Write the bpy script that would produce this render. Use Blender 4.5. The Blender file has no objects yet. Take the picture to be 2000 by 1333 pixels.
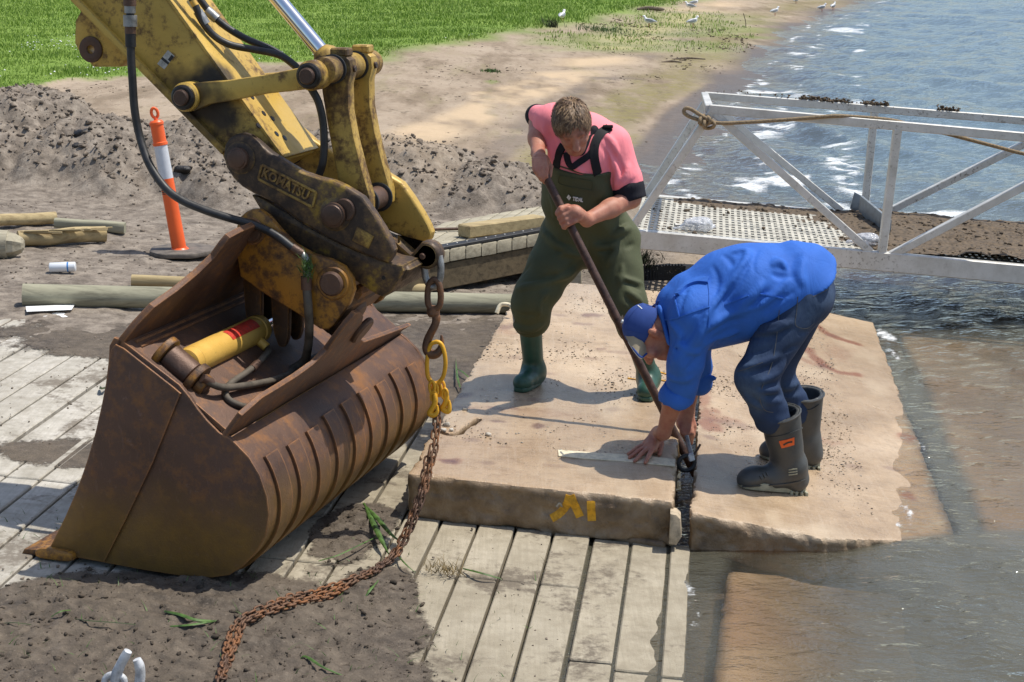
import bpy, bmesh, math, random
import numpy as np
from mathutils import Vector, Matrix
random.seed(7); rng = np.random.default_rng(7)
SC = bpy.context.scene
COL = SC.collection
# ---------------------------------------------------------------- camera
F, HY, CX, CY, HC = 3300., -100., 1000., 666.5, 2.35
PITCH = math.atan((CY-HY)/F)
cam = bpy.data.cameras.new('camera'); camo = bpy.data.objects.new('camera', cam); COL.objects.link(camo)
cam.sensor_width = 36; cam.lens = 36*F/2000.; cam.clip_start = .1; cam.clip_end = 3000
camo.location = (0, 0, HC); camo.rotation_euler = (math.pi/2-PITCH, 0, 0)
SC.camera = camo
# ---------------------------------------------------------------- light
SUN_DIR = Vector((.405, .085, .91)).normalized()       # towards the sun
SUN_EL = math.asin(SUN_DIR.z)
world = bpy.data.worlds.new('World'); SC.world = world; world.use_nodes = True
wn = world.node_tree; bg = wn.nodes['Background']
sky = wn.nodes.new('ShaderNodeTexSky'); sky.sky_type = 'NISHITA'; sky.sun_disc = False
sky.sun_elevation = SUN_EL; sky.sun_rotation = math.atan2(SUN_DIR.x, SUN_DIR.y)
sky.air_density = 1.0; sky.dust_density = 1.4; sky.ozone_density = 1.0
wn.links.new(sky.outputs[0], bg.inputs[0]); bg.inputs[1].default_value = .145
sl = bpy.data.lights.new('sun', 'SUN'); sl.energy = 4.3; sl.angle = math.radians(.5); sl.color = (1, .95, .86)
so = bpy.data.objects.new('sun', sl); COL.objects.link(so)
so.rotation_euler = SUN_DIR.to_track_quat('Z', 'Y').to_euler()
SC.view_settings.view_transform = 'Standard'; SC.view_settings.look = 'None'
SC.view_settings.exposure = 0.08; SC.view_settings.gamma = 1; SC.view_settings.use_curve_mapping = False
SC.render.engine = 'CYCLES'
SC.cycles.max_bounces = 8; SC.cycles.transparent_max_bounces = 12; SC.cycles.use_denoising = True
SC.cycles.caustics_reflective = False; SC.cycles.caustics_refractive = False
# ---------------------------------------------------------------- geometry of the view
V3 = lambda *a: np.array(a, float)
CAM = V3(0, 0, HC)
def ray(x, y):
    a = (x-CX)/F; b = -(y-CY)/F
    return V3(a, math.cos(PITCH)+b*math.sin(PITCH), -math.sin(PITCH)+b*math.cos(PITCH))
def onplane(x, y, n, dd):
    r = ray(x, y); return CAM + r*((dd-n@CAM)/(n@r))
def atz(x, y, z=0.): return onplane(x, y, V3(0, 0, 1), z)
def aty(x, y, Y): return onplane(x, y, V3(0, 1, 0), Y)
def unit(v): v = np.asarray(v, float); return v/np.linalg.norm(v)
AZ = math.atan(400*math.cos(PITCH)/F)
DU = V3(math.cos(AZ), -math.sin(AZ), 0); DV = V3(math.sin(AZ), math.cos(AZ), 0)   # down the ramp / along the shore
UW = DU @ atz(1330, 1090)
SL = .06
RN = V3(DU[0]*SL, DU[1]*SL, 1.); RD = SL*UW
def onramp(x, y, h=0.): return onplane(x, y, RN, RD+h)
def uv(P): return np.array([DU@P-UW, DV@P])
def UV(u, v, z): return DU*(u+UW)+DV*v+V3(0, 0, z)
def rampz(u): return -SL*u
# ---------------------------------------------------------------- noise
def _h(ix, iy, s):
    n = (ix.astype(np.int64)*374761393 + iy.astype(np.int64)*668265263 + s*1274126177) & 0x7fffffff
    n = ((n ^ (n >> 13))*1274126177) & 0x7fffffff
    return ((n ^ (n >> 16)) & 0xffff)/65535.
def vnoise(x, y, s=0):
    x = np.asarray(x, float); y = np.asarray(y, float)
    ix = np.floor(x); iy = np.floor(y); fx = x-ix; fy = y-iy
    fx = fx*fx*fx*(fx*(fx*6-15)+10); fy = fy*fy*fy*(fy*(fy*6-15)+10)
    a = _h(ix, iy, s); b = _h(ix+1, iy, s); c = _h(ix, iy+1, s); d = _h(ix+1, iy+1, s)
    return (a+(b-a)*fx+(c-a)*fy+(a-b-c+d)*fx*fy)*2-1
def fbm(x, y, o=4, s=0, g=.5, ridged=False):
    t = 0; a = 1.; n = 0
    for i in range(o):
        v = vnoise(x*1.0+i*17.3, y*1.0-i*9.1, s+i)
        if ridged: v = 1-2*np.abs(v)
        t = t+a*v; n += a; a *= g
        x, y = (x*.8-y*.6)*2.03, (x*.6+y*.8)*2.03
    return t/n
def noise3(P, sc, s=0):
    return (fbm(P[..., 0]*sc+3.1, P[..., 1]*sc+P[..., 2]*sc*.71, 2, s)+fbm(P[..., 2]*sc-7.7, P[..., 0]*sc*.63-P[..., 1]*sc*.8, 2, s+5))*.6
def sstep(a, b, x):
    t = np.clip((x-a)/(b-a), 0, 1); return t*t*(3-2*t)
# ---------------------------------------------------------------- objects
def tag(o, label=None, cat=None, group=None, kind=None):
    if label: o['label'] = label
    if cat: o['category'] = cat
    if group: o['group'] = group
    if kind: o['kind'] = kind
    return o
def empty(name, loc, label, cat, group=None):
    o = bpy.data.objects.new(name, None); COL.objects.link(o); o.location = loc; o.empty_display_size = .1
    bpy.context.view_layer.update() if False else None
    return tag(o, label, cat, group)
def link(name, me, mat, parent=None):
    o = bpy.data.objects.new(name, me); COL.objects.link(o)
    if mat is not None and not me.materials: me.materials.append(mat)
    if parent is not None:
        o.parent = parent
        q = parent; off = Vector((0, 0, 0))
        while q is not None:
            off -= q.location; q = q.parent
        # geometry is written in world coordinates: undo the parents' offsets
        o.location = off
    return o
def mesh(name, V, Fc, mat, parent=None, smooth=False, attrs=None):
    me = bpy.data.meshes.new(name)
    V = np.asarray(V, float)
    if isinstance(Fc, np.ndarray):
        n, k = Fc.shape
        me.vertices.add(len(V)); me.vertices.foreach_set('co', V.ravel())
        me.loops.add(n*k); me.loops.foreach_set('vertex_index', Fc.ravel().astype(np.int32))
        me.polygons.add(n); me.polygons.foreach_set('loop_start', np.arange(0, n*k, k, dtype=np.int32))
        me.update(calc_edges=True)
    else:
        me.from_pydata([tuple(v) for v in V], [], [tuple(int(i) for i in f) for f in Fc])
    if smooth: me.polygons.foreach_set('use_smooth', np.ones(len(me.polygons), bool))
    if attrs:
        for k_, a in attrs.items():
            at = me.attributes.new(k_, 'FLOAT', 'POINT'); at.data.foreach_set('value', np.asarray(a, np.float32))
    me.update()
    return link(name, me, mat, parent)
def from_bm(name, bm, mat, parent=None, smooth=False, angle=None):
    me = bpy.data.meshes.new(name)
    bmesh.ops.recalc_face_normals(bm, faces=bm.faces)
    if smooth:
        for f in bm.faces: f.smooth = True
        lim = math.radians(angle or 40)
        for e in bm.edges:
            if len(e.link_faces) == 2 and e.calc_face_angle(0) > lim: e.smooth = False
    bm.to_mesh(me); bm.free()
    return link(name, me, mat, parent)
def bm_prism(bm, pts, ext, bevel=.004, holes=(), seg=1):
    ext = Vector(ext)
    vs = [bm.verts.new(Vector(p)) for p in pts]
    if not holes:
        fs = [bm.faces.new(vs)]; allv = vs
    else:
        es = [bm.edges.new((vs[i], vs[(i+1) % len(vs)])) for i in range(len(vs))]; allv = list(vs)
        for h in holes:
            hv = [bm.verts.new(Vector(p)) for p in h]; allv += hv
            es += [bm.edges.new((hv[i], hv[(i+1) % len(hv)])) for i in range(len(hv))]
        r = bmesh.ops.triangle_fill(bm, edges=es, use_beauty=True)
        fs = [g for g in r['geom'] if isinstance(g, bmesh.types.BMFace)]
    r = bmesh.ops.extrude_face_region(bm, geom=fs)
    nv = [g for g in r['geom'] if isinstance(g, bmesh.types.BMVert)]
    bmesh.ops.translate(bm, verts=nv, vec=ext)
    if bevel:
        es = set()
        for v in list(allv)+nv:
            for e in v.link_edges:
                if len(e.link_faces) == 2 and e.calc_face_angle(0) > .35: es.add(e)
        # only the rims, so that outlines with close points do not fold over
        rim = [e for e in es if abs((e.verts[0].co-e.verts[1].co).normalized().dot(ext.normalized())) < .7]
        try: bmesh.ops.bevel(bm, geom=rim, offset=bevel, segments=seg, affect='EDGES', profile=.5, clamp_overlap=True)
        except Exception: pass
def prism(name, pts, ext, mat, parent=None, bevel=.004, holes=(), seg=2):
    bm = bmesh.new(); bm_prism(bm, pts, ext, bevel, holes, seg)
    return from_bm(name, bm, mat, parent, True, 30)
def bm_box(bm, c, ax, ay, az, bevel=0, seg=1):
    c, ax, ay, az = (Vector(q) for q in (c, ax, ay, az))
    b = bmesh.new(); vs = []
    for sx in (-1, 1):
        for sy in (-1, 1):
            for sz in (-1, 1): vs.append(bm.verts.new(c+ax*sx+ay*sy+az*sz))
    b.free()
    fs = [bm.faces.new([vs[i] for i in q]) for q in ((0, 1, 3, 2), (4, 6, 7, 5), (0, 4, 5, 1), (2, 3, 7, 6), (0, 2, 6, 4), (1, 5, 7, 3))]
    if bevel:
        es = set(e for f in fs for e in f.edges)
        bmesh.ops.bevel(bm, geom=list(es), offset=bevel, segments=seg, affect='EDGES', profile=.5, clamp_overlap=True)
    return vs
def box(name, c, ax, ay, az, mat, parent=None, bevel=.004):
    bm = bmesh.new(); bm_box(bm, c, ax, ay, az, bevel)
    return from_bm(name, bm, mat, parent)
def bar(name, p0, p1, w, h, mat, parent=None, up=(0, 0, 1), bevel=.004):
    p0 = np.asarray(p0, float); p1 = np.asarray(p1, float); t = unit(p1-p0); s = unit(np.cross(t, up)); n = np.cross(s, t)
    return box(name, (p0+p1)/2, (p1-p0)/2, s*w/2, n*h/2, mat, parent, bevel)
def frame_of(t):
    t = unit(t); a = V3(0, 0, 1) if abs(t[2]) < .9 else V3(1, 0, 0)
    s = unit(np.cross(a, t)); return s, np.cross(t, s)
def sweep(pts, radii, seg, closed=False, cap=True, prof=None):
    pts = np.asarray(pts, float); n = len(pts)
    radii = np.broadcast_to(radii, (n,)) if np.ndim(radii) < 2 else radii
    T = np.empty_like(pts)
    if closed: T = np.roll(pts, -1, 0)-np.roll(pts, 1, 0)
    else: T[1:-1] = pts[2:]-pts[:-2]; T[0] = pts[1]-pts[0]; T[-1] = pts[-1]-pts[-2]
    T /= np.linalg.norm(T, axis=1)[:, None]+1e-12
    s, u = frame_of(T[0]); V = []
    for i in range(n):
        s = unit(s-T[i]*(s@T[i])); u = np.cross(T[i], s)
        for k in range(seg):
            a = 2*math.pi*k/seg; V.append(pts[i]+(s*math.cos(a)+u*math.sin(a))*radii[i])
    Fc = []
    m = n if closed else n-1
    for i in range(m):
        j = (i+1) % n
        for k in range(seg):
            k2 = (k+1) % seg; Fc.append((i*seg+k, i*seg+k2, j*seg+k2, j*seg+k))
    if cap and not closed:
        Fc.append(tuple(range(seg-1, -1, -1))); Fc.append(tuple((n-1)*seg+k for k in range(seg)))
    return np.array(V), Fc
def catmull(pts, n=8):
    P = [np.asarray(p, float) for p in pts]; P = [2*P[0]-P[1]]+P+[2*P[-1]-P[-2]]; out = []
    for i in range(1, len(P)-2):
        for k in range(n):
            t = k/n; a, b, c, d = P[i-1:i+3]
            out.append(.5*((2*b)+(-a+c)*t+(2*a-5*b+4*c-d)*t*t+(-a+3*b-3*c+d)*t**3))
    out.append(P[-2]); return np.array(out)
def flat_caps(o, ang=40):
    me = o.data; lim = math.cos(math.radians(ang))
    bm = bmesh.new(); bm.from_mesh(me)
    for e in bm.edges:
        if len(e.link_faces) == 2 and e.calc_face_angle(0) > math.radians(ang): e.smooth = False
    bm.to_mesh(me); bm.free()
def tube(name, pts, r, mat, parent=None, seg=12, sm=6):
    P = catmull(pts, sm) if sm and len(pts) > 2 else np.asarray(pts, float)
    if np.ndim(r) and len(r) != len(P): r = np.interp(np.linspace(0, 1, len(P)), np.linspace(0, 1, len(r)), r)
    V, Fc = sweep(P, r, seg); o = mesh(name, V, Fc, mat, parent, True); flat_caps(o); return o
def lathe(name, p, d, prof, mat, parent=None, seg=28, ang=35):
    p = np.asarray(p, float); d = unit(d)
    P = np.array([p+d*t for t, r in prof]); s, u = frame_of(d); V = []; Fc = []
    for (t, r) in prof:
        for k in range(seg):
            a = 2*math.pi*k/seg; V.append(p+d*t+(s*math.cos(a)+u*math.sin(a))*max(r, 1e-4))
    for i in range(len(prof)-1):
        for k in range(seg):
            k2 = (k+1) % seg; Fc.append((i*seg+k, i*seg+k2, (i+1)*seg+k2, (i+1)*seg+k))
    Fc.append(tuple(range(seg-1, -1, -1))); Fc.append(tuple((len(prof)-1)*seg+k for k in range(seg)))
    o = mesh(name, V, Fc, mat, parent, True); flat_caps(o, ang); return o
def cyl(name, p0, p1, r, mat, parent=None, b=.006, seg=28):
    L = np.linalg.norm(np.asarray(p1, float)-np.asarray(p0, float))
    return lathe(name, p0, np.asarray(p1, float)-np.asarray(p0, float), [(0, r-b), (b, r), (L-b, r), (L, r-b)], mat, parent, seg)
def copy(o, parent, name=None):
    c = o.copy(); COL.objects.link(c); c.parent = parent
    if name: c.name = name
    return c
# ---------------------------------------------------------------- signed distance modelling
def surfnet(Fd, lo, res):
    S = Fd < 0; nx, ny, nz = Fd.shape
    c = np.zeros((nx-1, ny-1, nz-1), np.uint8)
    for i in (0, 1):
        for j in (0, 1):
            for k in (0, 1): c += S[i:nx-1+i, j:ny-1+j, k:nz-1+k]
    act = (c > 0) & (c < 8); idx = np.argwhere(act)
    vid = -np.ones(act.shape, np.int64); vid[act] = np.arange(len(idx))
    acc = np.zeros((len(idx), 3)); cnt = np.zeros(len(idx))
    cor = [(i, j, k) for i in (0, 1) for j in (0, 1) for k in (0, 1)]
    vals = {q: Fd[idx[:, 0]+q[0], idx[:, 1]+q[1], idx[:, 2]+q[2]] for q in cor}
    for a in cor:
        for ax in range(3):
            if a[ax]: continue
            b = list(a); b[ax] = 1; b = tuple(b)
            va, vb = vals[a], vals[b]; m = (va < 0) != (vb < 0)
            t = np.where(m, va/np.where(m, va-vb, 1), 0)
            p = np.tile(np.array(a, float), (len(idx), 1)); p[:, ax] += t
            acc[m] += p[m]; cnt[m] += 1
    V = (idx+acc/cnt[:, None])*res+lo
    Q = []
    for ax in range(3):
        sl0 = [slice(None)]*3; sl1 = [slice(None)]*3; sl0[ax] = slice(0, -1); sl1[ax] = slice(1, None)
        a = S[tuple(sl0)]; b = S[tuple(sl1)]
        o1, o2 = [(1, 2), (2, 0), (0, 1)][ax]
        m = a != b; e = np.argwhere(m)
        ok = (e[:, o1] > 0) & (e[:, o2] > 0) & (e[:, o1] < Fd.shape[o1]-1) & (e[:, o2] < Fd.shape[o2]-1); e = e[ok]
        def gv(d1, d2):
            q = e.copy(); q[:, o1] += d1; q[:, o2] += d2; return vid[q[:, 0], q[:, 1], q[:, 2]]
        q = np.stack([gv(-1, -1), gv(0, -1), gv(0, 0), gv(-1, 0)], 1)
        fl = ~a[e[:, 0], e[:, 1], e[:, 2]]
        q[fl] = q[fl][:, ::-1]; Q.append(q)
    return V, np.concatenate(Q)
def grid(lo, hi, res):
    lo = np.asarray(lo, float); n = np.ceil((np.asarray(hi)-lo)/res).astype(int)+1
    ax = [lo[i]+np.arange(n[i])*res for i in range(3)]
    return lo, n, ax
def pcap(a, b, r0, r1=None, k=None, flat=None):
    """tapered capsule; flat=(axis, factor) squeezes the section along an axis"""
    return dict(t='c', a=np.asarray(a, float), b=np.asarray(b, float), r0=r0, r1=r0 if r1 is None else r1, k=k, flat=flat)
def pell(c, rad, ax=None, k=None):
    """ellipsoid with radii along the rows of ax"""
    return dict(t='e', c=np.asarray(c, float), rad=np.asarray(rad, float), ax=np.eye(3) if ax is None else np.asarray(ax, float), k=k)
def prim_eval(p, X):
    if p['t'] == 'c':
        a, b = p['a'], p['b']; Y = X
        if p['flat'] is not None:
            axf, s = p['flat']; axf = unit(axf)
            dd = ((X-a)@axf); Y = X+np.multiply.outer(dd*(1/s-1), axf)
            db = (b-a)@axf; b = b+axf*db*(1/s-1)
        ab = b-a; t = np.clip(((Y-a)@ab)/max(ab@ab, 1e-9), 0, 1)
        d = np.linalg.norm(Y-a-np.multiply.outer(t, ab), axis=-1)-(p['r0']+(p['r1']-p['r0'])*t)
        return d*(min(1, p['flat'][1]) if p['flat'] is not None else 1)
    Y = (X-p['c'])@p['ax'].T; q = Y/p['rad']; n = np.linalg.norm(q, axis=-1); g = np.linalg.norm(q/p['rad'], axis=-1)+1e-9
    return n*(n-1)/g
def prim_box(p, m):
    if p['t'] == 'c':
        r = max(p['r0'], p['r1'])*(max(1, p['flat'][1]) if p['flat'] is not None else 1)+m
        return np.minimum(p['a'], p['b'])-r, np.maximum(p['a'], p['b'])+r
    r = np.sqrt(((p['ax']*p['rad'][:, None])**2).sum(0))+m
    return p['c']-r, p['c']+r
def sdf_field(prims, res, k=.02, extra=None, pad=.03, cut=None):
    bs = [prim_box(p, pad) for p in prims if not p.get('neg')]
    lo = np.min([b[0] for b in bs], 0); hi = np.max([b[1] for b in bs], 0)
    lo, n, ax = grid(lo, hi, res); Fd = np.full(n, .06, np.float32)
    for p in prims:
        kk = p['k'] or k
        b0, b1 = prim_box(p, .05+kk)
        i0 = np.clip(np.floor((b0-lo)/res).astype(int), 0, n); i1 = np.clip(np.ceil((b1-lo)/res).astype(int)+1, 0, n)
        if (i1 <= i0).any(): continue
        s = tuple(slice(i0[j], i1[j]) for j in range(3))
        X = np.stack(np.meshgrid(*[ax[j][i0[j]:i1[j]] for j in range(3)], indexing='ij'), -1)
        d = prim_eval(p, X); o = Fd[s]
        if p.get('neg'):
            h = np.clip(.5-.5*(o+d)/kk, 0, 1); Fd[s] = o*(1-h)-d*h+kk*h*(1-h)
        else:
            h = np.clip(.5+.5*(o-d)/kk, 0, 1); Fd[s] = o*(1-h)+d*h-kk*h*(1-h)
    if extra is not None or cut is not None:
        near = np.argwhere(np.abs(Fd) < .045)
        X = near*res+lo; v = Fd[near[:, 0], near[:, 1], near[:, 2]]
        if extra is not None: v = v+extra(X)
        Fd[near[:, 0], near[:, 1], near[:, 2]] = v
        if cut is not None:
            X = np.stack(np.meshgrid(*ax, indexing='ij'), -1); Fd = np.maximum(Fd, cut(X).astype(np.float32))
    Fd[0] = Fd[-1] = .05; Fd[:, 0] = Fd[:, -1] = .05; Fd[:, :, 0] = Fd[:, :, -1] = .05
    return Fd, lo
def relax(V, Q, it=1, lam=.5):
    e = np.concatenate([Q[:, [0, 1]], Q[:, [1, 2]], Q[:, [2, 3]], Q[:, [3, 0]]]); e = np.concatenate([e, e[:, ::-1]])
    deg = np.bincount(e[:, 0], minlength=len(V))[:, None]+1e-9
    for _ in range(it):
        s = np.stack([np.bincount(e[:, 0], weights=V[e[:, 1], i], minlength=len(V)) for i in range(3)], 1)
        V = V*(1-lam)+lam*s/deg
    return V
def sdf(name, prims, res, mat, parent=None, k=.02, extra=None, cut=None, it=1, attr=None):
    Fd, lo = sdf_field(prims, res, k, extra, cut=cut)
    V, Q = surfnet(Fd, lo, res); V = relax(V, Q, it)
    return mesh(name, V, Q, mat, parent, True, attr(V) if attr else None)
# ---------------------------------------------------------------- materials
class NT:
    def __init__(s, name):
        s.m = bpy.data.materials.new(name); s.m.use_nodes = True; s.t = s.m.node_tree
        s.b = s.t.nodes['Principled BSDF']; s.pos = s.t.nodes.new('ShaderNodeNewGeometry').outputs['Position']
    def n(s, typ, **kw):
        q = s.t.nodes.new(typ)
        for k, v in kw.items(): setattr(q, k, v)
        return q
    def put(s, sock, v):
        if hasattr(v, 'is_output'): s.t.links.new(v, sock)
        elif v is not None:
            if sock.type == 'RGBA' and len(v) == 3: v = (*v, 1)
            sock.default_value = v
    def map(s, scale=(1, 1, 1), rot=(0, 0, 0), loc=(0, 0, 0), src=None):
        q = s.n('ShaderNodeMapping'); s.put(q.inputs[0], src or s.pos)
        q.inputs['Location'].default_value = loc; q.inputs['Rotation'].default_value = rot; q.inputs['Scale'].default_value = scale
        return q.outputs[0]
    def noise(s, scale, detail=4, rough=.55, vec=None, dist=0):
        q = s.n('ShaderNodeTexNoise'); s.put(q.inputs['Vector'], vec or s.pos)
        q.inputs['Scale'].default_value = scale; q.inputs['Detail'].default_value = detail
        q.inputs['Roughness'].default_value = rough; q.inputs['Distortion'].default_value = dist
        return q.outputs['Fac']
    def voro(s, scale, vec=None, feature='F1', rnd=1):
        q = s.n('ShaderNodeTexVoronoi', feature=feature); s.put(q.inputs['Vector'], vec or s.pos)
        q.inputs['Scale'].default_value = scale; q.inputs['Randomness'].default_value = rnd
        return q.outputs[0]
    def rmp(s, fac, stops, interp='LINEAR'):
        q = s.n('ShaderNodeValToRGB'); s.put(q.inputs[0], fac); e = q.color_ramp.elements; q.color_ramp.interpolation = interp
        while len(e) < len(stops): e.new(.5)
        for i, (p, c) in enumerate(stops):
            e[i].position = p
            if not hasattr(c, '__len__'): c = (c, c, c)
            e[i].color = (*c, 1)
        return q.outputs[0]
    def mr(s, v, a, b, c=0., d=1.):
        q = s.n('ShaderNodeMapRange'); s.put(q.inputs[0], v)
        for i, x in enumerate((a, b, c, d)): s.put(q.inputs[i+1], x)
        return q.outputs[0]
    def mix(s, fac, a, b, mode='MIX'):
        q = s.n('ShaderNodeMix', data_type='RGBA', blend_type=mode); s.put(q.inputs[0], fac); s.put(q.inputs[6], a); s.put(q.inputs[7], b)
        return q.outputs[2]
    def math(s, op, a, b=None, c=None):
        q = s.n('ShaderNodeMath', operation=op); s.put(q.inputs[0], a)
        if b is not None: s.put(q.inputs[1], b)
        if c is not None: s.put(q.inputs[2], c)
        return q.outputs[0]
    def attr(s, name):
        return s.n('ShaderNodeAttribute', attribute_name=name).outputs['Fac']
    def oinfo(s):
        return s.n('ShaderNodeObjectInfo').outputs['Random']
    def bump(s, h, strength=.5, dist=.01, nrm=None):
        q = s.n('ShaderNodeBump'); s.put(q.inputs['Height'], h); q.inputs['Strength'].default_value = strength
        q.inputs['Distance'].default_value = dist
        if nrm is not None: s.put(q.inputs['Normal'], nrm)
        return q.outputs[0]
    def edge(s, radius=.012):
        """1 where the surface turns sharply (worn edges)"""
        bv = s.n('ShaderNodeBevel', samples=4); bv.inputs[0].default_value = radius
        dp = s.n('ShaderNodeVectorMath', operation='DOT_PRODUCT'); s.put(dp.inputs[0], bv.outputs[0]); s.put(dp.inputs[1], s.n('ShaderNodeNewGeometry').outputs['Normal'])
        return s.mr(dp.outputs['Value'], .985, .86)
    def out(s, col=None, rough=None, metal=None, nrm=None, spec=None):
        b = s.b
        if col is not None: s.put(b.inputs['Base Color'], col)
        if rough is not None: s.put(b.inputs['Roughness'], rough)
        if metal is not None: s.put(b.inputs['Metallic'], metal)
        if nrm is not None: s.put(b.inputs['Normal'], nrm)
        if spec is not None: b.inputs['Specular IOR Level'].default_value = spec
        return s.m
M = {}
def simple(name, col, rough=.6, metal=0, var=.25, scale=14, bump=.2, spec=.5, bd=.004, dark=None, bscale=60):
    t = NT(name); n = t.noise(scale, 5, .6)
    d = dark or tuple(c*(1-var*1.6) for c in col); l = tuple(min(1, c*(1+var*.5)) for c in col)
    c = t.rmp(n, [(.3, d), (.55, col), (.75, l)])
    M[name] = t.out(c, t.mr(n, .3, .7, rough*.85, min(1, rough*1.12)), metal, t.bump(t.noise(bscale, 4, .6), bump, bd), spec)
    return M[name]
ROTB = (0, 0, AZ)       # turns world space so that x runs down the ramp, y along it
def concrete(name, base, dark, light, mudc, mudamt, brush=True):
    t = NT(name); v = t.map(rot=ROTB)
    n1 = t.noise(1.7, 5, .6); n2 = t.noise(14, 5, .65); n3 = t.noise(160, 3, .6)
    vb = t.map(scale=(70, 2.2, 6), rot=ROTB); st = t.noise(1, 3, .6, vb)
    c = t.rmp(n1, [(.28, dark), (.5, base), (.72, light)])
    c = t.mix(t.mr(n2, .35, .75, 0, .55), c, dark)
    c = t.mix(t.mr(n2, .6, .3, 0, .45), c, light)
    if brush: c = t.mix(t.mr(st, .35, .75, 0, .4), c, tuple(x*.62 for x in base))
    c = t.mix(t.mr(n3, .58, .75, 0, .5), c, tuple(x*.4 for x in base))
    r = t.oinfo(); c = t.mix(t.mr(r, 0, 1, 0, .35), c, tuple(x*.72 for x in base))
    md = t.math('ADD', t.math('MULTIPLY', t.noise(2.6, 6, .62, dist=.6), .75), t.math('MULTIPLY', t.noise(30, 4, .7), .3))
    c = t.mix(t.mr(md, .62-mudamt, .70-mudamt, 0, .85), c, mudc)
    h = t.math('ADD', t.math('MULTIPLY', st, .5), t.math('ADD', t.math('MULTIPLY', n3, .5), n2))
    M[name] = t.out(c, t.mr(n1, .3, .7, .9, .75), 0, t.bump(h, .55, .006), .25)
concrete('ramp_concrete', (.385, .335, .245), (.23, .195, .14), (.50, .445, .345), (.135, .11, .082), .07)
concrete('white_concrete', (.47, .435, .365), (.27, .24, .19), (.68, .64, .57), (.17, .142, .11), .075)
def slabmat():
    t = NT('slab_concrete'); n1 = t.noise(1.6, 5, .6); n2 = t.noise(11, 5, .65); n3 = t.noise(120, 3, .65)
    c = t.rmp(n1, [(.3, (.35, .25, .155)), (.5, (.49, .36, .23)), (.7, (.59, .46, .32))])
    c = t.mix(t.mr(n2, .48, .74, 0, .6), c, (.27, .185, .115)); c = t.mix(t.mr(t.noise(38, 4, .75), .56, .70, 0, .55), c, (.26, .185, .12)); c = t.mix(t.mr(t.noise(45, 4, .75), .58, .70, 0, .5), c, (.66, .56, .43))
    vb = t.map(scale=(3, 90, 6), rot=ROTB); st = t.noise(1, 3, .65, vb)
    c = t.mix(t.mr(st, .45, .75, 0, .4), c, (.60, .49, .36))
    vb2 = t.map(scale=(80, 3, 6), rot=ROTB); st2 = t.noise(1, 3, .65, vb2)
    c = t.mix(t.mr(st2, .5, .8, 0, .35), c, (.62, .52, .40))
    sp = t.math('MULTIPLY', t.mr(n3, .62, .70), t.mr(t.noise(4.2, 5, .7), .52, .66))
    c = t.mix(t.math('MULTIPLY', sp, .9), c, (.06, .045, .035))
    n4 = t.noise(300, 2, .6); c = t.mix(t.mr(n4, .5, .75, 0, .35), c, (.24, .165, .10)); c = t.mix(t.mr(n4, .45, .25, 0, .4), c, (.70, .60, .47))
    c = t.mix(t.attr('light'), c, (.66, .55, .40))
    c = t.mix(t.attr('rust'), c, (.25, .075, .035))
    c = t.mix(t.attr('stain'), c, (.13, .055, .06))
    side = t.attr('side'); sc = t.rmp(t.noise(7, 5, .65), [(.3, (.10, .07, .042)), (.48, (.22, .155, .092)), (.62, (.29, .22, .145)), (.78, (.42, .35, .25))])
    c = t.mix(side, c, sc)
    wet = t.attr('wet'); c = t.mix(t.math('MULTIPLY', wet, .42), c, t.mix(1., c, (.62, .50, .38), 'MULTIPLY'))
    h = t.math('ADD', t.math('MULTIPLY', st, .4), t.math('ADD', t.math('MULTIPLY', n3, .6), t.math('MULTIPLY', n2, .35)))
    rg = t.mr(t.math('ADD', wet, t.math('MULTIPLY', t.noise(6, 4, .6), .5)), .2, 1.1, .72, .22)
    M['slab_concrete'] = t.out(c, rg, 0, t.bump(h, .7, .008), .4)
slabmat()
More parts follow.
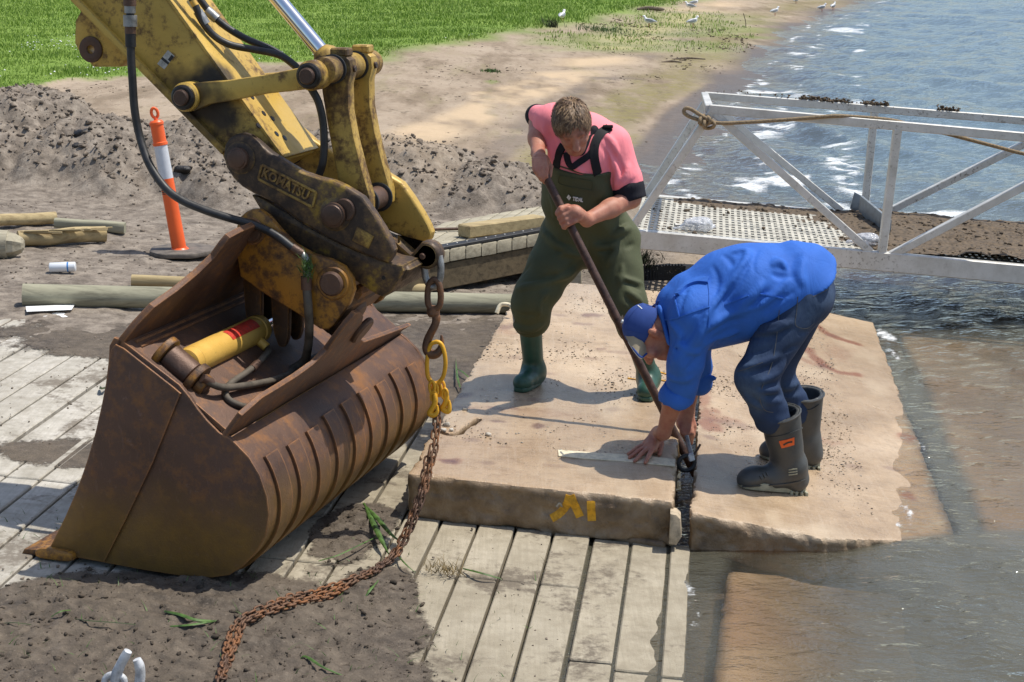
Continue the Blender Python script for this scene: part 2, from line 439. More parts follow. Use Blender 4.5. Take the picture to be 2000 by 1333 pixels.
def groundmat():
    t = NT('ground'); n1 = t.noise(.9, 6, .62); n2 = t.noise(9, 6, .68); n3 = t.noise(70, 4, .7)
    sand = t.rmp(n1, [(.3, (.29, .225, .16)), (.5, (.365, .288, .21)), (.72, (.41, .33, .245))])
    sand = t.mix(t.mr(n2, .52, .72, 0, .6), sand, (.215, .155, .10))
    # damp drifts of dark sand and a little green film along the beach
    vd = t.map(scale=(1.1, .22, 1), rot=(0, 0, .35)); drift = t.noise(1.1, 6, .66, vd)
    sand = t.mix(t.mr(drift, .47, .62, 0, .7), sand, (.175, .128, .082))
    dr2 = t.noise(4.5, 6, .72, t.map(scale=(1.2, .4, 1), rot=(0, 0, .3))); sand = t.mix(t.mr(dr2, .56, .64, 0, .7), sand, (.13, .098, .062)); sand = t.mix(t.mr(n3, .6, .72, 0, .45), sand, (.12, .09, .06))
    gr = t.math('MULTIPLY', t.mr(t.noise(1.4, 5, .7, vd), .54, .66), .28)
    sand = t.mix(t.math('MULTIPLY', gr, t.attr('weed')), sand, (.20, .19, .055))
    mud = t.rmp(n2, [(.28, (.082, .068, .054)), (.45, (.188, .156, .125)), (.6, (.285, .242, .195)), (.8, (.38, .325, .265))])
    mud = t.mix(t.mr(n3, .55, .72, 0, .6), mud, (.085, .066, .05))
    c = t.mix(t.attr('mud'), sand, mud)
    wetc = t.rmp(n2, [(.3, (.085, .062, .045)), (.7, (.15, .11, .08))])
    c = t.mix(t.attr('wetsand'), c, wetc)
    c = t.mix(t.math('MULTIPLY', t.attr('weedline'), t.mr(n2, .3, .6, .25, .85)), c, t.rmp(n2, [(.35, (.13, .115, .05)), (.65, (.25, .215, .075))]))
    c = t.mix(t.attr('shell'), c, (.56, .42, .27))
    g = t.rmp(t.math('ADD', t.math('MULTIPLY', t.noise(.35, 5, .6), .6), t.math('MULTIPLY', t.noise(5, 5, .7), .4)), [(.34, (.10, .165, .024)), (.5, (.16, .25, .038)), (.66, (.22, .305, .06))])
    c = t.mix(t.attr('grass'), c, g)
    h = t.math('ADD', t.math('MULTIPLY', n3, .35), n2)
    M['ground'] = t.out(c, t.mr(t.attr('wetsand'), 0, 1, .95, .35), 0, t.bump(h, .8, .02), .25)
groundmat()
def mudmat():
    t = NT('mud'); n2 = t.noise(16, 6, .7); n3 = t.noise(110, 4, .7); n1 = t.noise(2.2, 5, .6)
    c = t.rmp(n2, [(.28, (.045, .035, .026)), (.5, (.098, .077, .057)), (.7, (.165, .132, .098))])
    c = t.mix(t.mr(n1, .45, .75, 0, .5), c, (.20, .162, .12))
    c = t.mix(t.mr(n3, .62, .7, 0, .7), c, (.30, .25, .19))
    c = t.mix(t.mr(n3, .40, .3, 0, .8), c, (.03, .024, .018))
    # the mud thins out to a speckled film at its edges
    tr = t.n('ShaderNodeBsdfTransparent'); mx = t.n('ShaderNodeMixShader')
    al = t.math('ADD', t.attr('film'), t.math('MULTIPLY', t.math('SUBTRACT', t.noise(42, 6, .72), .5), 1.1))
    t.put(mx.inputs[0], t.mr(al, .36, .62)); t.t.links.new(tr.outputs[0], mx.inputs[1]); t.t.links.new(t.b.outputs[0], mx.inputs[2]); t.t.links.new(mx.outputs[0], t.t.nodes['Material Output'].inputs['Surface'])
    M['mud'] = t.out(c, t.mr(n1, .3, .7, .55, .95), 0, t.bump(t.math('ADD', n2, t.math('MULTIPLY', n3, .5)), .9, .012), .35)
mudmat()
simple('crumb', (.095, .075, .056), .9, 0, .5, 30, .7, .2, .006)
simple('clod', (.235, .192, .15), .95, 0, .45, 22, .8, .15, .01)
simple('dark_mud', (.022, .018, .015), .5, 0, .4, 22, .8, .5, .01)
def rustmetal(name, base, dark, orange, och, amt=.0, rough=.55):
    t = NT(name); n1 = t.noise(2.4, 6, .62, dist=.4); n2 = t.noise(17, 6, .7); n3 = t.noise(120, 4, .7)
    c = t.rmp(n1, [(.3, dark), (.5, base), (.72, tuple(x*1.35 for x in base))])
    o = t.math('ADD', t.math('MULTIPLY', n2, .6), t.math('MULTIPLY', n1, .4))
    c = t.mix(t.mr(o, .53-amt, .68-amt, 0, .8), c, orange)
    sc = t.noise(1, 4, .7, t.map(scale=(60, 6, 14), rot=(.3, .5, .4)))
    c = t.mix(t.mr(sc, .6, .75, 0, .35), c, tuple(min(1, x*1.9+.03) for x in base))
    c = t.mix(t.mr(n3, .6, .74, 0, .5), c, dark)
    if och is not None and name == 'bucket_steel':      # yellow-brown colour, stronger towards the bottom of the bucket
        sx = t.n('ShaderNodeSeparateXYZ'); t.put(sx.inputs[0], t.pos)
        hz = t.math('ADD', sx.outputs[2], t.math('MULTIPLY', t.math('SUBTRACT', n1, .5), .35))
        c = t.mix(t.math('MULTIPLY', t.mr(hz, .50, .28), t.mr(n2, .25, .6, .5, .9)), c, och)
    if name in ('bucket_steel', 'hitch_steel'): c = t.mix(t.math('MULTIPLY', t.edge(), t.mr(n2, .30, .55, .1, .95)), c, tuple(min(1, x*1.5+.02) for x in orange))
    c = t.mix(t.mr(t.noise(1, 5, .8, t.map(scale=(14, 90, 30), rot=(.5, .2, 1.2))), .61, .72, 0, .4), c, tuple(min(1, x*1.8+.05) for x in base))
    M[name] = t.out(c, t.mr(n1, .3, .7, rough-.12, rough+.2), .35, t.bump(t.math('ADD', n3, t.math('MULTIPLY', n2, .6)), .4, .004), .45)
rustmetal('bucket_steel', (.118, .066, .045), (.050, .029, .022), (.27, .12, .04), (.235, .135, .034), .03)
rustmetal('hitch_steel', (.135, .075, .042), (.045, .028, .02), (.30, .13, .03), (.40, .20, .03), .05)
rustmetal('pin_steel', (.115, .066, .045), (.04, .026, .02), (.20, .095, .045), None, -.04, .45)
rustmetal('chain_steel', (.15, .085, .052), (.06, .034, .025), (.33, .13, .04), None, .06, .6)
def paintmetal(name, paint, worn, rust, dark, amt=.0, scale=3.2):
    t = NT(name); n1 = t.noise(scale, 6, .65, dist=.5); n2 = t.noise(24, 6, .72); n3 = t.noise(130, 4, .7)
    c = t.rmp(n1, [(.3, worn), (.55, paint), (.8, tuple(min(1, x*1.12) for x in paint))])
    g = t.math('ADD', t.math('MULTIPLY', n1, .55), t.math('MULTIPLY', n2, .45))
    g2 = t.math('SUBTRACT', 1.0, g)
    c = t.mix(t.mr(g2, .53-amt, .60-amt, 0, .9), c, rust)
    c = t.mix(t.mr(g2, .60-amt, .68-amt, 0, .9), c, dark)
    sc = t.noise(1, 5, .75, t.map(scale=(70, 9, 20), rot=(.7, .3, .9)))
    c = t.mix(t.mr(sc, .64, .70, 0, .75), c, rust)
    c = t.mix(t.math('MULTIPLY', t.mr(n3, .62, .72), .5), c, rust)
    if name in ('arm_paint', 'link_paint', 'coupler_paint', 'hitch_paint'):
        e = t.edge(.014); c = t.mix(t.math('MULTIPLY', e, t.mr(n2, .38, .58, 0, .9)), c, tuple(x*.8 for x in rust) if name != 'coupler_paint' else (.30, .19, .05))
    M[name] = t.out(c, t.mr(g2, .45, .65, .42, .75), .1, t.bump(t.math('ADD', n3, t.math('MULTIPLY', n2, .8)), .3, .003), .45)
paintmetal('arm_paint', (.60, .395, .085), (.43, .27, .055), (.14, .078, .03), (.04, .027, .018), .005)
paintmetal('link_paint', (.53, .345, .075), (.36, .22, .045), (.15, .08, .027), (.04, .027, .018), .05)
paintmetal('coupler_paint', (.30, .19, .03), (.17, .095, .032), (.105, .060, .034), (.036, .024, .018), .13)
paintmetal('hitch_paint', (.40, .185, .028), (.27, .115, .022), (.115, .055, .025), (.036, .022, .016), .085)
paintmetal('cylinder_paint', (.72, .44, .10), (.60, .34, .05), (.20, .11, .04), (.05, .035, .025), -.16)
paintmetal('chain_paint', (.78, .40, .025), (.62, .29, .02), (.16, .09, .03), (.07, .045, .03), -.06)
simple('grease', (.018, .014, .012), .4, 0, .4, 30, .5, .5)
simple('chrome', (.78, .79, .80), .13, 1, .03, 20, .02)
simple('galvanised', (.36, .36, .35), .5, .75, .35, 25, .35)
simple('white_galv', (.62, .63, .64), .6, .2, .3, 30, .5)
def alum():
    t = NT('aluminium'); n1 = t.noise(5, 6, .7); n2 = t.noise(45, 4, .75); n0 = t.noise(1.1, 4, .6)
    c = t.rmp(n1, [(.3, (.50, .485, .44)), (.55, (.66, .65, .61)), (.75, (.76, .755, .73))])
    d = t.math('MULTIPLY', t.mr(n2, .56, .66), t.mr(n0, .42, .60, .12, 1))
    c = t.mix(t.math('MULTIPLY', d, .85), c, (.11, .082, .058))
    M['aluminium'] = t.out(c, t.mr(n1, .3, .7, .35, .6), .25, t.bump(n2, .25, .003), .5)
alum()
simple('alu_plate', (.27, .30, .32), .5, .3, .25, 20, .3)
simple('grating', (.50, .475, .40), .75, 0, .3, 8, .4)
def timber(name, base, dark, ax, mul=1.):
    t = NT(name); sc = [26*mul]*3; sc[0] = 1.6*mul
    v = t.map(scale=tuple(sc), rot=ax); n = t.noise(1, 5, .65, v, .4); n1 = t.noise(3, 4, .6)
    c = t.rmp(n, [(.3, dark), (.5, base), (.72, tuple(min(1, x*1.3) for x in base))])
    c = t.mix(t.mr(n1, .45, .7, 0, .45), c, tuple(x*.7 for x in base))
    c = t.mix(t.mr(t.noise(60, 4, .7), .62, .74, 0, .6), c, dark)
    r = t.oinfo(); c = t.mix(t.mr(r, 0, 1, 0, .3), c, tuple(x*.75 for x in base))
    M[name] = t.out(c, .85, 0, t.bump(n, .5, .006), .25)
timber('grey_timber', (.33, .315, .225), (.15, .14, .10), (0, 0, -.37))
timber('deck_timber', (.40, .36, .265), (.22, .19, .135), (0, 0, -1.1))
timber('fresh_timber', (.44, .345, .185), (.24, .17, .085), (0, 0, -.4))
timber('beam_timber', (.13, .10, .06), (.05, .04, .026), (0, 0, -.7))
simple('orange_plastic', (.90, .13, .022), .45, 0, .08, 6, .05)
simple('white_band', (.62, .64, .68), .35, 0, .05, 30, .05)
simple('black_rubber', (.022, .022, .023), .6, 0, .3, 30, .3)
simple('dusty_rubber', (.16, .135, .11), .8, 0, .4, 14, .4)
simple('hose', (.030, .029, .029), .5, 0, .35, 25, .15)
simple('dusty_hose', (.105, .085, .062), .7, 0, .4, 18, .2)
simple('white_paper', (.82, .82, .80), .7, 0, .03, 8, .05)
simple('can_white', (.78, .80, .82), .3, .1, .04, 8, .02)
simple('can_blue', (.05, .22, .55), .3, .1, .04, 8, .02)
simple('red_label', (.60, .045, .025), .5, 0, .3, 60, .05)
simple('label_grey', (.50, .49, .44), .5, 0, .3, 60, .05)
simple('label_black', (.03, .03, .03), .5, 0, .3, 60, .05)
simple('rope', (.30, .22, .13), .9, 0, .4, 90, .5)
simple('line_paint', (.78, .69, .49), .7, 0, .22, 40, .3)
simple('yellow_mark', (.72, .36, .015), .7, 0, .35, 30, .4)
simple('gull_white', (.82, .82, .81), .7, 0, .03, 20, .1)
simple('gull_grey', (.34, .37, .40), .7, 0, .1, 20, .1)
simple('gull_beak', (.45, .06, .03), .5, 0, .1, 20, .1)
def skin(name, base, red):
    t = NT(name); n = t.noise(26, 5, .6); n2 = t.noise(190, 3, .6)
    c = t.rmp(n, [(.3, red), (.55, base), (.75, tuple(min(1, x*1.15) for x in base))])
    c = t.mix(t.attr('brow'), c, (.20, .10, .065)); c = t.mix(t.attr('lip'), c, (.36, .11, .085))
    c = t.mix(t.attr('pale'), c, tuple(min(1, x*1.35+.05) for x in base))
    t.b.inputs['Subsurface Weight'].default_value = .08; t.b.inputs['Subsurface Radius'].default_value = (.012, .005, .003)
    M[name] = t.out(c, t.mr(n, .3, .7, .5, .62), 0, t.bump(n2, .25, .0015), .4)
skin('skin', (.46, .235, .155), (.38, .165, .105))
skin('skin_red', (.47, .215, .14), (.40, .14, .09))
def cloth(name, base, rough=.85, weave=420, wr=.6, var=.18, seam=None, worn=None, sheen=.0):
    t = NT(name); n = t.noise(6, 5, .6); w = t.noise(weave, 2, .5)
    v = t.map(scale=(9, 9, 3.2), rot=(.3, .5, .2)); fold = t.noise(1, 4, .55, v, .7)
    c = t.rmp(n, [(.3, tuple(x*(1-var) for x in base)), (.6, base), (.8, tuple(min(1, x*(1+var)) for x in base))])
    if worn is not None: c = t.mix(t.math('MULTIPLY', t.attr('worn'), t.mr(t.noise(18, 5, .7), .3, .7, .3, 1)), c, worn)
    if seam is not None: c = t.mix(t.attr('seam'), c, seam)
    hh = t.math('ADD', t.math('MULTIPLY', fold, 1.0), t.math('MULTIPLY', w, .03))
    M[name] = t.out(c, rough, 0, t.bump(hh, wr, .02), .25)
    t.b.inputs['Sheen Weight'].default_value = sheen
cloth('pink_cloth', (1.0, .285, .32), .8, wr=.5, var=.05)
cloth('black_cloth', (.016, .016, .022), .8)
cloth('wader_cloth', (.082, .092, .046), .7, wr=.4, var=.2)
cloth('blue_cloth', (.038, .15, .56), .75, wr=.55, var=.16)
cloth('denim', (.026, .046, .10), .85, wr=.45, var=.3, seam=(.16, .15, .15), worn=(.085, .135, .225))
cloth('cap_blue', (.040, .085, .30), .85, wr=.15, var=.25)
cloth('cap_cream', (.42, .35, .24), .85, wr=.15, var=.15)
cloth('strap', (.014, .014, .016), .7, wr=.2)
simple('green_rubber', (.028, .085, .058), .42, 0, .2, 12, .12)
simple('grey_rubber', (.060, .063, .062), .48, 0, .22, 12, .12)
simple('cream_sole', (.34, .33, .235), .7, 0, .3, 25, .3)
simple('boot_label', (.85, .13, .02), .5, 0, .1, 60, .05)
simple('logo_white', (.72, .74, .72), .6, 0, .05, 60, .05)
def hairmat(name, a, b, c_):
    t = NT(name); r = t.n('ShaderNodeNewGeometry').outputs['Random Per Island']
    c = t.rmp(r, [(0, a), (.45, b), (1, c_)]); M[name] = t.out(c, .55, 0, None, .4)
hairmat('hair', (.075, .042, .024), (.17, .10, .055), (.34, .225, .12))
simple('scalp', (.13, .075, .042), .8, 0, .3, 60, .4)
simple('pole_steel', (.085, .045, .032), .5, .3, .4, 30, .25)
simple('weed', (.07, .14, .025), .6, 0, .45, 30, .2)
simple('weed_dark', (.045, .060, .022), .8, 0, .5, 40, .3)
simple('straw', (.26, .19, .085), .85, 0, .4, 40, .3)
simple('debris', (.135, .098, .062), .95, 0, .5, 35, .6)
simple('pebble', (.34, .31, .26), .8, 0, .4, 9, .3)
simple('driftwood', (.17, .13, .09), .9, 0, .4, 20, .4)
def grassmat():
    t = NT('grass_blade'); r = t.n('ShaderNodeNewGeometry').outputs['Random Per Island']
    c = t.rmp(t.math('ADD', t.math('MULTIPLY', r, .38), t.math('MULTIPLY', t.noise(.42, 5, .66), .72)), [(.15, (.125, .20, .026)), (.5, (.205, .315, .046)), (.8, (.29, .38, .085)), (1, (.30, .30, .12))])
    M['grass_blade'] = t.out(c, .55, 0, None, .25)
    t.b.inputs['Transmission Weight'].default_value = 0
grassmat()
def bagmat():
    t = NT('clear_plastic'); tr = t.n('ShaderNodeBsdfTransparent'); mx = t.n('ShaderNodeMixShader')
    t.out((.75, .78, .84), .12, 0, t.bump(t.noise(26, 4, .7), .9, .02), .7)
    mx.inputs[0].default_value = .55; t.t.links.new(tr.outputs[0], mx.inputs[1]); t.t.links.new(t.b.outputs[0], mx.inputs[2])
    t.t.links.new(mx.outputs[0], t.t.nodes['Material Output'].inputs['Surface']); M['clear_plastic'] = t.m
bagmat()
def watermat():
    t = NT('water'); out = t.t.nodes['Material Output']; t.t.nodes.remove(t.b)
    v = t.map(scale=(.72, 1.15, 1), rot=(0, 0, .10))
    h = t.math('ADD', t.math('MULTIPLY', t.noise(7, 4, .6, v, .6), .8), t.math('MULTIPLY', t.noise(26, 3, .6, v), .3))
    nb = t.bump(h, .85, .04)
    body = t.n('ShaderNodeBsdfDiffuse'); t.put(body.inputs[0], t.mix(t.attr('far'), (.118, .112, .082), (.115, .158, .172)))  # far out, brighter sky reflection is put into the body colour
    tr = t.n('ShaderNodeBsdfTransparent'); t.put(tr.inputs[0], (.95, .91, .84))
    m1 = t.n('ShaderNodeMixShader'); t.put(m1.inputs[0], t.attr('murk'))
    t.t.links.new(tr.outputs[0], m1.inputs[1]); t.t.links.new(body.outputs[0], m1.inputs[2])
    gl = t.n('ShaderNodeBsdfGlossy'); gl.inputs['Roughness'].default_value = .05; t.put(gl.inputs['Normal'], nb)
    t.put(gl.inputs[0], (.95, .97, 1))
    fr = t.n('ShaderNodeFresnel'); fr.inputs[0].default_value = 1.333; t.put(fr.inputs[1], nb)
    m2 = t.n('ShaderNodeMixShader'); t.put(m2.inputs[0], fr.outputs[0])
    t.t.links.new(m1.outputs[0], m2.inputs[1]); t.t.links.new(gl.outputs[0], m2.inputs[2])
    fo = t.n('ShaderNodeBsdfDiffuse'); t.put(fo.inputs[0], (.84, .86, .86))
    fa = t.attr('foam'); fz = t.math('ADD', t.math('MULTIPLY', t.noise(11, 5, .7, t.map(scale=(.55, 1.5, 1))), .55), t.math('MULTIPLY', t.noise(55, 4, .75), .45))
    fm = t.math('MULTIPLY', t.mr(t.math('ADD', fz, t.math('MULTIPLY', fa, .30)), .62, .86), t.mr(fa, .02, .35, 0, .9))
    m3 = t.n('ShaderNodeMixShader'); t.put(m3.inputs[0], fm)
    t.t.links.new(m2.outputs[0], m3.inputs[1]); t.t.links.new(fo.outputs[0], m3.inputs[2])
    t.t.links.new(m3.outputs[0], out.inputs['Surface']); M['water'] = t.m
watermat()
# ---------------------------------------------------------------- the ground, the sea bed, the lawn
SHY = np.array([0, 3, 6.32, 9.6, 10.9, 12.6, 14.6, 17.2, 23.5, 32.2, 47.5, 62.3, 81.2, 150, 400, 900.])
SHX = np.array([-.08, .28, .669, 1.06, 1.55, 2.0, 1.85, 1.47, 2.70, 4.44, 7.66, 11.13, 16.9, 45, 200, 480.])
def shore(y): return np.interp(y, SHY, SHX)
def lawn_edge(y):      # x of the lawn's edge at distance y, from points along it
    pts = [atz(*q) for q in ((-40, 190, .48), (50, 178, .48), (120, 162, .48), (240, 150, .48), (330, 140, .48), (480, 124, .48), (700, 116, .48), (820, 90, .48), (930, 72, .48), (1050, 48, .48), (1150, 28, .48), (1260, 10, .48), (1330, 0, .48))]
    ys = np.array([p[1] for p in pts]); xs = np.array([p[0] for p in pts])
    return ys, xs
_ly, _lx = lawn_edge(0)
o_ = np.argsort(_lx); LX, LY = _lx[o_], np.maximum.accumulate(_ly[o_])
def lawn_dist(x, y): return y-np.interp(x, LX, LY)-np.maximum(x-LX[-1], 0)*7
def mounds(x, y):
    wx = x+.35*fbm(x*1.2, y*1.2, 3, 40); wy = y+.35*fbm(x*1.2+9, y*1.2, 3, 41)
    m = 0
    # (x, y, half-length, half-depth, height, turn)
    for cx, cy, a, b, h, r in MOUNDS:
        dx = (wx-cx)*math.cos(r)+(wy-cy)*math.sin(r); dy = -(wx-cx)*math.sin(r)+(wy-cy)*math.cos(r)
        q = np.clip(1-np.sqrt((dx/a)**2+(dy/b)**2), 0, 1)
        m = np.maximum(m, h*sstep(0, .8, q))
    return m
MOUNDS = [(-4.75, 16.2, 1.5, 2.3, .62, 0), (-3.7, 15.7, 1.3, 2.0, .46, .2), (-2.75, 15.6, 1.2, 1.9, .50, 0), (-2.1, 14.6, .9, 1.3, .28, 0), (-6.3, 15.5, 1.6, 2.4, .62, .1),
          (-.95, 15.6, 1.0, 1.5, .42, -.2), (-.2, 15.2, .9, 1.3, .30, -.35), (.35, 14.7, .8, .95, .20, -.4), (-1.6, 15.8, 1.0, 1.6, .40, 0)]
def ground(x, y):
    x = np.asarray(x, float); y = np.asarray(y, float)
    D = (shore(y)-x)*.985
    up = np.where(D > 7, .42+.12*(1-np.exp(-(D-7)/6)), SL*D); z = np.where(D > 0, up, np.maximum(.095*D, -1.4))
    onr = sstep(9.55, 9.25, y-.118*x)*sstep(-5.2, -4.9, -D)   # the bed under the ramp's boards lies lower
    z = z-.16*onr
    md = mounds(x, y); mk = sstep(.02, .15, md)
    z = z+md+mk*(.07*fbm(x*2.6, y*2.6, 4, 11, .6, True)+.055*fbm(x*8, y*8, 4, 15, .6, True)+.022*fbm(x*19, y*19, 3, 16, .6))
    dry = sstep(-.1, .8, D)*(1-onr)
    z = z+dry*(.025*fbm(x*.7, y*.7, 4, 3)+.010*fbm(x*6, y*6, 3, 4))
    # ruts and scattered spoil before the mounds
    nearz = sstep(19, 15, y)*sstep(9.6, 10.2, y-.118*x)*sstep(.2, 1.0, D)
    z = z+nearz*(.022*fbm(x*3.2, y*3.2, 4, 21, .6)+.010*fbm(x*13, y*13, 3, 23))
    ld = lawn_dist(x, y); z = z+.05*sstep(-.2, .8, ld)*(D > 2)
    # a hollow under the small jetty
    z = z-.22*sstep(.9, .35, np.sqrt(((x-.15)/1.2)**2+((y-12.5)/.8)**2))*(D > -1.5)
    return z
def polar(y0, y1, step, a0, a1, da):
    n = int(math.log(y1/y0)/step)+1; yy = y0*np.exp(np.arange(n)*step); aa = np.arange(a0, a1, da)
    Y, A_ = np.meshgrid(yy, aa, indexing='ij'); X = Y*np.tan(A_)
    ny, na = Y.shape; i = np.arange(ny-1)[:, None]*na+np.arange(na-1)[None]
    Q = np.stack([i, i+1, i+na+1, i+na], -1).reshape(-1, 4)
    return X.ravel(), Y.ravel(), Q
X, Y, Q = polar(2.6, 30, .0027, -.56, .56, .0027); Z = ground(X, Y)
def gattr(X, Y):
    D = (shore(Y)-X)*.985; ld = lawn_dist(X, Y); w = fbm(X*.6, Y*.6, 4, 31)
    gr = sstep(-.5, .6, ld+1.6*fbm(X*.45, Y*.45, 5, 33, .6)+.35*fbm(X*3, Y*3, 3, 35))
    # thin tufts of grass on the beach beside the lawn
    pt = [atz(*q) for q in ((1130, 62, .4), (1250, 45, .4), (1340, 28, .4), (960, 140, .4), (1180, 75, .4), (1290, 62, .4))]
    for (p, rx, ry) in zip(pt, (1.3, 2.2, 3.2, .12, 2.5, 3.), (2.5, 6, 12, .4, 2.5, 3.5)):
        q = np.sqrt(((X-p[0])/rx)**2+((Y-p[1])/ry)**2)+.6*fbm(X*1.1, Y*.7, 4, 37, .6)
        gr = np.maximum(gr, .42*sstep(1.0, .4, q))
    gr = gr*(D > .6)
    md = mounds(X, Y); mud = np.maximum(sstep(.03, .12, md), sstep(17.2, 14.5, Y+w)*sstep(.3, 1, D))
    wet = sstep(.55, .05, D+.22*fbm(X*.8, Y*.3, 3, 50)-np.where(Y > 14, .35, 0)*sstep(14, 20, Y)*.6)
    far = sstep(14, 18, Y)
    wl = far*sstep(1.0, .5, np.abs(D-1.0-.010*Y+.30*fbm(X*.5, Y*.25, 4, 52))/(.40+.010*Y))*sstep(-.5, .05, fbm(X*1.6, Y*.8, 4, 54))
    dk = far*np.maximum(sstep(1.0, .5, np.abs(D-.32+.15*fbm(X*.5, Y*.25, 4, 56))/.42), .6*sstep(1.0, .3, np.abs(D-1.75-.018*Y+.3*fbm(X*.5, Y*.3, 4, 57))/.35)*sstep(-.3, .2, fbm(X*2, Y*.8, 4, 55)))*.85
    sh = far*sstep(1.0, .4, np.abs(D-2.25-.028*Y+.5*fbm(X*.4, Y*.2, 4, 58))/(.42+.010*Y))*sstep(-.4, .2, fbm(X*1.4, Y*.6, 4, 59))*.9
    weed = sstep(9, 3, D)*sstep(.5, 2, D)
    onr = sstep(9.55, 9.25, Y-.118*X)*sstep(-5.2, -4.9, -D)
    return dict(grass=gr, mud=mud*(1-gr), wetsand=np.maximum.reduce([wet, dk, onr]), weedline=wl, shell=sh, weed=weed)
tag(mesh('ground', np.stack([X, Y, Z], 1), Q, M['ground'], None, True, gattr(X, Y)), kind='structure')
X, Y, Q = polar(30*math.exp(-.0001), 1500, .03, -1.1, 1.25, .02); Z = ground(X, Y)
tag(mesh('far_ground', np.stack([X, Y, Z-.006], 1), Q, M['ground'], None, True, gattr(X, Y)), kind='structure')
# the sides and the land behind the camera, so the ground goes on beyond the picture
X, Y, Q = polar(2.6, 30, .05, .54, 1.3, .03); Z = ground(X, Y)-.01
tag(mesh('side_ground', np.stack([X, Y, Z], 1), Q, M['ground'], None, True, gattr(X, Y)), kind='structure')
tag(mesh('side_ground', np.stack([-X, Y, ground(-X, Y)-.01], 1), Q[:, ::-1], M['ground'], None, True, gattr(-X, Y)), kind='structure')
# slabs in ramp coordinates, the sunken ones beyond the waterline too
S1 = lambda x, y: onramp(x, y, .19)
def s2z(u, v): return .165-.185*u+.016*(v-6.8)
S2N = V3(DU[0]*.185-DV[0]*.016, DU[1]*.185-DV[1]*.016, 1.); S2D = .165-.016*6.8+.185*UW
S2 = lambda x, y: onplane(x, y, S2N, S2D)
g0 = uv(S2(1349, 1002)); g1 = uv(S2(1369, 742)); gl_ = (g1-g0)/(g1-g0)[1]
br_ = uv(S2(1705, 630)); fr_ = uv(S2(1872, 1062)); fm_ = uv(S2(1610, 1052))
poly2 = [g0, fm_, fr_, br_, g0+gl_*(br_[1]+.15-g0[1])]
SUB3Z = lambda u, v: -.055-.06*(u-1.2)+0*v
SUB4Z = lambda u, v: -.04-.30*np.maximum(u-.2, 0)+0*v
SUB3 = [uv(atz(*q, -.07)) for q in ((1926, 1062), (2330, 1062), (2180, 648), (1748, 640))]
SUB4 = [uv(atz(*q)) for q in ((1375, 1420, -.06), (1800, 1420, -.28), (1900, 1128, -.28), (1419, 1116, -.06))]
def inpoly(u, v, poly):
    d = np.full(np.shape(u), -9.)
    for i in range(len(poly)):
        a = poly[i]; b = poly[(i+1) % len(poly)]; e = b-a; L_ = np.hypot(*e); d = np.maximum(d, ((u-a[0])*e[1]-(v-a[1])*e[0])/L_)
    return d
# ---------------------------------------------------------------- the water
def waves(x, y):
    r = np.random.default_rng(3); z = np.zeros_like(x); depth = np.clip((x-shore(y))/1.2, 0, 1)
    far = sstep(8, 22, y)
    for i in range(34):
        lam = .16*1.125**i; th = math.radians(200)+r.normal(0, .42 if lam > 1 else .75)
        kx, ky = math.cos(th)*2*math.pi/lam, math.sin(th)*2*math.pi/lam
        a = .0105*lam**.72*(.35+.65*far if lam > .8 else 1)*(.35+.65*depth if lam > .5 else .6+.4*depth)
        warp = .5*lam*fbm(x/(lam*3), y/(lam*3), 2, 90+i)
        w = .5+.5*np.sin(kx*(x+warp)+ky*(y+warp)+r.uniform(0, 6.3))
        z += a*(2*w**1.6-.85)*.62*np.exp(-((lam*.6)/(6+.0*x))**2)*np.clip(1.4-.0011*y/lam*6, .0, 1)
    return z*(.62+.45*far)*(.62+.38*sstep(6.5,12,y))
def waterattr(X, Y, Z):
    D = X-shore(Y); bed = ground(X, Y)
    u_ = DU[0]*X+DU[1]*Y-UW; v_ = DV[0]*X+DV[1]*Y
    for po, zf in ((SUB3, SUB3Z), (SUB4, SUB4Z), (poly2, s2z)):
        k = sstep(.05, -.05, inpoly(u_, v_, po)+.03*fbm(X*3, Y*3, 2, 71)); bed = bed*(1-k)+np.maximum(bed, zf(u_, v_))*k
    murk = 1-np.exp(-(np.clip(-bed, 0, 3)*5.9)**1.5)
    murk = np.clip(murk*.90+.08+.12*fbm(X*1.3, Y*.9, 4, 73), 0, .97)
    far = sstep(10, 20, Y)*sstep(0, 1.5, D)
    fo = np.zeros_like(X)
    # broken water along the beach
    n = fbm(X*1.5, Y*.55, 4, 70); n2 = fbm(X*2.4, Y*4, 3, 72)
    for off, wd, th in ((.25, .16, .02), (.95, .30, .14), (1.9, .35, .22)):
        fo = np.maximum(fo, sstep(wd, .0, np.abs(D-off-.35*n+.25*fbm(X*.3, Y*.12, 3, 74)))*sstep(th, th+.25, n2+.6*fbm(X*.8+off*7, Y*.5, 3, 76))*sstep(13, 16, Y))
    # single breakers and lapping spots
    for (px, py, ra, rb, s) in FOAM:
        p = atz(px, py); a = ra; b = rb
        q = np.sqrt(((X-p[0])/a)**2+((Y-p[1])/b)**2)+.55*fbm(X*4/a*.3, Y*4/b*.3, 4, 80)
        fo = np.maximum(fo, s*sstep(1.0, .35, q))
    return dict(murk=murk, far=far, foam=np.clip(fo, 0, 1))
FOAM = [(1540, 350, .34, .5, 1), (1480, 345, .16, .4, .8), (1800, 412, .55, .30, 1), (1640, 395, .26, .3, .8), (1500, 178, .45, .7, 1), (1550, 105, .5, 1.0, .9), (1560, 190, .3, .5, .7), (1650, 60, .6, 1.6, .9),
        (1732, 652, .07, .22, .95), (1748, 690, .03, .20, .7), (1772, 998, .022, .16, .9), (1750, 1026, .035, .04, .8), (1345, 1150, .03, .10, .7), (1365, 1200, .02, .06, .6), (1358, 1220, .03, .03, .6), (1800, 870, .02, .2, .5), (1830, 960, .02, .2, .4)]
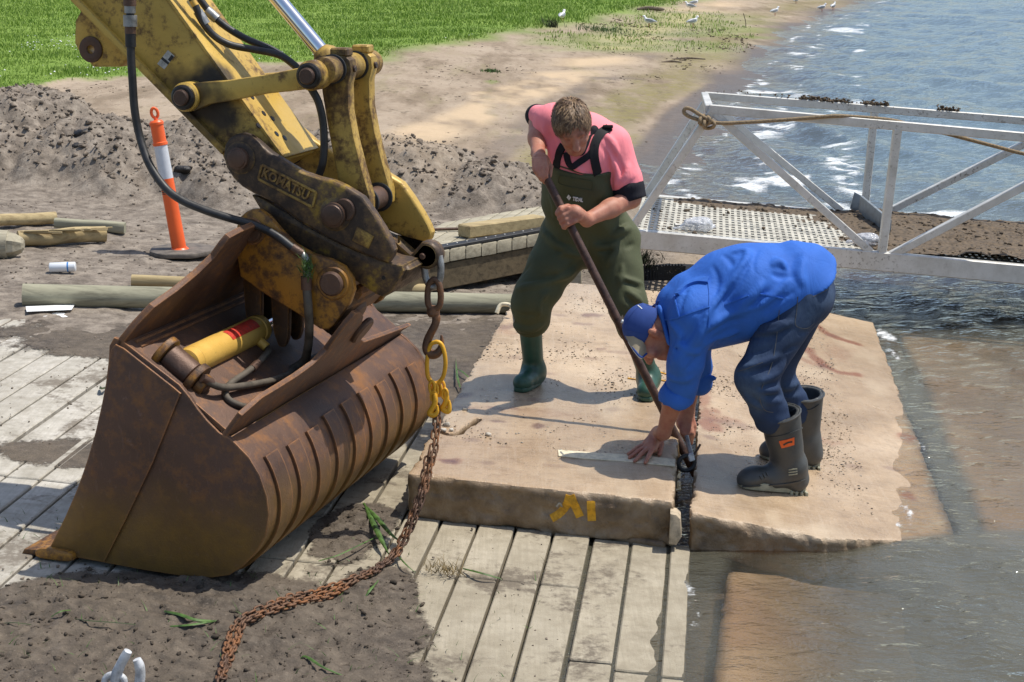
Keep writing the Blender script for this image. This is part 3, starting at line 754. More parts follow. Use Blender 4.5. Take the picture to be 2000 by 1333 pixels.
X, Y, Q = polar(3.2, 130, .0042, -.12, .52, .0030)
keep = ((X-shore(Y)) > -.9)
Z = waves(X, Y); A_ = waterattr(X, Y, Z)
Z = Z+.012*A_['foam']*np.abs(fbm(X*9, Y*9, 3, 85))
Q = Q[keep[Q].all(1)]; us = np.unique(Q); mp = -np.ones(len(X), np.int64); mp[us] = np.arange(len(us))
tag(mesh('water', np.stack([X, Y, Z], 1)[us], mp[Q], M['water'], None, True, {k: v[us] for k, v in A_.items()}), kind='structure')
X, Y, Q = polar(3.2, 1500, .03, .515, 1.35, .02); keep = X-shore(Y) > -2; Q = Q[keep[Q].all(1)]
tag(mesh('side_water', np.stack([X, Y, waves(X, Y)*.3-.01], 1), Q, M['water'], None, True, waterattr(X, Y, Y)), kind='structure')
X, Y, Q = polar(129.5, 1500, .03, -.12, .53, .01); keep = X-shore(Y) > -2; Q = Q[keep[Q].all(1)]
tag(mesh('far_water', np.stack([X, Y, 0*X-.01], 1), Q, M['water'], None, True, waterattr(X, Y, Y)), kind='structure')
# ---------------------------------------------------------------- boat ramp of grooved concrete strips
ramp = empty('boat_ramp', (0, 0, 0), None, None); ramp['kind'] = 'structure'
def board(u0, u1, v0, v1, lift, mat):
    c = UV((u0+u1)/2, (v0+v1)/2, rampz((u0+u1)/2)-.045+lift)
    du = unit(DU+V3(0, 0, -SL)); nn = np.cross(du, DV)
    bm = bmesh.new(); bm_box(bm, c, du*((u1-u0)/2-.006), DV*((v1-v0)/2-.004), nn*.045, .005)
    for v in bm.verts:
        p = np.array(v.co); v.co += Vector(nn*.004*float(vnoise(p[0]*7, p[1]*7, 5)))
    return from_bm('board', bm, mat, ramp)
UG = float(uv(onramp(1127, 1180))[0])
pitch_b = .155
for k in range(29):                     # strips on the upper panel, counted up the slope from the wide joint
    u1 = UG-.003-k*pitch_b-(0.012 if k >= 8 else 0)-(0.012 if k >= 17 else 0); u0 = u1-pitch_b
    seams = [3.6, 5.9+.06*vnoise(k//8+.5, 3., 2)+(.0 if k < 8 else .62 if k < 17 else .60), 9.9 if k > 9 else 8.4]
    mt = M['white_concrete'] if k > 9 else M['ramp_concrete']
    for v0, v1 in zip(seams[:-1], seams[1:]):
        o = board(u0, u1, v0, v1, .004*float(vnoise(k*1.7, v0, 6)), mt)
for k in range(2):                      # the lower panel beside the water
    for v0, v1 in ((3.6, 5.28-.05*k), (5.29-.05*k, 6.5)):
        board(UG+.004+k*.155, UG+.004+(k+1)*.155, v0, v1, -.004, M['ramp_concrete'])
for v0, v1 in ((3.6, 5.2), (5.21, 6.5)):
    board(UG+.315, UG+.405, v0, v1, .004, M['ramp_concrete'])
# ---------------------------------------------------------------- mud smeared over the strips
def mudsheet(name, u0, u1, v0, v1, res, fn, label=None):
    U_, W_ = np.meshgrid(np.arange(u0, u1, res), np.arange(v0, v1, res), indexing='ij')
    P = DU*(U_[..., None]+UW)+DV*W_[..., None]
    h, film = fn(U_, W_, P[..., 0], P[..., 1]), None
    if isinstance(h, tuple): h, film = h
    Z = rampz(U_)+h
    P[..., 2] = Z; nu, nv = U_.shape
    i = np.arange(nu-1)[:, None]*nv+np.arange(nv-1)[None]; Q = np.stack([i, i+nv, i+nv+1, i+1], -1).reshape(-1, 4)
    hk = (h > -.03).ravel(); Q = Q[hk[Q].any(1)]
    us = np.unique(Q); mp = np.zeros(U_.size, np.int64); mp[us] = np.arange(len(us))
    return tag(mesh(name, P.reshape(-1, 3)[us], mp[Q], M['mud'], None, True, dict(film=(np.ones(U_.size) if film is None else film.ravel())[us])), kind='stuff')
def blob(px, py, ru, rv, U_, W_):
    u, v = uv(onramp(px, py)); return np.sqrt(((U_-u)/ru)**2+((W_-v)/rv)**2)
def mud_near(U_, W_, x, y):
    q = np.minimum.reduce([blob(330, 1260, .62, .62, U_, W_), blob(120, 1290, .50, .55, U_, W_), blob(600, 1230, .46, .40, U_, W_), blob(560, 1330, .50, .5, U_, W_),
                           blob(460, 1170, .42, .25, U_, W_), blob(720, 1180, .16, .33, U_, W_), blob(690, 1040, .16, .35, U_, W_)+.15, blob(150, 1180, .35, .30, U_, W_)+.1, blob(330, 1160, .30, .22, U_, W_), blob(30, 1250, .4, .4, U_, W_)])
    q = q+.42*fbm(x*2.1, y*2.1, 5, 60, .6)+.12*fbm(x*9, y*9, 3, 61)
    h = .030*sstep(1.05, .35, q)+sstep(1.1, .6, q)*(.026*fbm(x*6, y*6, 5, 62, .62, True)+.009*fbm(x*30, y*30, 3, 64))-.015
    film = sstep(1.30, .72, q); return np.where(q > 1.5, -.05, np.maximum(h, .0035)), film
mudsheet('mud', -3.0, -.28, 4.1, 7.2, .011, mud_near)
def mud_side(U_, W_, x, y):
    q = np.minimum.reduce([blob(850, 680, .55, 1.3, U_, W_), blob(930, 640, .5, 1.1, U_, W_), blob(800, 640, .6, 1.2, U_, W_), blob(880, 740, .32, .8, U_, W_)])
    q = q+.25*fbm(x*1.8, y*1.8, 4, 66)+.08*fbm(x*9, y*9, 3, 67)
    return np.where(q > 1.5, -.05, np.maximum(.0035, .022*sstep(1.1, .5, q)+sstep(1.15, .7, q)*(.012*fbm(x*7, y*7, 4, 68, .6)+.006*fbm(x*26, y*26, 3, 69))-.008)), sstep(1.45, .85, q)
mudsheet('mud', -2.6, -.6, 7.2, 11.5, .018, mud_side)
def mud_top(U_, W_, x, y):
    q = np.minimum.reduce([blob(230, 650, .55, .55, U_, W_), blob(120, 880, .6, .3, U_, W_)+.62, blob(420, 640, .5, .5, U_, W_)])
    q = q+.5*fbm(x*2.0, y*2.0, 5, 76, .6)+.15*fbm(x*9, y*9, 3, 77)
    return np.where(q > 1.5, -.05, np.maximum(.003, .008*sstep(1.0, .4, q)+sstep(1.05, .7, q)*.008*fbm(x*9, y*9, 4, 78, .6)-.006)), sstep(1.5, .55, q)*.85
mudsheet('mud', -4.5, -2.0, 6.0, 9.6, .018, mud_top)
# grit and clods
ICO = None
def icosa():
    bm = bmesh.new(); bmesh.ops.create_icosphere(bm, subdivisions=1, radius=1); V = np.array([v.co[:] for v in bm.verts]); Fc = np.array([[v.index for v in f.verts] for f in bm.faces]); bm.free(); return V, Fc
IV, IF = icosa()
def scatter_clods(name, P, R, mat, flat=.7, seed=1):
    r = np.random.default_rng(seed); n = len(P)
    S = R[:, None, None]*(1+.35*r.normal(size=(n, len(IV), 1)).clip(-1.5, 1.5)*1.15)*IV[None]*np.stack([r.uniform(.7, 1.4, n), r.uniform(.7, 1.4, n), np.full(n, flat)], 1)[:, None]
    V = (P[:, None]+S).reshape(-1, 3); Fc = (np.arange(n)[:, None, None]*len(IV)+IF[None]).reshape(-1, 3)
    return tag(mesh(name, V, Fc, mat, None, False), kind='stuff')
def pts_in(n, x0, x1, y0, y1, dens, seed):
    r = np.random.default_rng(seed); x = r.uniform(x0, x1, n); y = r.uniform(y0, y1, n); k = r.uniform(size=n) < dens(x, y); return x[k], y[k], r
x, y, r = pts_in(34000, -6.5, 1.3, 10.0, 17.5, lambda x, y: np.clip(.15+sstep(.03, .3, mounds(x, y))*.9+.4*fbm(x*1.5, y*1.5, 3, 99), 0, 1)*(shore(y)-x > .8), 5)
R_ = .004+.024*r.uniform(size=len(x))**8*sstep(.0, .2, mounds(x, y))+.010*r.uniform(size=len(x))**4
scatter_clods('clods', np.stack([x, y, ground(x, y)+R_*.2], 1), R_, M['clod'], .7, 2)
u = rng.uniform(-2.9, -.4, 4200); v = rng.uniform(4.2, 6.6, 4200); P = DU*(u[:, None]+UW)+DV*v[:, None]
hm, fl = mud_near(u, v, P[:, 0], P[:, 1]); k = fl > .35; P[:, 2] = rampz(u)+hm; P = P[k]; R_ = .0025+.009*rng.uniform(size=len(P))**4
scatter_clods('mud_crumbs', P, R_, M['crumb'], .75, 3)
u = rng.uniform(-4.2, -.4, 900); v = rng.uniform(4.6, 9.2, 900); P = DU*(u[:, None]+UW)+DV*v[:, None]; P[:, 2] = rampz(u)+.004; R_ = .002+.006*rng.uniform(size=len(P))**4
scatter_clods('grit', P, R_, M['clod'], .7, 4)
x, y, r = pts_in(26000, -7, 9, 17, 55, lambda x, y: sstep(.1, .5, fbm(x*.9, y*.3, 4, 191))*(shore(y)-x > .5)*(lawn_dist(x, y) < 0)*(mounds(x, y) < .02), 15)
R_ = (.006+.022*r.uniform(size=len(x))**4)*np.clip(y/28, .7, 1.4); scatter_clods('beach_wrack', np.stack([x, y, ground(x, y)+R_*.1], 1), R_, M['debris'], .4, 16)
# dark lumps of wet mud on the mound
for (px, py, Yd, s) in ((165, 262, 14.9, .085), (150, 285, 14.7, .055), (185, 268, 14.95, .05), (355, 330, 14.2, .05)):
    p = aty(px, py, Yd)
    o = sdf('mud_lump', [pell(p, (s*1.2, s, s*.6)), pell(p+V3(s*.9, 0, -.01), (s*.6, s*.6, s*.5)), pell(p+V3(-s*.8, .02, -.03), (s*.7, s*.5, s*.4))], .012, M['dark_mud'], None, .03, extra=lambda X: .02*noise3(X, 22, 3))
    tag(o, kind='stuff')
# ---------------------------------------------------------------- grass blades on the lawn
def blades(name, P, H, W, mat, seed, lean=.5, nb=1):
    r = np.random.default_rng(seed); n = len(P); th = r.uniform(0, 6.28, n); d = np.stack([np.cos(th), np.sin(th), 0*th], 1)
    l = r.uniform(0, 6.28, n); ld = np.stack([np.cos(l), np.sin(l), 0*l], 1)*(H*lean*r.uniform(.2, 1, n))[:, None]
    up = np.zeros((n, 3)); up[:, 2] = H
    a = P-d*W[:, None]/2; b = P+d*W[:, None]/2; c = P+up*.6+ld*.4+d*W[:, None]*.3; e = P+up+ld
    c2 = P+up*.6+ld*.4-d*W[:, None]*.3
    V = np.stack([a, b, c, c2, e], 1).reshape(-1, 3); i = np.arange(n)[:, None]*5
    Fc = np.concatenate([i+np.array([[0, 1, 2]]), i+np.array([[0, 2, 3]]), i+np.array([[3, 2, 4]])])
    return tag(mesh(name, V, Fc, mat, None, True), kind='stuff')
r = np.random.default_rng(12); n = 230000
yy = 18*np.exp(r.uniform(size=n)*math.log(70/18)); xx = yy*np.tan(r.uniform(-.36, .14, n))
ga = gattr(xx, yy)['grass']; k = (ga > .3) & (r.uniform(size=n) < ga**1.7); xx, yy = xx[k], yy[k]
tuft = np.clip(1+1.6*fbm(xx*1.1, yy*1.1, 4, 101), .35, 2.6)
H_ = (.022+.035*r.uniform(size=len(xx)))*tuft*np.clip(yy/30, .8, 1.6); W_ = .007*np.clip(yy/14, 1, 5)
blades('grass', np.stack([xx, yy, ground(xx, yy)-.004], 1), H_, W_, M['grass_blade'], 13, .9)

n = 900; cx = [gnd0 for gnd0 in ((-2.3, 29), (-5.2, 26), (.6, 36), (-8, 33), (-1.2, 24.5))]
Pw = np.concatenate([np.stack([a+r.normal(0, .9, n//5), b+r.normal(0, 1.3, n//5), np.zeros(n//5)], 1) for a, b in cx]); Pw = Pw[lawn_dist(Pw[:, 0], Pw[:, 1]) > .3]; Pw[:, 2] = ground(Pw[:, 0], Pw[:, 1])+.05
scatter_clods('clover_flowers', Pw, r.uniform(.008, .016, len(Pw)), M['gull_white'], .6, 77)
# ---------------------------------------------------------------- excavator arm, coupler and tilting bucket
WA = math.radians(17.)
NW = V3(math.sin(WA), math.cos(WA), 0); EE = V3(math.cos(WA), -math.sin(WA), 0); ZZ = V3(0, 0, 1)
W0 = float(NW @ onramp(450, 1128, .05)); BW = 1.74; WC = W0+BW/2
def PW(x, y, w): return onplane(x, y, NW, w)
def PWs(pts, w): return [PW(x, y, w) for x, y in pts]
def proj(P):
    Q = np.asarray(P, float)-CAM; z = Q[1]*math.cos(PITCH)-Q[2]*math.sin(PITCH); u = Q[1]*math.sin(PITCH)+Q[2]*math.cos(PITCH)
    return CX+F*Q[0]/z, CY-F*u/z
def rnd(pts, n=3, r=.35):
    """round the corners of an outline by cutting each with a short arc"""
    P = [np.asarray(p, float) for p in pts]; out = []
    for i in range(len(P)):
        a, b, c = P[i-1], P[i], P[(i+1) % len(P)]
        p = b+(a-b)*r; q = b+(c-b)*r
        for k in range(n+1):
            t = k/n; out.append((1-t)**2*p+2*t*(1-t)*b+t*t*q)
    return out
digger = empty('excavator', tuple(PW(450, 1128, WC)), 'worn yellow excavator arm ending in a rusty tilting mud bucket on the ramp', 'excavator')
# --- bucket
side_px = [(86, 1075), (106, 1062), (128, 1015), (151, 960), (170, 905), (185, 850), (197, 800), (206, 750), (212, 700), (213, 676), (222, 660), (236, 664), (290, 706), (350, 752), (371, 778), (386, 800), (404, 822), (428, 846), (447, 856), (459, 866), (486, 894), (507, 929), (521, 971), (525, 1006), (519, 1046), (501, 1079), (474, 1107), (448, 1124), (413, 1129), (350, 1125), (280, 1114), (210, 1101), (150, 1090)]
TH = .022
sp = PWs(side_px, W0)
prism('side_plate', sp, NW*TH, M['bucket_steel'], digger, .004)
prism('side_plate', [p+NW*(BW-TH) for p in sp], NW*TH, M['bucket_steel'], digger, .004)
for w, dw in ((W0-.010, .0125), (W0+BW-.0025, .0125)):           # thicker plates up the front edges
    cut = PWs([(100, 1068), (130, 1008), (153, 955), (173, 898), (189, 843), (201, 790), (210, 745), (216, 700), (219, 682), (228, 672), (244, 680), (290, 716), (340, 755), (355, 768), (300, 905), (250, 1010), (206, 1097), (152, 1087)], W0)
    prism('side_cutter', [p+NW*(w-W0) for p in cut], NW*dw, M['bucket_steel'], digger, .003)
for k in (0, 1):
    pad = rnd(PWs([(76, 1070), (90, 1064), (150, 1074), (152, 1094), (80, 1085)], W0), 3, .3)
    prism('wear_shoe', [p+NW*(-.035 if k == 0 else BW-.01) for p in pad], NW*.045, M['hitch_paint'], digger, .008)
# back shell
ia = side_px.index((447, 856)); prof = [PW(*q, W0) for q in side_px[ia:]]+[PW(100, 1080, W0)]
prof = catmull(prof, 4)
tn = np.gradient(prof, axis=0); nn = np.cross(tn, NW); nn /= np.linalg.norm(nn, axis=1)[:, None]
if (nn[2]@EE) < 0: nn = -nn
inn = prof-nn*.004; dee = prof-nn*.022; n = len(prof); V = []
nw_ = 24
for k in range(nw_+1):
    w = TH*.6+(BW-TH*1.2)*k/nw_
    V += [p+NW*w for p in inn]
for k in (0, nw_): V += [p+NW*(TH*.6+(BW-TH*1.2)*k/nw_) for p in dee]
Fq = [(k*n+i, k*n+i+1, (k+1)*n+i+1, (k+1)*n+i) for k in range(nw_) for i in range(n-1)]
o0 = (nw_+1)*n; Fq += [(o0+i, o0+n+i, o0+n+i+1, o0+i+1) for i in range(n-1)]
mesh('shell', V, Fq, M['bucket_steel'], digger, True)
# wear strips bent round the back
L = np.concatenate([[0], np.cumsum(np.linalg.norm(np.diff(prof, axis=0), axis=1))])
for k in range(9):
    w = .085+k*.178; s0 = .115+.035*random.random(); s1 = L[-1]-.55-.05*random.random()
    ss = np.linspace(s0, s1, 26); pts = np.stack([np.interp(ss, L, prof[:, i]) for i in range(3)], 1); no = np.stack([np.interp(ss, L, nn[:, i]) for i in range(3)], 1)
    bm = bmesh.new(); rows = []
    for p, q in zip(pts, no): rows.append([bm.verts.new(Vector(p+NW*ww+q*hh)) for ww, hh in ((w, -.006), (w, .009), (w+.10, .009), (w+.10, -.006))])
    for a, b in zip(rows[:-1], rows[1:]):
        for j in range(3): bm.faces.new((a[j], a[j+1], b[j+1], b[j]))
    bm.faces.new(rows[0]); bm.faces.new(rows[-1])
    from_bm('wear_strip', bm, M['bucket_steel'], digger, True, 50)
# cutting edge
c0 = PW(42, 1082, W0); c1 = PW(150, 1092, W0)
ed = [c0, PW(47, 1073, W0), PW(150, 1078, W0), c1]
prism('cutting_edge', [p-NW*.0 for p in ed], NW*BW, M['hitch_paint'], digger, .003)
# top plate and the two flanges that carry the tilt pivot
QA = PW(234, 668, W0); QB = PW(444, 850, W0); qq = unit(QB-QA); mm = np.cross(qq, NW); mm = mm if mm[2] > 0 else -mm
LQ = np.linalg.norm(QB-QA)
mesh_pts = [QA+mm*-.012+qq*-.0, QA+mm*.006, QB+mm*.006, QB+mm*-.012]
prism('top_plate', [p+NW*.012 for p in mesh_pts], NW*(BW-.024), M['bucket_steel'], digger, .002)
def PQ(x, y, s): return onplane(x, y, qq, float(qq@(QA+qq*s)))
def wq(P): return float(NW@P)-W0, float(mm@(P-QA))
def WQ(w, m, s): return QA+NW*w+mm*m+qq*s
ff = [wq(PQ(*p, .01)) for p in ((240, 646), (300, 600), (345, 568), (385, 535), (418, 503), (436, 478), (448, 464), (470, 452))]
ff = [(0.0, -.02), (0.0, .012)]+[(max(w, .02), m) for w, m in ff]
pk = ff[-1]; c_w = BW/2
ff.append((c_w+.10, pk[1]+.03)); ff += [(BW-w, m) for w, m in reversed(ff[2:-1])]+[(BW, .012), (BW, -.02)]
prism('front_flange', [WQ(w, m, -.012) for w, m in ff], qq*.026, M['bucket_steel'], digger, .006)
rr = [wq(PQ(*p, LQ)) for p in ((446, 846), (462, 818), (486, 800), (512, 777), (545, 757), (580, 735), (612, 712), (638, 686), (660, 656), (680, 630), (695, 613), (704, 610), (710, 618), (705, 640), (703, 663), (712, 668), (750, 655), (800, 640))]
rr = [(max(w, .005), max(m, .0)) for w, m in rr]
prism('rear_flange', [WQ(w, m, LQ-.02) for w, m in rr+[(BW, rr[-1][1]), (BW, -.03), (0.0, -.03)]], qq*.022, M['bucket_steel'], digger, .005)
# stiffener bead welds on the top plate
for s in (.03, .055): bar('weld_bead', WQ(.06, .008, s), WQ(BW-.06, .008, s), .012, .010, M['bucket_steel'], digger, mm, .003)
# pivot housing between the flanges
pa = PQ(690, 640, LQ); wpiv, mpiv = wq(pa)
wpiv = c_w; mpiv = .26
cyl('pivot_housing', WQ(wpiv, mpiv, .03), WQ(wpiv, mpiv, LQ-.04), .095, M['pin_steel'], digger, .012)
cyl('pivot_pin', WQ(wpiv, mpiv, LQ-.005), WQ(wpiv, mpiv, LQ+.022), .062, M['pin_steel'], digger, .008)
# --- tilt cylinder lying along the top plate
ca = PW(352, 716, W0+.115)
Lc = min(np.arange(.3, 1.2, .01), key=lambda l: abs(proj(ca+NW*l)[0]-506))
c_end = ca+NW*Lc; br = .055
tilt = lathe('tilt_cylinder', ca+NW*.04, NW, [(0, br*.55), (.01, br*.92), (.05, br*.97), (.052, br), (Lc-.10, br), (Lc-.098, br*.94), (Lc-.085, br*.94), (Lc-.083, br*1.03), (Lc-.045, br*1.03), (Lc-.04, br*.9)], M['cylinder_paint'], digger, 36)
cyl('clevis_eye', ca-qq*.06, ca+qq*.06, br*.98, M['pin_steel'], digger, .008)
for s in (-1, 1):
    lug = [ca+qq*(s*.075-.014)+NW*(a*.068)+mm*(b*.068) for a, b in [(math.cos(t), math.sin(t)) for t in np.linspace(-.3, math.pi+.3, 14)]]
    lug += [ca+qq*(s*.075-.014)-NW*.075-mm*.075, ca+qq*(s*.075-.014)+NW*.075-mm*.075]
    prism('cylinder_lug', lug, qq*.028, M['hitch_paint'], digger, .004)
cyl('clevis_pin', ca+qq*.09, ca+qq*.125, .045, M['hitch_paint'], digger, .005)
cyl('clevis_pin', ca+qq*.115, ca+qq*.130, .028, M['pin_steel'], digger, .004)
cyl('piston_rod', c_end-NW*.02, c_end+NW*.16, .026, M['chrome'], digger, .003)
lab = []
bm = bmesh.new()
up = unit(CAM-ca-NW*((CAM-ca)@NW)); th0 = math.atan2(up@mm, up@qq)
rows = []
for i in range(9):
    a = th0+.05+(.95*i/8); d = qq*math.cos(a)+mm*math.sin(a)
    rows.append([bm.verts.new(Vector(ca+NW*(.04+wv)+d*(br+.0012))) for wv in (Lc*.44, Lc*.80)])
for a, b in zip(rows[:-1], rows[1:]): bm.faces.new((a[0], a[1], b[1], b[0]))
o = from_bm('warning_label', bm, M['red_label'], tilt)
# hoses of the cylinder
pin_p = ca+qq*.10+mm*.03
def PB(x, y, m=.03): return onplane(x, y, mm, float(mm@(QA+mm*m)))
tube('hydraulic_hose', [pin_p, PB(400, 742, .06), PB(425, 755, .05), PB(450, 757, .04), PB(490, 752, .03), PB(530, 744, .03), PB(562, 733, .03)], .0135, M['dusty_hose'], digger)
tube('hose_fitting', [PB(395, 738, .065), PB(414, 749, .055)], .016, M['pin_steel'], digger, 10, 0)
port = ca+NW*(Lc-.09)+qq*br*.9
tube('hydraulic_hose', [port, port+qq*.05, PB(510, 703, .05), PB(500, 713, .045), PB(478, 730, .035), PB(452, 748, .022), PB(441, 762, .018), PB(444, 778, .018), PB(462, 790, .018), PB(486, 797, .018)], .0125, M['dusty_hose'], digger)
tube('hose_fitting', [port-qq*.005, port+qq*.04], .019, M['cylinder_paint'], digger, 12, 0)
tube('hose_fitting', [PB(504, 709, .048), PB(492, 721, .040)], .016, M['pin_steel'], digger, 10, 0)
tube('hydraulic_hose', [PB(562, 733, .03), PB(575, 722, .035), PB(600, 705, .06), PB(640, 690, .05)], .014, M['dusty_hose'], digger)
# --- orange tilt hitch
WH = WC-.27
hit_px = [(462, 442), (469, 424), (480, 414), (492, 409), (507, 410), (525, 424), (549, 452), (574, 477), (612, 498), (647, 508), (672, 522), (688, 545), (691, 568), (682, 594), (665, 617), (650, 638), (638, 645), (624, 643), (577, 611), (518, 576), (469, 541), (462, 500)]
hp = PWs(hit_px, WH)
prism('hitch_plate', hp, NW*.035, M['hitch_paint'], digger, .007)
prism('hitch_plate', [p+NW*.50 for p in hp], NW*.035, M['hitch_paint'], digger, .007)
body = PWs([(470, 478), (520, 500), (600, 540), (650, 570), (664, 612), (636, 642), (577, 609), (518, 574), (470, 539)], WH)
prism('hitch_body', [p+NW*.03 for p in body], NW*.475, M['hitch_steel'], digger, .006)
pA = PW(492, 452, WH); pB = PW(651, 553, WH)
cyl('hitch_pin', pA-NW*.022, pA+NW*.56, .043, M['pin_steel'], digger, .007)
cyl('hitch_pin', pB-NW*.03, pB+NW*.56, .047, M['pin_steel'], digger, .007)
lathe('pin_boss', pB-NW*.012, NW, [(0, .060), (.006, .065), (.02, .065)], M['hitch_paint'], digger)
lathe('pin_boss', pA-NW*.008, NW, [(0, .050), (.005, .054), (.02, .054)], M['hitch_steel'], digger)
for px in ((494, 590), (548, 618)):                                   # ears reaching down to the cylinder rod
    c = PW(*px, WH+.16); ear = [c+EE*(a*.045)+ZZ*b for a, b in ((-.9, .12), (.9, .16), (.7, -.08), (.3, -.125), (-.3, -.125), (-.8, -.06))]
    prism('cylinder_ear', rnd(ear, 2, .25), NW*.03, M['hitch_steel'], digger, .004); prism('cylinder_ear', rnd([p+NW*.13 for p in ear], 2, .25), NW*.03, M['hitch_steel'], digger, .004)
c = WQ(c_w, .30, .12); box('pivot_block', WQ(c_w, .31, LQ*.5), qq*(LQ*.5-.06), NW*.10, mm*.12, M['hitch_steel'], digger, .02)
# --- cast coupler: bulging cheeks over a deep body
WK = WC-.225
cheek_px = [(435, 305), (438, 284), (446, 271), (458, 263), (472, 261), (486, 265), (502, 277), (524, 297), (559, 319), (588, 336), (623, 348), (650, 354), (672, 364), (707, 386), (728, 415), (749, 448), (762, 472), (769, 490), (766, 502), (757, 515), (742, 511), (727, 505), (690, 490), (643, 468), (593, 440), (559, 416), (533, 396), (494, 379), (472, 366), (455, 350), (441, 328)]
ck = PWs(cheek_px, WK)
cheek = prism('coupler_cheek', ck, NW*.055, M['coupler_paint'], digger, .014, seg=3)
prism('coupler_cheek', [p+NW*.42 for p in ck], NW*.055, M['link_paint'], digger, .014, seg=3)
body_px = [(490, 382), (505, 384), (560, 416), (600, 444), (650, 470), (700, 492), (757, 513), (786, 519), (788, 530), (779, 548), (764, 572), (748, 582), (733, 576), (690, 548), (640, 517), (590, 484), (540, 448), (508, 412)]
prism('coupler_body', PWs(body_px, WK+.03), NW*.42, M['coupler_paint'], digger, .012, seg=2)
nose = PWs([(700, 497), (757, 512), (793, 520), (800, 528), (790, 546), (770, 560), (730, 540)], WK+.06)
prism('coupler_nose', nose, NW*.36, M['coupler_paint'], digger, .018, seg=3)
pin1 = PW(469, 309, WK); pin2 = PW(655, 419, WK)
for p, r, rb in ((pin1, .042, .062), (pin2, .047, .064)):
    lathe('pin_boss', p-NW*.010, NW, [(0, rb*.80), (.008, rb), (.03, rb*1.02)], M['coupler_paint'], digger)
    lathe('coupler_pin', p-NW*.038, NW, [(0, r-.014), (.003, r-.008), (.007, r-.006), (.009, r), (.5, r)], M['pin_steel'], digger)
    lathe('coupler_pin', p+NW*.48, NW, [(-.06, r), (.012, r), (.022, r-.01)], M['pin_steel'], digger)
h = PW(749, 543, WK+.03); cyl('pin_hole', h-NW*.0015, h+NW*.01, .0085, M['grease'], digger, .001)
# raised maker's lettering on the cheek
def text_mesh(name, body, p0, p1, height, nrm, mat, parent, depth=.006, bold=True):
    cu = bpy.data.curves.new(name, 'FONT'); cu.body = body; cu.size = 1; cu.extrude = .5*depth/height*.7; cu.align_x = 'LEFT'; cu.resolution_u = 2
    cu.offset = .03 if bold else 0
    ob = bpy.data.objects.new(name, cu); COL.objects.link(ob); dg = bpy.context.evaluated_depsgraph_get(); me = bpy.data.meshes.new_from_object(ob.evaluated_get(dg))
    bpy.data.objects.remove(ob); bpy.data.curves.remove(cu)
    co = np.empty(len(me.vertices)*3); me.vertices.foreach_get('co', co); co = co.reshape(-1, 3)
    x0, x1 = co[:, 0].min(), co[:, 0].max(); y0, y1 = co[:, 1].min(), co[:, 1].max()
    p0 = np.asarray(p0, float); p1 = np.asarray(p1, float); ex = (p1-p0); nrm = unit(nrm); ey = unit(np.cross(nrm, unit(ex)))*height
    zz = co[:, 2]/max(abs(co[:, 2]).max(), 1e-6)*depth
    P = p0+np.outer((co[:, 0]-x0)/(x1-x0), ex)+np.outer((co[:, 1]-y0)/(y1-y0), ey)+np.outer(zz, nrm)
    me.vertices.foreach_set('co', P.ravel()); me.materials.clear(); me.update()
    return link(name, me, mat, parent)
t0 = PW(511, 345, WK); t1 = PW(600, 392, WK)
o = text_mesh('raised_lettering', 'KOMATSU', t0, t1, .040, -NW, M['link_paint'], digger, .006)
fr = [PW(x, y, WK) for x, y in ((512, 322), (618, 376), (611, 405), (505, 350))]
for a, b in zip(fr, fr[1:]+fr[:1]): bar('raised_border', a-NW*.002, b-NW*.002, .010, .008, M['link_paint'], digger, NW, .002)
pt = [PW(x, y, WK) for x, y in ((698, 443), (731, 462), (720, 486), (688, 470))]
prism('raised_patch', [p-NW*.005 for p in pt], NW*.01, M['link_paint'], digger, .002)
# lug on the nose
lc = PW(838, 497, WC+.02)
lug = [lc+EE*a*.055+ZZ*b*.055 for a, b in [(math.cos(t), math.sin(t)) for t in np.linspace(-1.9, 1.9, 14)]]+[lc-EE*.13-ZZ*.075, lc-EE*.13+ZZ*.035]
prism('lifting_lug', [p-NW*.04 for p in lug], NW*.08, M['coupler_paint'], digger, .014, seg=3)
# --- arm
WR = WC-.16; AW = .32
def spots(m, lst):
    """old grease and rust round fixed points of the paint"""
    t = m.node_tree; b = t.nodes['Principled BSDF']; pos = [n for n in t.nodes if n.type == 'NEW_GEOMETRY'][0].outputs['Position']
    for P, r0, r1, c_ in lst:
        cur = b.inputs['Base Color'].links[0].from_socket
        nz = t.nodes.new('ShaderNodeTexNoise'); nz.inputs['Scale'].default_value = 9; nz.inputs['Detail'].default_value = 5; t.links.new(pos, nz.inputs['Vector'])
        vm = t.nodes.new('ShaderNodeVectorMath'); vm.operation = 'DISTANCE'; t.links.new(pos, vm.inputs[0]); vm.inputs[1].default_value = tuple(P)
        ad = t.nodes.new('ShaderNodeMath'); ad.operation = 'MULTIPLY_ADD'; t.links.new(nz.outputs['Fac'], ad.inputs[0]); ad.inputs[1].default_value = .22; t.links.new(vm.outputs['Value'], ad.inputs[2])
        mr = t.nodes.new('ShaderNodeMapRange'); t.links.new(ad.outputs[0], mr.inputs[0]); mr.inputs[1].default_value = r0+.11; mr.inputs[2].default_value = r1+.11; mr.inputs[3].default_value = .95; mr.inputs[4].default_value = 0
        mx = t.nodes.new('ShaderNodeMix'); mx.data_type = 'RGBA'; t.links.new(mr.outputs[0], mx.inputs[0]); t.links.new(cur, mx.inputs[6]); mx.inputs[7].default_value = (*c_, 1); t.links.new(mx.outputs[2], b.inputs['Base Color'])
arm_px = [(40, -110), (154, 4), (336, 188), (420, 274), (440, 318), (470, 345), (505, 340), (548, 316), (550, 304), (535, 284), (325, -2), (246, -110)]
ap = PWs(arm_px, WR)
prism('arm', ap, NW*AW, M['arm_paint'], digger, .008)
GR = (.022, .016, .013)
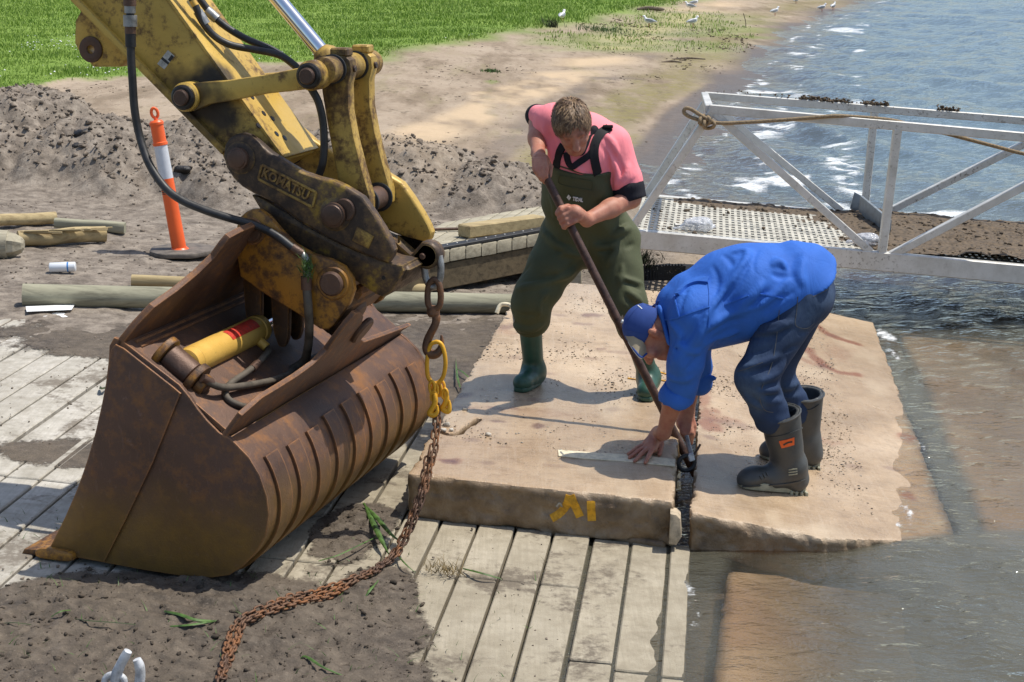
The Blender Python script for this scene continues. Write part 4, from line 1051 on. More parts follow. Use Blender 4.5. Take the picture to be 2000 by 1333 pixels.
spots(M['arm_paint'], [(PW(385, 195, WR), .05, .17, GR), (PW(420, 215, WR), .04, .15, GR), (PW(405, 160, WR), .03, .12, GR), (PW(390, 262, WR), .0, .10, (.06, .036, .02)), (PW(316, 150, WR), -.06, .07, (.05, .03, .02))])
e0 = PW(150, 2, WR-.02); e1 = PW(437, 296, WR-.02); ex = PW(36, -112, WR-.02)
ed = unit(e1-ex); en = np.cross(ed, NW); en = en if en[2] < 0 else -en
prism('arm_bottom_plate', [ex-en*.012, e1-en*.012, e1+en*.016, ex+en*.016], NW*(AW+.04), M['arm_paint'], digger, .003)
t0_ = PW(328, 0, WR-.006); t1_ = PW(552, 310, WR-.006); te = unit(t1_-t0_); tn_ = np.cross(te, NW); tn_ = tn_ if tn_[2] > 0 else -tn_
prism('arm_top_plate', [t0_-te*.3-tn_*.006, t1_-tn_*.006, t1_+tn_*.008, t0_-te*.3+tn_*.008], NW*(AW+.012), M['arm_paint'], digger, .003)
for px, w in (((492, 190), .05), ((515, 222), .04), ((532, 232), .19), ((478, 170), .13), ((540, 262), .07), ((556, 270), .2), ((505, 246), .05)):
    q = onplane(*px, tn_, float(tn_@(t0_+tn_*.008)))
    lathe('bolt_hole', q-tn_*.002, tn_, [(0, .013), (.004, .012), (.0045, .006)], M['grease'], digger, 12)
cyl('arm_boss', pin1+NW*.06, pin1+NW*.42, .078, M['coupler_paint'], digger, .01)
for s in (.055, .40): lathe('dust_seal', pin1+NW*s, NW, [(0, .07), (.004, .082), (.022, .082), (.026, .07)], M['black_rubber'], digger)
ear = PWs([(163, 12), (147, 42), (146, 84), (152, 98), (182, 131), (234, 131), (252, 112), (330, 190), (300, 60), (220, -30)], WC-.03)
hc = PW(178, 97, WC-.03); hr = .0165
prism('arm_ear', ear, NW*.06, M['arm_paint'], digger, .005, holes=[[hc+EE*hr*math.cos(t)+ZZ*hr*math.sin(t) for t in np.linspace(0, 2*math.pi, 17)[:-1]]])
ring = [[hc+EE*r_*math.cos(t)+ZZ*r_*math.sin(t)-NW*.006 for t in np.linspace(0, 2*math.pi, 25)[:-1]] for r_ in (.052, hr)]
prism('ear_boss', ring[0], NW*.008, M['pin_steel'], digger, .003, holes=[ring[1]])
# decal
dp = [PW(x, y, WR-.0012) for x, y in ((328, 98), (341, 110), (321, 136), (307, 125))]
mesh('warning_decal', dp, [(0, 1, 2, 3)], M['label_grey'], digger)
mid = [(dp[0]*(1-t)+dp[3]*t, dp[1]*(1-t)+dp[2]*t) for t in (.05, .42)]
mesh('decal_panel', [mid[0][0]*.35+mid[0][1]*.65-NW*.0006, mid[0][1]-NW*.0006, mid[1][1]-NW*.0006, mid[1][0]*.35+mid[1][1]*.65-NW*.0006], [(0, 1, 2, 3)], M['label_black'], digger)
mesh('decal_panel', [(dp[0]*.5+dp[3]*.5)-NW*.0006, (dp[1]*.5+dp[2]*.5)-NW*.0006, (dp[1]*.35+dp[2]*.65)-NW*.0006, (dp[0]*.35+dp[3]*.65)-NW*.0006], [(0, 1, 2, 3)], M['label_black'], digger)
# --- linkage
WL = WC-.235
g1 = PW(362, 190, WL); g2 = PW(607, 148, WL)
gl = [PW(x, y, WL+.012) for x, y in ((372, 164), (392, 161), (440, 158), (520, 146), (584, 133), (600, 138), (604, 160), (592, 176), (520, 184), (455, 197), (410, 204), (380, 217), (362, 212))]
prism('guide_link', gl, NW*.05, M['arm_paint'], digger, .008)
prism('guide_link', [p+NW*.42 for p in gl], NW*.05, M['arm_paint'], digger, .008)
for p, r in ((g1, .052), (g2, .052)):
    cyl('link_boss', p-NW*.012, p+NW*.085, r+.004, M['link_paint'], digger, .008)
    lathe('pin_collar', p-NW*.030, NW, [(0, r-.012), (.006, r-.004), (.02, r-.004)], M['grease'], digger)
    cyl('link_pin', p-NW*.045, p+NW*.55, .031, M['pin_steel'], digger, .005)
lk_px = [(626, 150), (628, 122), (640, 108), (652, 103), (667, 104), (683, 118), (686, 140), (680, 165), (681, 215), (691, 270), (706, 330), (722, 386), (722, 412), (706, 424), (688, 420), (672, 404), (659, 350), (647, 290), (636, 230), (628, 180)]
w1 = WC-.085; lp = PWs(lk_px, w1)
spots(M['link_paint'], [(g2+NW*.15, .02, .13, GR), (g2+NW*.3, .02, .12, GR), (PW(700, 405, w1), .0, .09, (.06, .035, .02))])
prism('power_link', lp, NW*.065, M['link_paint'], digger, .009)
prism('power_link', [p+NW*.215 for p in lp], NW*.065, M['link_paint'], digger, .009)
for q, r in ((PW(652, 135, w1), .05), ):
    for s, l in ((-.11, .09), (.075, .13), (.29, .10)): lathe('pin_sleeve', q+NW*s, NW, [(0, r*.8), (.006, r), (l-.006, r), (l, r*.8)], M['link_paint'], digger)
    for s in (-.02, .065, .205, .285): lathe('dust_seal', q+NW*s, NW, [(0, r*.9), (.003, r*1.12), (.012, r*1.12), (.015, r*.9)], M['black_rubber'], digger)
    for s, px in ((0.03, (662, 106)), (.245, None)):                    # clamp blocks on top of each link
        c = q+NW*s+ZZ*.062+EE*.02; box('link_clamp', c, EE*.035, NW*.032, ZZ*.016, M['link_paint'], digger, .006)
        cyl('clamp_bolt', q+NW*s+EE*.06, q+NW*s+EE*.078, .013, M['pin_steel'], digger, .003)
lpn = PW(700, 400, w1); cyl('link_pin', lpn-NW*.15, lpn+NW*.36, .045, M['pin_steel'], digger, .005)
for s in (.062, .205): lathe('dust_seal', lpn+NW*s, NW, [(0, .05), (.003, .058), (.012, .058), (.014, .05)], M['black_rubber'], digger)
# bucket cylinder rod
r0 = PW(634, 108, WC+.045); r1 = PW(505, -46, WC+.045)
cyl('cylinder_rod', r0, r1, .030, M['chrome'], digger, .003, 36)
lathe('rod_eye', r0-unit(r1-r0)*.05, r1-r0, [(0, .06), (.02, .062), (.055, .05), (.075, .034)], M['link_paint'], digger)
# hoses
wf = WC-.30
def hose(name, pts, r, mat, sm=6):
    return tube(name, [PW(x, y, w) for x, y, w in pts], r, mat, digger, 14, sm)
hose('hydraulic_hose', [(253, -30, wf), (255, 60, wf), (256, 110, wf), (259, 160, wf), (263, 215, wf), (273, 267, wf), (291, 320, wf-.03), (320, 364, wf-.05), (352, 390, wf-.06), (400, 411, wf-.05), (450, 427, wf-.03), (500, 441, wf-.0), (540, 461, wf), (574, 487, wf)], .0155, M['hose'])
for a, b, r, m in ((-20, 12, .024, 'pin_steel'), (12, 26, .021, 'galvanised'), (30, 52, .026, 'galvanised'), (52, 66, .021, 'pin_steel'), (66, 92, .020, 'black_rubber')): hose('hose_fitting', [(253.5+.02*a, a, wf), (253.5+.02*b, b, wf)], r, M[m], 0)
hose('hose_fitting', [(570, 484, wf), (590, 497, wf+.01)], .019, M['pin_steel'], 0)
hose('hose_elbow', [(588, 495, wf+.01), (596, 503, wf+.01), (600, 515, wf+.01), (600, 540, wf+.01)], .014, M['galvanised'])
hose('hose_fitting', [(598, 540, wf+.01), (599, 566, wf+.01)], .021, M['pin_steel'], 0)
hose('hydraulic_hose', [(599, 562, wf+.01), (602, 600, wf+.0), (604, 640, wf+.02), (602, 675, wf+.06), (594, 705, wf+.12), (570, 722, wf+.12)], .017, M['dusty_hose'])
hose('hydraulic_hose', [(352, -40, WC-.12), (380, 8, WC-.11), (395, 42, WC-.10), (418, 70, WC-.08), (450, 88, WC-.05), (500, 98, WC), (545, 108, WC+.02), (578, 130, WC+.03), (600, 160, WC+.03)], .014, M['hose'])
hose('hydraulic_hose', [(378, -20, WC-.03), (405, 18, WC-.02), (435, 48, WC), (480, 76, WC+.03), (530, 97, WC+.05), (562, 118, WC+.05), (588, 140, WC+.05)], .014, M['hose'])
hose('hose_fitting', [(364, -22, WC-.115), (382, 12, WC-.11)], .014, M['cylinder_paint'], 0)
for a, b in (((386, 22), (402, 48)),): hose('hose_fitting', [(*a, WC-.10), (*b, WC-.09)], .019, M['galvanised'], 0)
hose('hose_fitting', [(404, 20, WC-.02), (424, 38, WC-.01)], .019, M['galvanised'], 0)
hose('hydraulic_hose', [(606, 170, WC-.13), (622, 200, WC-.12), (631, 240, WC-.11), (633, 285, WC-.11), (630, 320, WC-.11), (620, 350, WC-.10)], .015, M['hose'])
# tuft of weed caught round the hose fitting
wp = PW(600, 522, wf-.01)
r = np.random.default_rng(5); n = 110
blades('weed_tuft', wp+r.normal(size=(n, 3))*V3(.010, .008, .024)-V3(0, 0, .012), r.uniform(.015, .05, n), np.full(n, .004), M['weed'], 8, 1.6)
bpy.context.scene.objects['weed_tuft'].parent = digger; bpy.context.scene.objects['weed_tuft'].location = -Vector(digger.location)
# ---------------------------------------------------------------- concrete slabs
def seg_d(u, v, pts):
    d = np.full(np.shape(u), 9.)
    for (a, b) in zip(pts[:-1], pts[1:]):
        a = np.array(a); b = np.array(b); ab = b-a; t = np.clip(((u-a[0])*ab[0]+(v-a[1])*ab[1])/max(ab@ab, 1e-9), 0, 1)
        d = np.minimum(d, np.hypot(u-a[0]-ab[0]*t, v-a[1]-ab[1]*t))
    return d
def slab_sdf(poly, thick, res, topz, chip=.02, seed=1, cracks=(), extra=None):
    """slab in ramp coordinates (u, v, h): poly counter-clockwise, h = 0 at its top face"""
    poly = np.array(poly, float); lo = np.array([poly[:, 0].min()-.05, poly[:, 1].min()-.05, -thick-.04]); hi = np.array([poly[:, 0].max()+.05, poly[:, 1].max()+.05, .04])
    lo, n, ax = grid(lo, hi, res)
    U_, V_, H_ = np.meshgrid(*ax, indexing='ij'); U_ = U_.astype(np.float32); V_ = V_.astype(np.float32); H_ = H_.astype(np.float32)
    U2, V2 = U_[:, :, 0], V_[:, :, 0]
    side = np.full(U2.shape, -9., np.float32)
    for i in range(len(poly)):
        a = poly[i]; b = poly[(i+1) % len(poly)]; e = b-a; L_ = np.hypot(*e); nx, ny = e[1]/L_, -e[0]/L_
        w = .004*vnoise(U2*9, V2*9, seed+i)+.003*vnoise(U2*31, V2*31, seed+9)
        side = np.maximum(side, (U2-a[0])*nx+(V2-a[1])*ny+w)
    ch = sstep(.30, .36, fbm(U2*5.5, V2*5.5, 4, seed+20))*chip*.30+sstep(.22, .27, fbm(U2*19, V2*19, 3, seed+22))*chip*.20
    top = H_+.003*vnoise(U2*5, V2*5, seed+3)[:, :, None]+.0015*vnoise(U2*40, V2*14, seed+4)[:, :, None]
    bot = -H_-thick+.02*vnoise(U2*6, V2*6, seed+5)[:, :, None]
    s = side[:, :, None]+.004*vnoise(U_*14+V_*14, H_*22, seed+6)+.004*vnoise(U_*45+V_*45, H_*55, seed+7)+.007*sstep(.2, .3, vnoise(U_*24+V_*24, H_*30, seed+11))
    k = .010
    d = np.maximum(np.maximum(s, bot), top)
    edge = np.maximum((s+top)*.7071+.002+ch[:, :, None], (s+bot)*.7071+.004)
    d = np.maximum(d, edge)
    for pts, wd, dp in cracks:
        cd = seg_d(U2, V2, pts)+.006*vnoise(U2*25, V2*25, seed+8)
        d = np.maximum(d, np.minimum(wd-cd[:, :, None], H_+dp)*1.0)
    Vv, Qq = surfnet(d.astype(np.float32), lo, res); Vv = relax(Vv, Qq, 1, .2)
    u, v, h = Vv[:, 0], Vv[:, 1], Vv[:, 2]
    P = DU*(u[:, None]+UW)+DV*v[:, None]; P[:, 2] = topz(u, v)+h
    return P, Qq, u, v, h
def sp_attr(u, v, lst):
    o = np.zeros_like(u)
    for (px, py, ru, rv, s, plane) in lst:
        a, b = uv(plane(px, py)); q = np.sqrt(((u-a)/ru)**2+((v-b)/rv)**2)+.6*fbm(u*22, v*12, 3, 120)
        o = np.maximum(o, s*sstep(1.1, .3, q))
    return o
c = [uv(S1(*q)) for q in ((795, 925), (1316, 981), (1300, 570), (1003, 556))]
bl = uv(S1(985, 615)); dl = (bl-c[0])/(bl-c[0])[1]
BL = c[0]+dl*(uv(S1(1110, 551))[1]-c[0][1]); BR = np.array([c[1][0]-.005, c[2][1]])
poly1 = [c[0], c[1], BR, BL+np.array([.10, 0]), c[0]+dl*(BL[1]-c[0][1]-.35)]
crk = [([uv(S1(*q)) for q in ((858, 843), (878, 848), (896, 846), (910, 834), (936, 818))], .012, .13)]
P, Q, u, v, h = slab_sdf(poly1, .185, .0115, lambda a, b: rampz(a)+.19, .03, 3, crk)
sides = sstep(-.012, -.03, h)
stn = sp_attr(u, v, [(x, y, ru, rv, s, S1) for x, y, ru, rv, s in ((903, 771, .05, .06, .7), (904, 797, .05, .04, .5), (971, 797, .05, .04, .7), (1002, 797, .05, .04, .5), (973, 824, .06, .03, .7), (1055, 832, .05, .05, .8), (1039, 780, .04, .04, .5), (1152, 617, .09, .07, .7), (1095, 617, .06, .06, .4), (1138, 634, .07, .05, .5), (1174, 682, .04, .04, .5), (873, 899, .05, .05, .9), (868, 772, .04, .05, .5), (992, 640, .05, .1, .6), (1220, 690, .12, .05, .4), (1290, 690, .05, .12, .6), (985, 872, .04, .02, .3), (1060, 730, .07, .04, .35), (1120, 760, .05, .05, .3), (950, 905, .06, .03, .4), (1200, 800, .08, .05, .3), (1150, 700, .05, .05, .35), (1010, 700, .05, .08, .3), (1240, 860, .06, .05, .35), (1080, 910, .07, .03, .3), (920, 860, .05, .04, .4), (1190, 560, .10, .10, .3))])
rs = np.maximum(sp_attr(u, v, [(x, y, ru, rv, s, S1) for x, y, ru, rv, s in ((868, 898, .10, .06, .8), (1030, 805, .3, .1, .25), (885, 775, .08, .1, .35), (1270, 700, .15, .1, .3), (990, 648, .06, .12, .35))]), 0)
wet = np.clip(.35+.8*fbm(u*1.3, v*.9, 4, 130)+.45*sstep(8.6, 7.0, v), 0, 1)
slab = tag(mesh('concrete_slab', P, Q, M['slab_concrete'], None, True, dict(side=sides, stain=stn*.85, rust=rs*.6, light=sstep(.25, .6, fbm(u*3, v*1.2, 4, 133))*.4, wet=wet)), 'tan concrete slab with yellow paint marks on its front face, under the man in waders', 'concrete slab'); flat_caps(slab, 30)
P, Q, u, v, h = slab_sdf(poly2, .17, .0115, s2z, .02, 8)
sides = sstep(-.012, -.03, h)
def segpx(u, v, pts, plane, w):
    d = seg_d(u, v, [uv(plane(*q)) for q in pts])+.035*fbm(u*14, v*7, 3, 140); return sstep(w, w*.15, d)
rs = np.maximum.reduce([segpx(u, v, ((1590, 628), (1612, 648), (1640, 662), (1672, 672)), S2, .05), segpx(u, v, ((1570, 680), (1592, 700), (1612, 716), (1640, 728), (1672, 731)), S2, .06)*.9, segpx(u, v, ((1560, 700), (1590, 712)), S2, .05)*.5,
                        segpx(u, v, ((1366, 730), (1372, 780), (1382, 815)), S2, .05)*.65, sp_attr(u, v, [(x, y, ru, rv, s, S2) for x, y, ru, rv, s in ((1385, 830, .08, .12, .8), (1395, 815, .05, .15, .7), (1430, 820, .1, .06, .45), (1640, 690, .1, .25, .25), (1768, 853, .07, .12, .8), (1776, 968, .05, .09, .8), (1600, 860, .2, .06, .3))])])
stn = sp_attr(u, v, [(x, y, ru, rv, s, S2) for x, y, ru, rv, s in ((1430, 828, .13, .08, .5), (1608, 716, .05, .08, .5), (1625, 655, .05, .06, .4), (1740, 915, .06, .04, .5), (1668, 912, .04, .04, .4), (1390, 855, .05, .05, .5))])
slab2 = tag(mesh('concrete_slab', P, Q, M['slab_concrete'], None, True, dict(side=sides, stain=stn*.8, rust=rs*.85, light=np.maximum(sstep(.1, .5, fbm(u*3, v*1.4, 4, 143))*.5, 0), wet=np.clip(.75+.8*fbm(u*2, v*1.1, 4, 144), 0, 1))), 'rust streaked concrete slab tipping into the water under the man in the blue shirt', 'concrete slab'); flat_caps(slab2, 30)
for poly, th, tz, lab, sd in ((SUB3, .16, SUB3Z, 'sunken concrete slab under shallow water beyond the dark gap, farther out', 21), (SUB4, .16, SUB4Z, 'sunken concrete slab under shallow water at the lower right by the ramp strips', 25)):
    P, Q, u, v, h = slab_sdf(poly, th, .035, tz, .02, sd)
    tag(mesh('concrete_slab', P, Q, M['slab_concrete'], None, True, dict(side=sstep(-.04, -.06, h), stain=0*u, rust=.2*sstep(.2, .5, fbm(u*2, v*2, 3, 150)), light=.3+.5*sstep(-.1, .5, fbm(u*2, v*1.4, 4, 153)), wet=0*u+1)), lab, 'concrete slab')
simple('chunk_concrete', (.46, .37, .255), .85, 0, .4, 30, .6)
# lower ledge under the front of the dry slab, and the chunk wedged in the gap
P, Q, u, v, h = slab_sdf([(UG+.03, 6.52), (-.06, 6.46), (-.05, 7.6), (UG+.03, 7.6)], .10, .016, lambda a, b: rampz(a)+.025, .02, 31)
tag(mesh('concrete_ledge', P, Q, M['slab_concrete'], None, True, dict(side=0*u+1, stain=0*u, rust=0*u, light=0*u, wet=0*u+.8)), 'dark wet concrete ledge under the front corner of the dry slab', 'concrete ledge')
ck_ = onplane(1319, 1032, DV, float(uv(S1(1316, 981))[1])-.02+0*DV[0])
ck_ = aty(1319, 1034, float(S1(1316, 981)[1])-.06)
o = prism('concrete_chunk', [aty(x, y, ck_[1]) for x, y in ((1309, 1004), (1321, 1006), (1329, 1014), (1331, 1050), (1321, 1066), (1306, 1064))], V3(.01, .09, 0), M['chunk_concrete'], None, .006)
tag(o, 'pale broken concrete chunk wedged at the front of the gap between slabs', 'concrete chunk')
# painted marks
def on1(px, py): return S1(px, py)
lp_ = [on1(*q) for q in ((1090, 881), (1140, 885), (1200, 889), (1260, 893), (1318, 899), (1318, 913), (1260, 907), (1200, 902), (1140, 898), (1091, 893))]
prism('painted_line', [p+ZZ*.002 for p in lp_], ZZ*.0035, M['line_paint'], slab, 0)
for a, b, wd in (((1226, 740), (1246, 743), .010), ((1282, 742), (1312, 748), .008), ((1288, 728), (1308, 734), .010)):
    bar('paint_dash', on1(*a)+ZZ*.003, on1(*b)+ZZ*.003, wd, .004, M['yellow_mark'], slab, (0, 0, 1), 0)
nf = np.cross(np.append(np.array(c[1])-np.array(c[0]), 0), V3(0, 0, 1)); 
fA, fB = S1(795, 925), S1(1316, 981); fN = unit(np.cross(fB-fA, ZZ)); fN = fN if fN[1] < 0 else -fN
def onF(px, py): return onplane(px, py, fN, float(fN@(fA+fN*.004)))
for q in ((908, 802, .012), (954, 851, .012), (873, 833, .016), (882, 842, .010), (866, 842, .012)):
    p = on1(q[0], q[1]); o = sdf('concrete_crumb', [pell(p+ZZ*q[2]*.4, (q[2]*1.1, q[2], q[2]*.7))], .004, M['white_concrete'], slab, .01, extra=lambda X: .006*noise3(X, 60, 3))
# ---------------------------------------------------------------- aluminium gangway
gp = atz(1725, 490, .45); GV1 = float(DV@gp); GV2 = float(DV@atz(1690, 415, .45))
def G1(x, y, o=0.): return onplane(x, y, DV, GV1+o)
def G2(x, y, o=0.): return onplane(x, y, DV, GV2+o)
gang = empty('gangway', tuple(atz(1240, 490, .3)), 'pale aluminium gangway with truss handrails and mud on its deck, sloping out over the water', 'gangway')
AL = M['aluminium']
def xt(a, b, t): return a+(b-a)*t
bl0, bl1 = G1(1234, 466), G1(2000, 536); bl1 = xt(bl0, bl1, 1.5)
bar('base_beam', bl0, bl1, .06, .125, AL, gang, (0, 0, 1), .006)
dz = ZZ*.062
fb0 = bl0+DV*(GV2-GV1); fb1 = bl1+DV*(GV2-GV1)
bar('base_beam', fb0, fb1, .06, .125, AL, gang, (0, 0, 1), .006)
a0, a1 = G1(1385, 213), G1(2000, 268); a1 = xt(a0, a1, 1.5); bar('top_rail', a0, a1, .05, .058, AL, gang)
b0, b1 = G2(1376, 187), G2(2000, 236); b1 = xt(b0, b1, 1.5); bar('top_rail', b0, b1, .05, .055, AL, gang)
bar('end_rail', a0, b0, .05, .05, AL, gang)
def mem(p, q, w=.05, h_=.05, name='brace'): return bar(name, p, q, w, h_, AL, gang, (0, 1, 0), .004)
mem(G1(1392, 216), G1(1238, 440)); mem(G2(1383, 192), G2(1252, 396))
mem(G1(1396, 222), G1(1700, 492)); mem(G2(1392, 205), G2(1644, 412))
mem(G1(1753, 252), G1(1722, 498), .052, .052, 'post'); mem(G2(1708, 220), G2(1688, 416), .05, .05, 'post')
mem(G1(1738, 500), G1(2080, 322)); mem(G2(1738, 412), G2(2040, 262))
for k in range(5):
    t = (k+.3)/5; bar('cross_beam', xt(bl0, bl1, t)-ZZ*.03, xt(fb0, fb1, t)-ZZ*.03, .05, .06, AL, gang)
# perforated deck
gd = unit(bl1-bl0); gnrm = np.cross(gd, DV); L_ = np.linalg.norm(bl1-bl0)
if gnrm[2] < 0: gnrm = -gnrm
org = bl0+gnrm*.048+DV*.035; wdt = GV2-GV1-.07
bm = bmesh.new(); px_ = .042
nlong = int(wdt/.105); LG = 3.6
for i in range(nlong+1): bm_box(bm, org+gd*LG/2+DV*(i*wdt/nlong), gd*LG/2, DV*.024, gnrm*.003)
for j in range(int(LG/px_)): bm_box(bm, org+gd*(j*px_+.012)+DV*wdt/2+gnrm*.001, gd*.010, DV*wdt/2, gnrm*.003)
from_bm('deck_grating', bm, M['grating'], gang)
def ondeck(x, y, h_=0.): return onplane(x, y, gnrm, float(gnrm@(org+gnrm*(.012+h_))))
for pts, thk in ((((1669, 376), (1684, 384), (1682, 418), (1660, 408)), .02),):
    q = [G2(*p, -.03) for p in pts]; prism('gusset_plate', q, DV*thk, M['alu_plate'], gang, .003)
q0, q1 = ondeck(1706, 440), ondeck(1737, 462); d_ = unit(q1-q0)
prism('kick_plate', [q0-d_*.02, q1, q1+d_*.04+ZZ*.05, q1+d_*.04+ZZ*.12, q1+ZZ*.125, q0-d_*.35+ZZ*.155, q0-d_*.38+ZZ*.04], np.cross(d_, ZZ)*.02, M['alu_plate'], gang, .003)
# wrack and silt left on the deck and rails
def deckpile(name, u0, u1, fn, res=.02):
    U_, W_ = np.meshgrid(np.arange(u0, u1, res), np.arange(0.0, wdt+.02, res), indexing='ij'); h_ = fn(U_, W_)
    P = org+gnrm*.008+U_[..., None]*gd+W_[..., None]*DV+h_[..., None]*gnrm; nu, nv = U_.shape
    i = np.arange(nu-1)[:, None]*nv+np.arange(nv-1)[None]; Q = np.stack([i, i+nv, i+nv+1, i+1], -1).reshape(-1, 4); Q = Q[(h_ > -.005).ravel()[Q].any(1)]
    us = np.unique(Q); mp = np.zeros(U_.size, np.int64); mp[us] = np.arange(len(us))
    return tag(mesh(name, P.reshape(-1, 3)[us], mp[Q], M['debris'], None, True), kind='stuff')
du0 = float((G1(1700, 440)-org)@gd)
def pile_h(U_, W_):
    x = U_; y = W_; t = sstep(du0-.35, du0+.75, U_+.5*(W_/wdt-.35)+.25*fbm(x*3, y*3, 4, 160)); back = sstep(.75, 1.0, W_/wdt)*sstep(.1, .4, U_)
    return np.maximum(t*.055, back*.022)+(.018*fbm(x*8, y*8, 4, 161, .6)+.010*fbm(x*30, y*30, 3, 162))*np.maximum(t, back)-.012+.02*sstep(.45, .7, fbm(x*5+3, y*5, 3, 163))*sstep(.3, .8, U_)
deckpile('silt_on_deck', .05, L_*.95, pile_h)
r = np.random.default_rng(31); n = 1500; U_ = r.uniform(.1, L_*.9, n); W_ = r.uniform(0, wdt, n); hh = pile_h(U_, W_); k = (hh > -.004) | (r.uniform(size=n) < .06); U_, W_, hh = U_[k], W_[k], np.maximum(hh[k], .004)
scatter_clods('wrack_crumbs', org+U_[:, None]*gd+W_[:, None]*DV+(hh+.008)[:, None]*gnrm, .004+.014*r.uniform(size=len(U_))**3, M['debris'], .7, 32)
rl = unit(b1-b0); PP = []
for t0, t1, n in ((.04, .55, 60), (.30, .46, 220), (.50, .58, 130), (.73, .80, 110)):
    t = r.uniform(t0, t1, n); PP.append(b0+np.outer(t*np.linalg.norm(b1-b0)/1.5, rl)+np.outer(r.normal(0, .014, n), DV)+ZZ*.03+np.outer(np.abs(r.normal(0, .012, n)), ZZ))
PP = np.concatenate(PP); scatter_clods('wrack_on_rail', PP, r.uniform(.003, .011, len(PP)), M['debris'], .8, 33)
# rope
def Rg(x, y, o=-.04): return G1(x, y, o)
rope = tag(tube('rope', [Rg(1387, 236), Rg(1378, 231), Rg(1366, 224), Rg(1350, 214), Rg(1339, 212), Rg(1336, 220), Rg(1346, 228), Rg(1360, 233), Rg(1372, 238), Rg(1380, 243), Rg(1374, 236), Rg(1366, 240), Rg(1378, 244), Rg(1388, 240), Rg(1420, 241), Rg(1480, 238), Rg(1540, 234), Rg(1590, 230), Rg(1630, 227, -.03), Rg(1660, 228, -.01), Rg(1700, 231, .0), Rg(1740, 235, .01), Rg(1775, 243, .03), Rg(1815, 254, .05), Rg(1850, 262, .07), Rg(1900, 275, .10), Rg(1950, 288, .12), Rg(2000, 301, .14), Rg(2060, 312, .15)], .0125, M['rope'], None, 10, 6), 'frayed brown rope knotted round the gangway handrail and trailing along it', 'rope')
for (px, py) in ((1376, 236), (1384, 243)):
    pp = Rg(px, py); V_, F_ = sweep([pp+np.array([math.cos(a)*.035, -.03*math.cos(a*2), math.sin(a)*.03]) for a in np.linspace(0, 2*math.pi, 13)[:-1]], .012, 8, True); mesh('knot', V_, F_, M['rope'], rope, True)
# plastic bags of bolts
for (px, py, s, lab) in ((1362, 446, .085, 'clear plastic bag of bolts lying on the gangway grating, left of the braces'), (1694, 474, .075, 'clear plastic bag on the gangway deck at the foot of the braces')):
    p = ondeck(px, py, .015)
    o = sdf('plastic_bag', [pell(p+ZZ*s*.35, (s*1.15, s*.9, s*.5)), pcap(p+V3(-s*.8, 0, .01), p+V3(-s*1.9, -.02, .005), s*.22, s*.12), pcap(p+V3(s*.6, 0, s*.2), p+V3(s*1.3, .02, .01), s*.3, s*.12)], .008, M['clear_plastic'], None, .03, extra=lambda X: .018*noise3(X, 24, 2)+.008*noise3(X, 60, 4))
    tag(o, lab, 'plastic bag')
    for k in range(6):
        a = rng.uniform(0, 6.28); q = p+V3(rng.uniform(-.5, .5)*s, rng.uniform(-.4, .4)*s, .006+.01*k*.4); tube('bolt', [q, q+V3(math.cos(a), math.sin(a), .1)*.05], .006, M['galvanised'], o, 8, 0)
p = ondeck(1318, 441, .012); bt = lathe('bolt', p, V3(1, .25, .05), [(0, .016), (.012, .016), (.013, .008), (.075, .008)], M['galvanised'], None, 12); tag(bt, 'steel bolt lying beside the left bag on the grating', 'bolt')
# ---------------------------------------------------------------- timber jetty
JZ = .42; j0, j1 = atz(846, 494, JZ), atz(1085, 451, JZ); jd = unit(j1-j0); jn = np.cross(ZZ, jd)
jet = empty('timber_jetty', tuple(j0), 'low weathered timber jetty with a black edge strip behind the man in waders', 'jetty')
bdir = unit(V3(math.sin(math.radians(14)), math.cos(math.radians(14)), 0)); JL = np.linalg.norm(j1-j0); nb = 8
bk = atz(960, 419, JZ); blen = float(((bk-j0)@jn)/(bdir@jn))
for i in range(-4, nb):
    f0 = j0+jd*(i*JL/nb+.006); f1 = j0+jd*((i+1)*JL/nb-.006); zz_ = ZZ*.006*float(vnoise(i*1.3, .5, 8))
    prism('deck_board', [f0+zz_, f1+zz_, f1+bdir*blen+zz_, f0+bdir*blen+zz_], -ZZ*.085, M['deck_timber'], jet, .006)
bar('edge_strip', j0-jd*.6+jn*.05+ZZ*.014, j1+jd*.0+jn*.05+ZZ*.014, .085, .022, M['black_rubber'], jet)
for i in range(15):
    q = j0+jd*(i*JL/13-.1)+jn*.05+ZZ*.024; cyl('screw', q, q+ZZ*.005, .008, M['galvanised'], jet, .002, 8)
bar('edge_beam', j0-jd*.6+jn*.06-ZZ*.175, j1+jd*.0+jn*.06-ZZ*.175, .09, .17, M['beam_timber'], jet)
for s in (.35, .8): bar('bearer', j0-jd*.6+bdir*blen*s-ZZ*.15, j1+jd*.0+bdir*blen*s-ZZ*.15, .08, .12, M['beam_timber'], jet)
for s in (-.1, .5, .98):
    q = j0+jd*JL*s+jn*.16; box('jetty_post', q-ZZ*.35, V3(.05, 0, 0), V3(0, .05, 0), ZZ*.26, M['beam_timber'], jet, .006)
tb0, tb1 = atz(905, 452, JZ+.05), atz(1053, 432, JZ+.05)
tag(bar('timber_offcut', tb0, tb1, .13, .085, M['fresh_timber'], None, (0, 0, 1), .008), 'short thick timber offcut lying on the jetty boards', 'timber')
tag(tube('metal_rod', [atz(835, 449, JZ+.016), atz(950, 446, JZ+.016), atz(1068, 444, JZ+.016)], .011, M['pin_steel'], None, 10, 4), 'thin rusty rod lying across the jetty boards behind the timber', 'rod')
ps = atz(1119, 553, .13)
tag(box('timber_post', ps+V3(0, .12, .03), V3(.055, .01, 0), V3(-.01, .05, 0), ZZ*.15, M['deck_timber'], None, .008), 'pale short timber post standing behind the slab, seen between the wader legs', 'post')
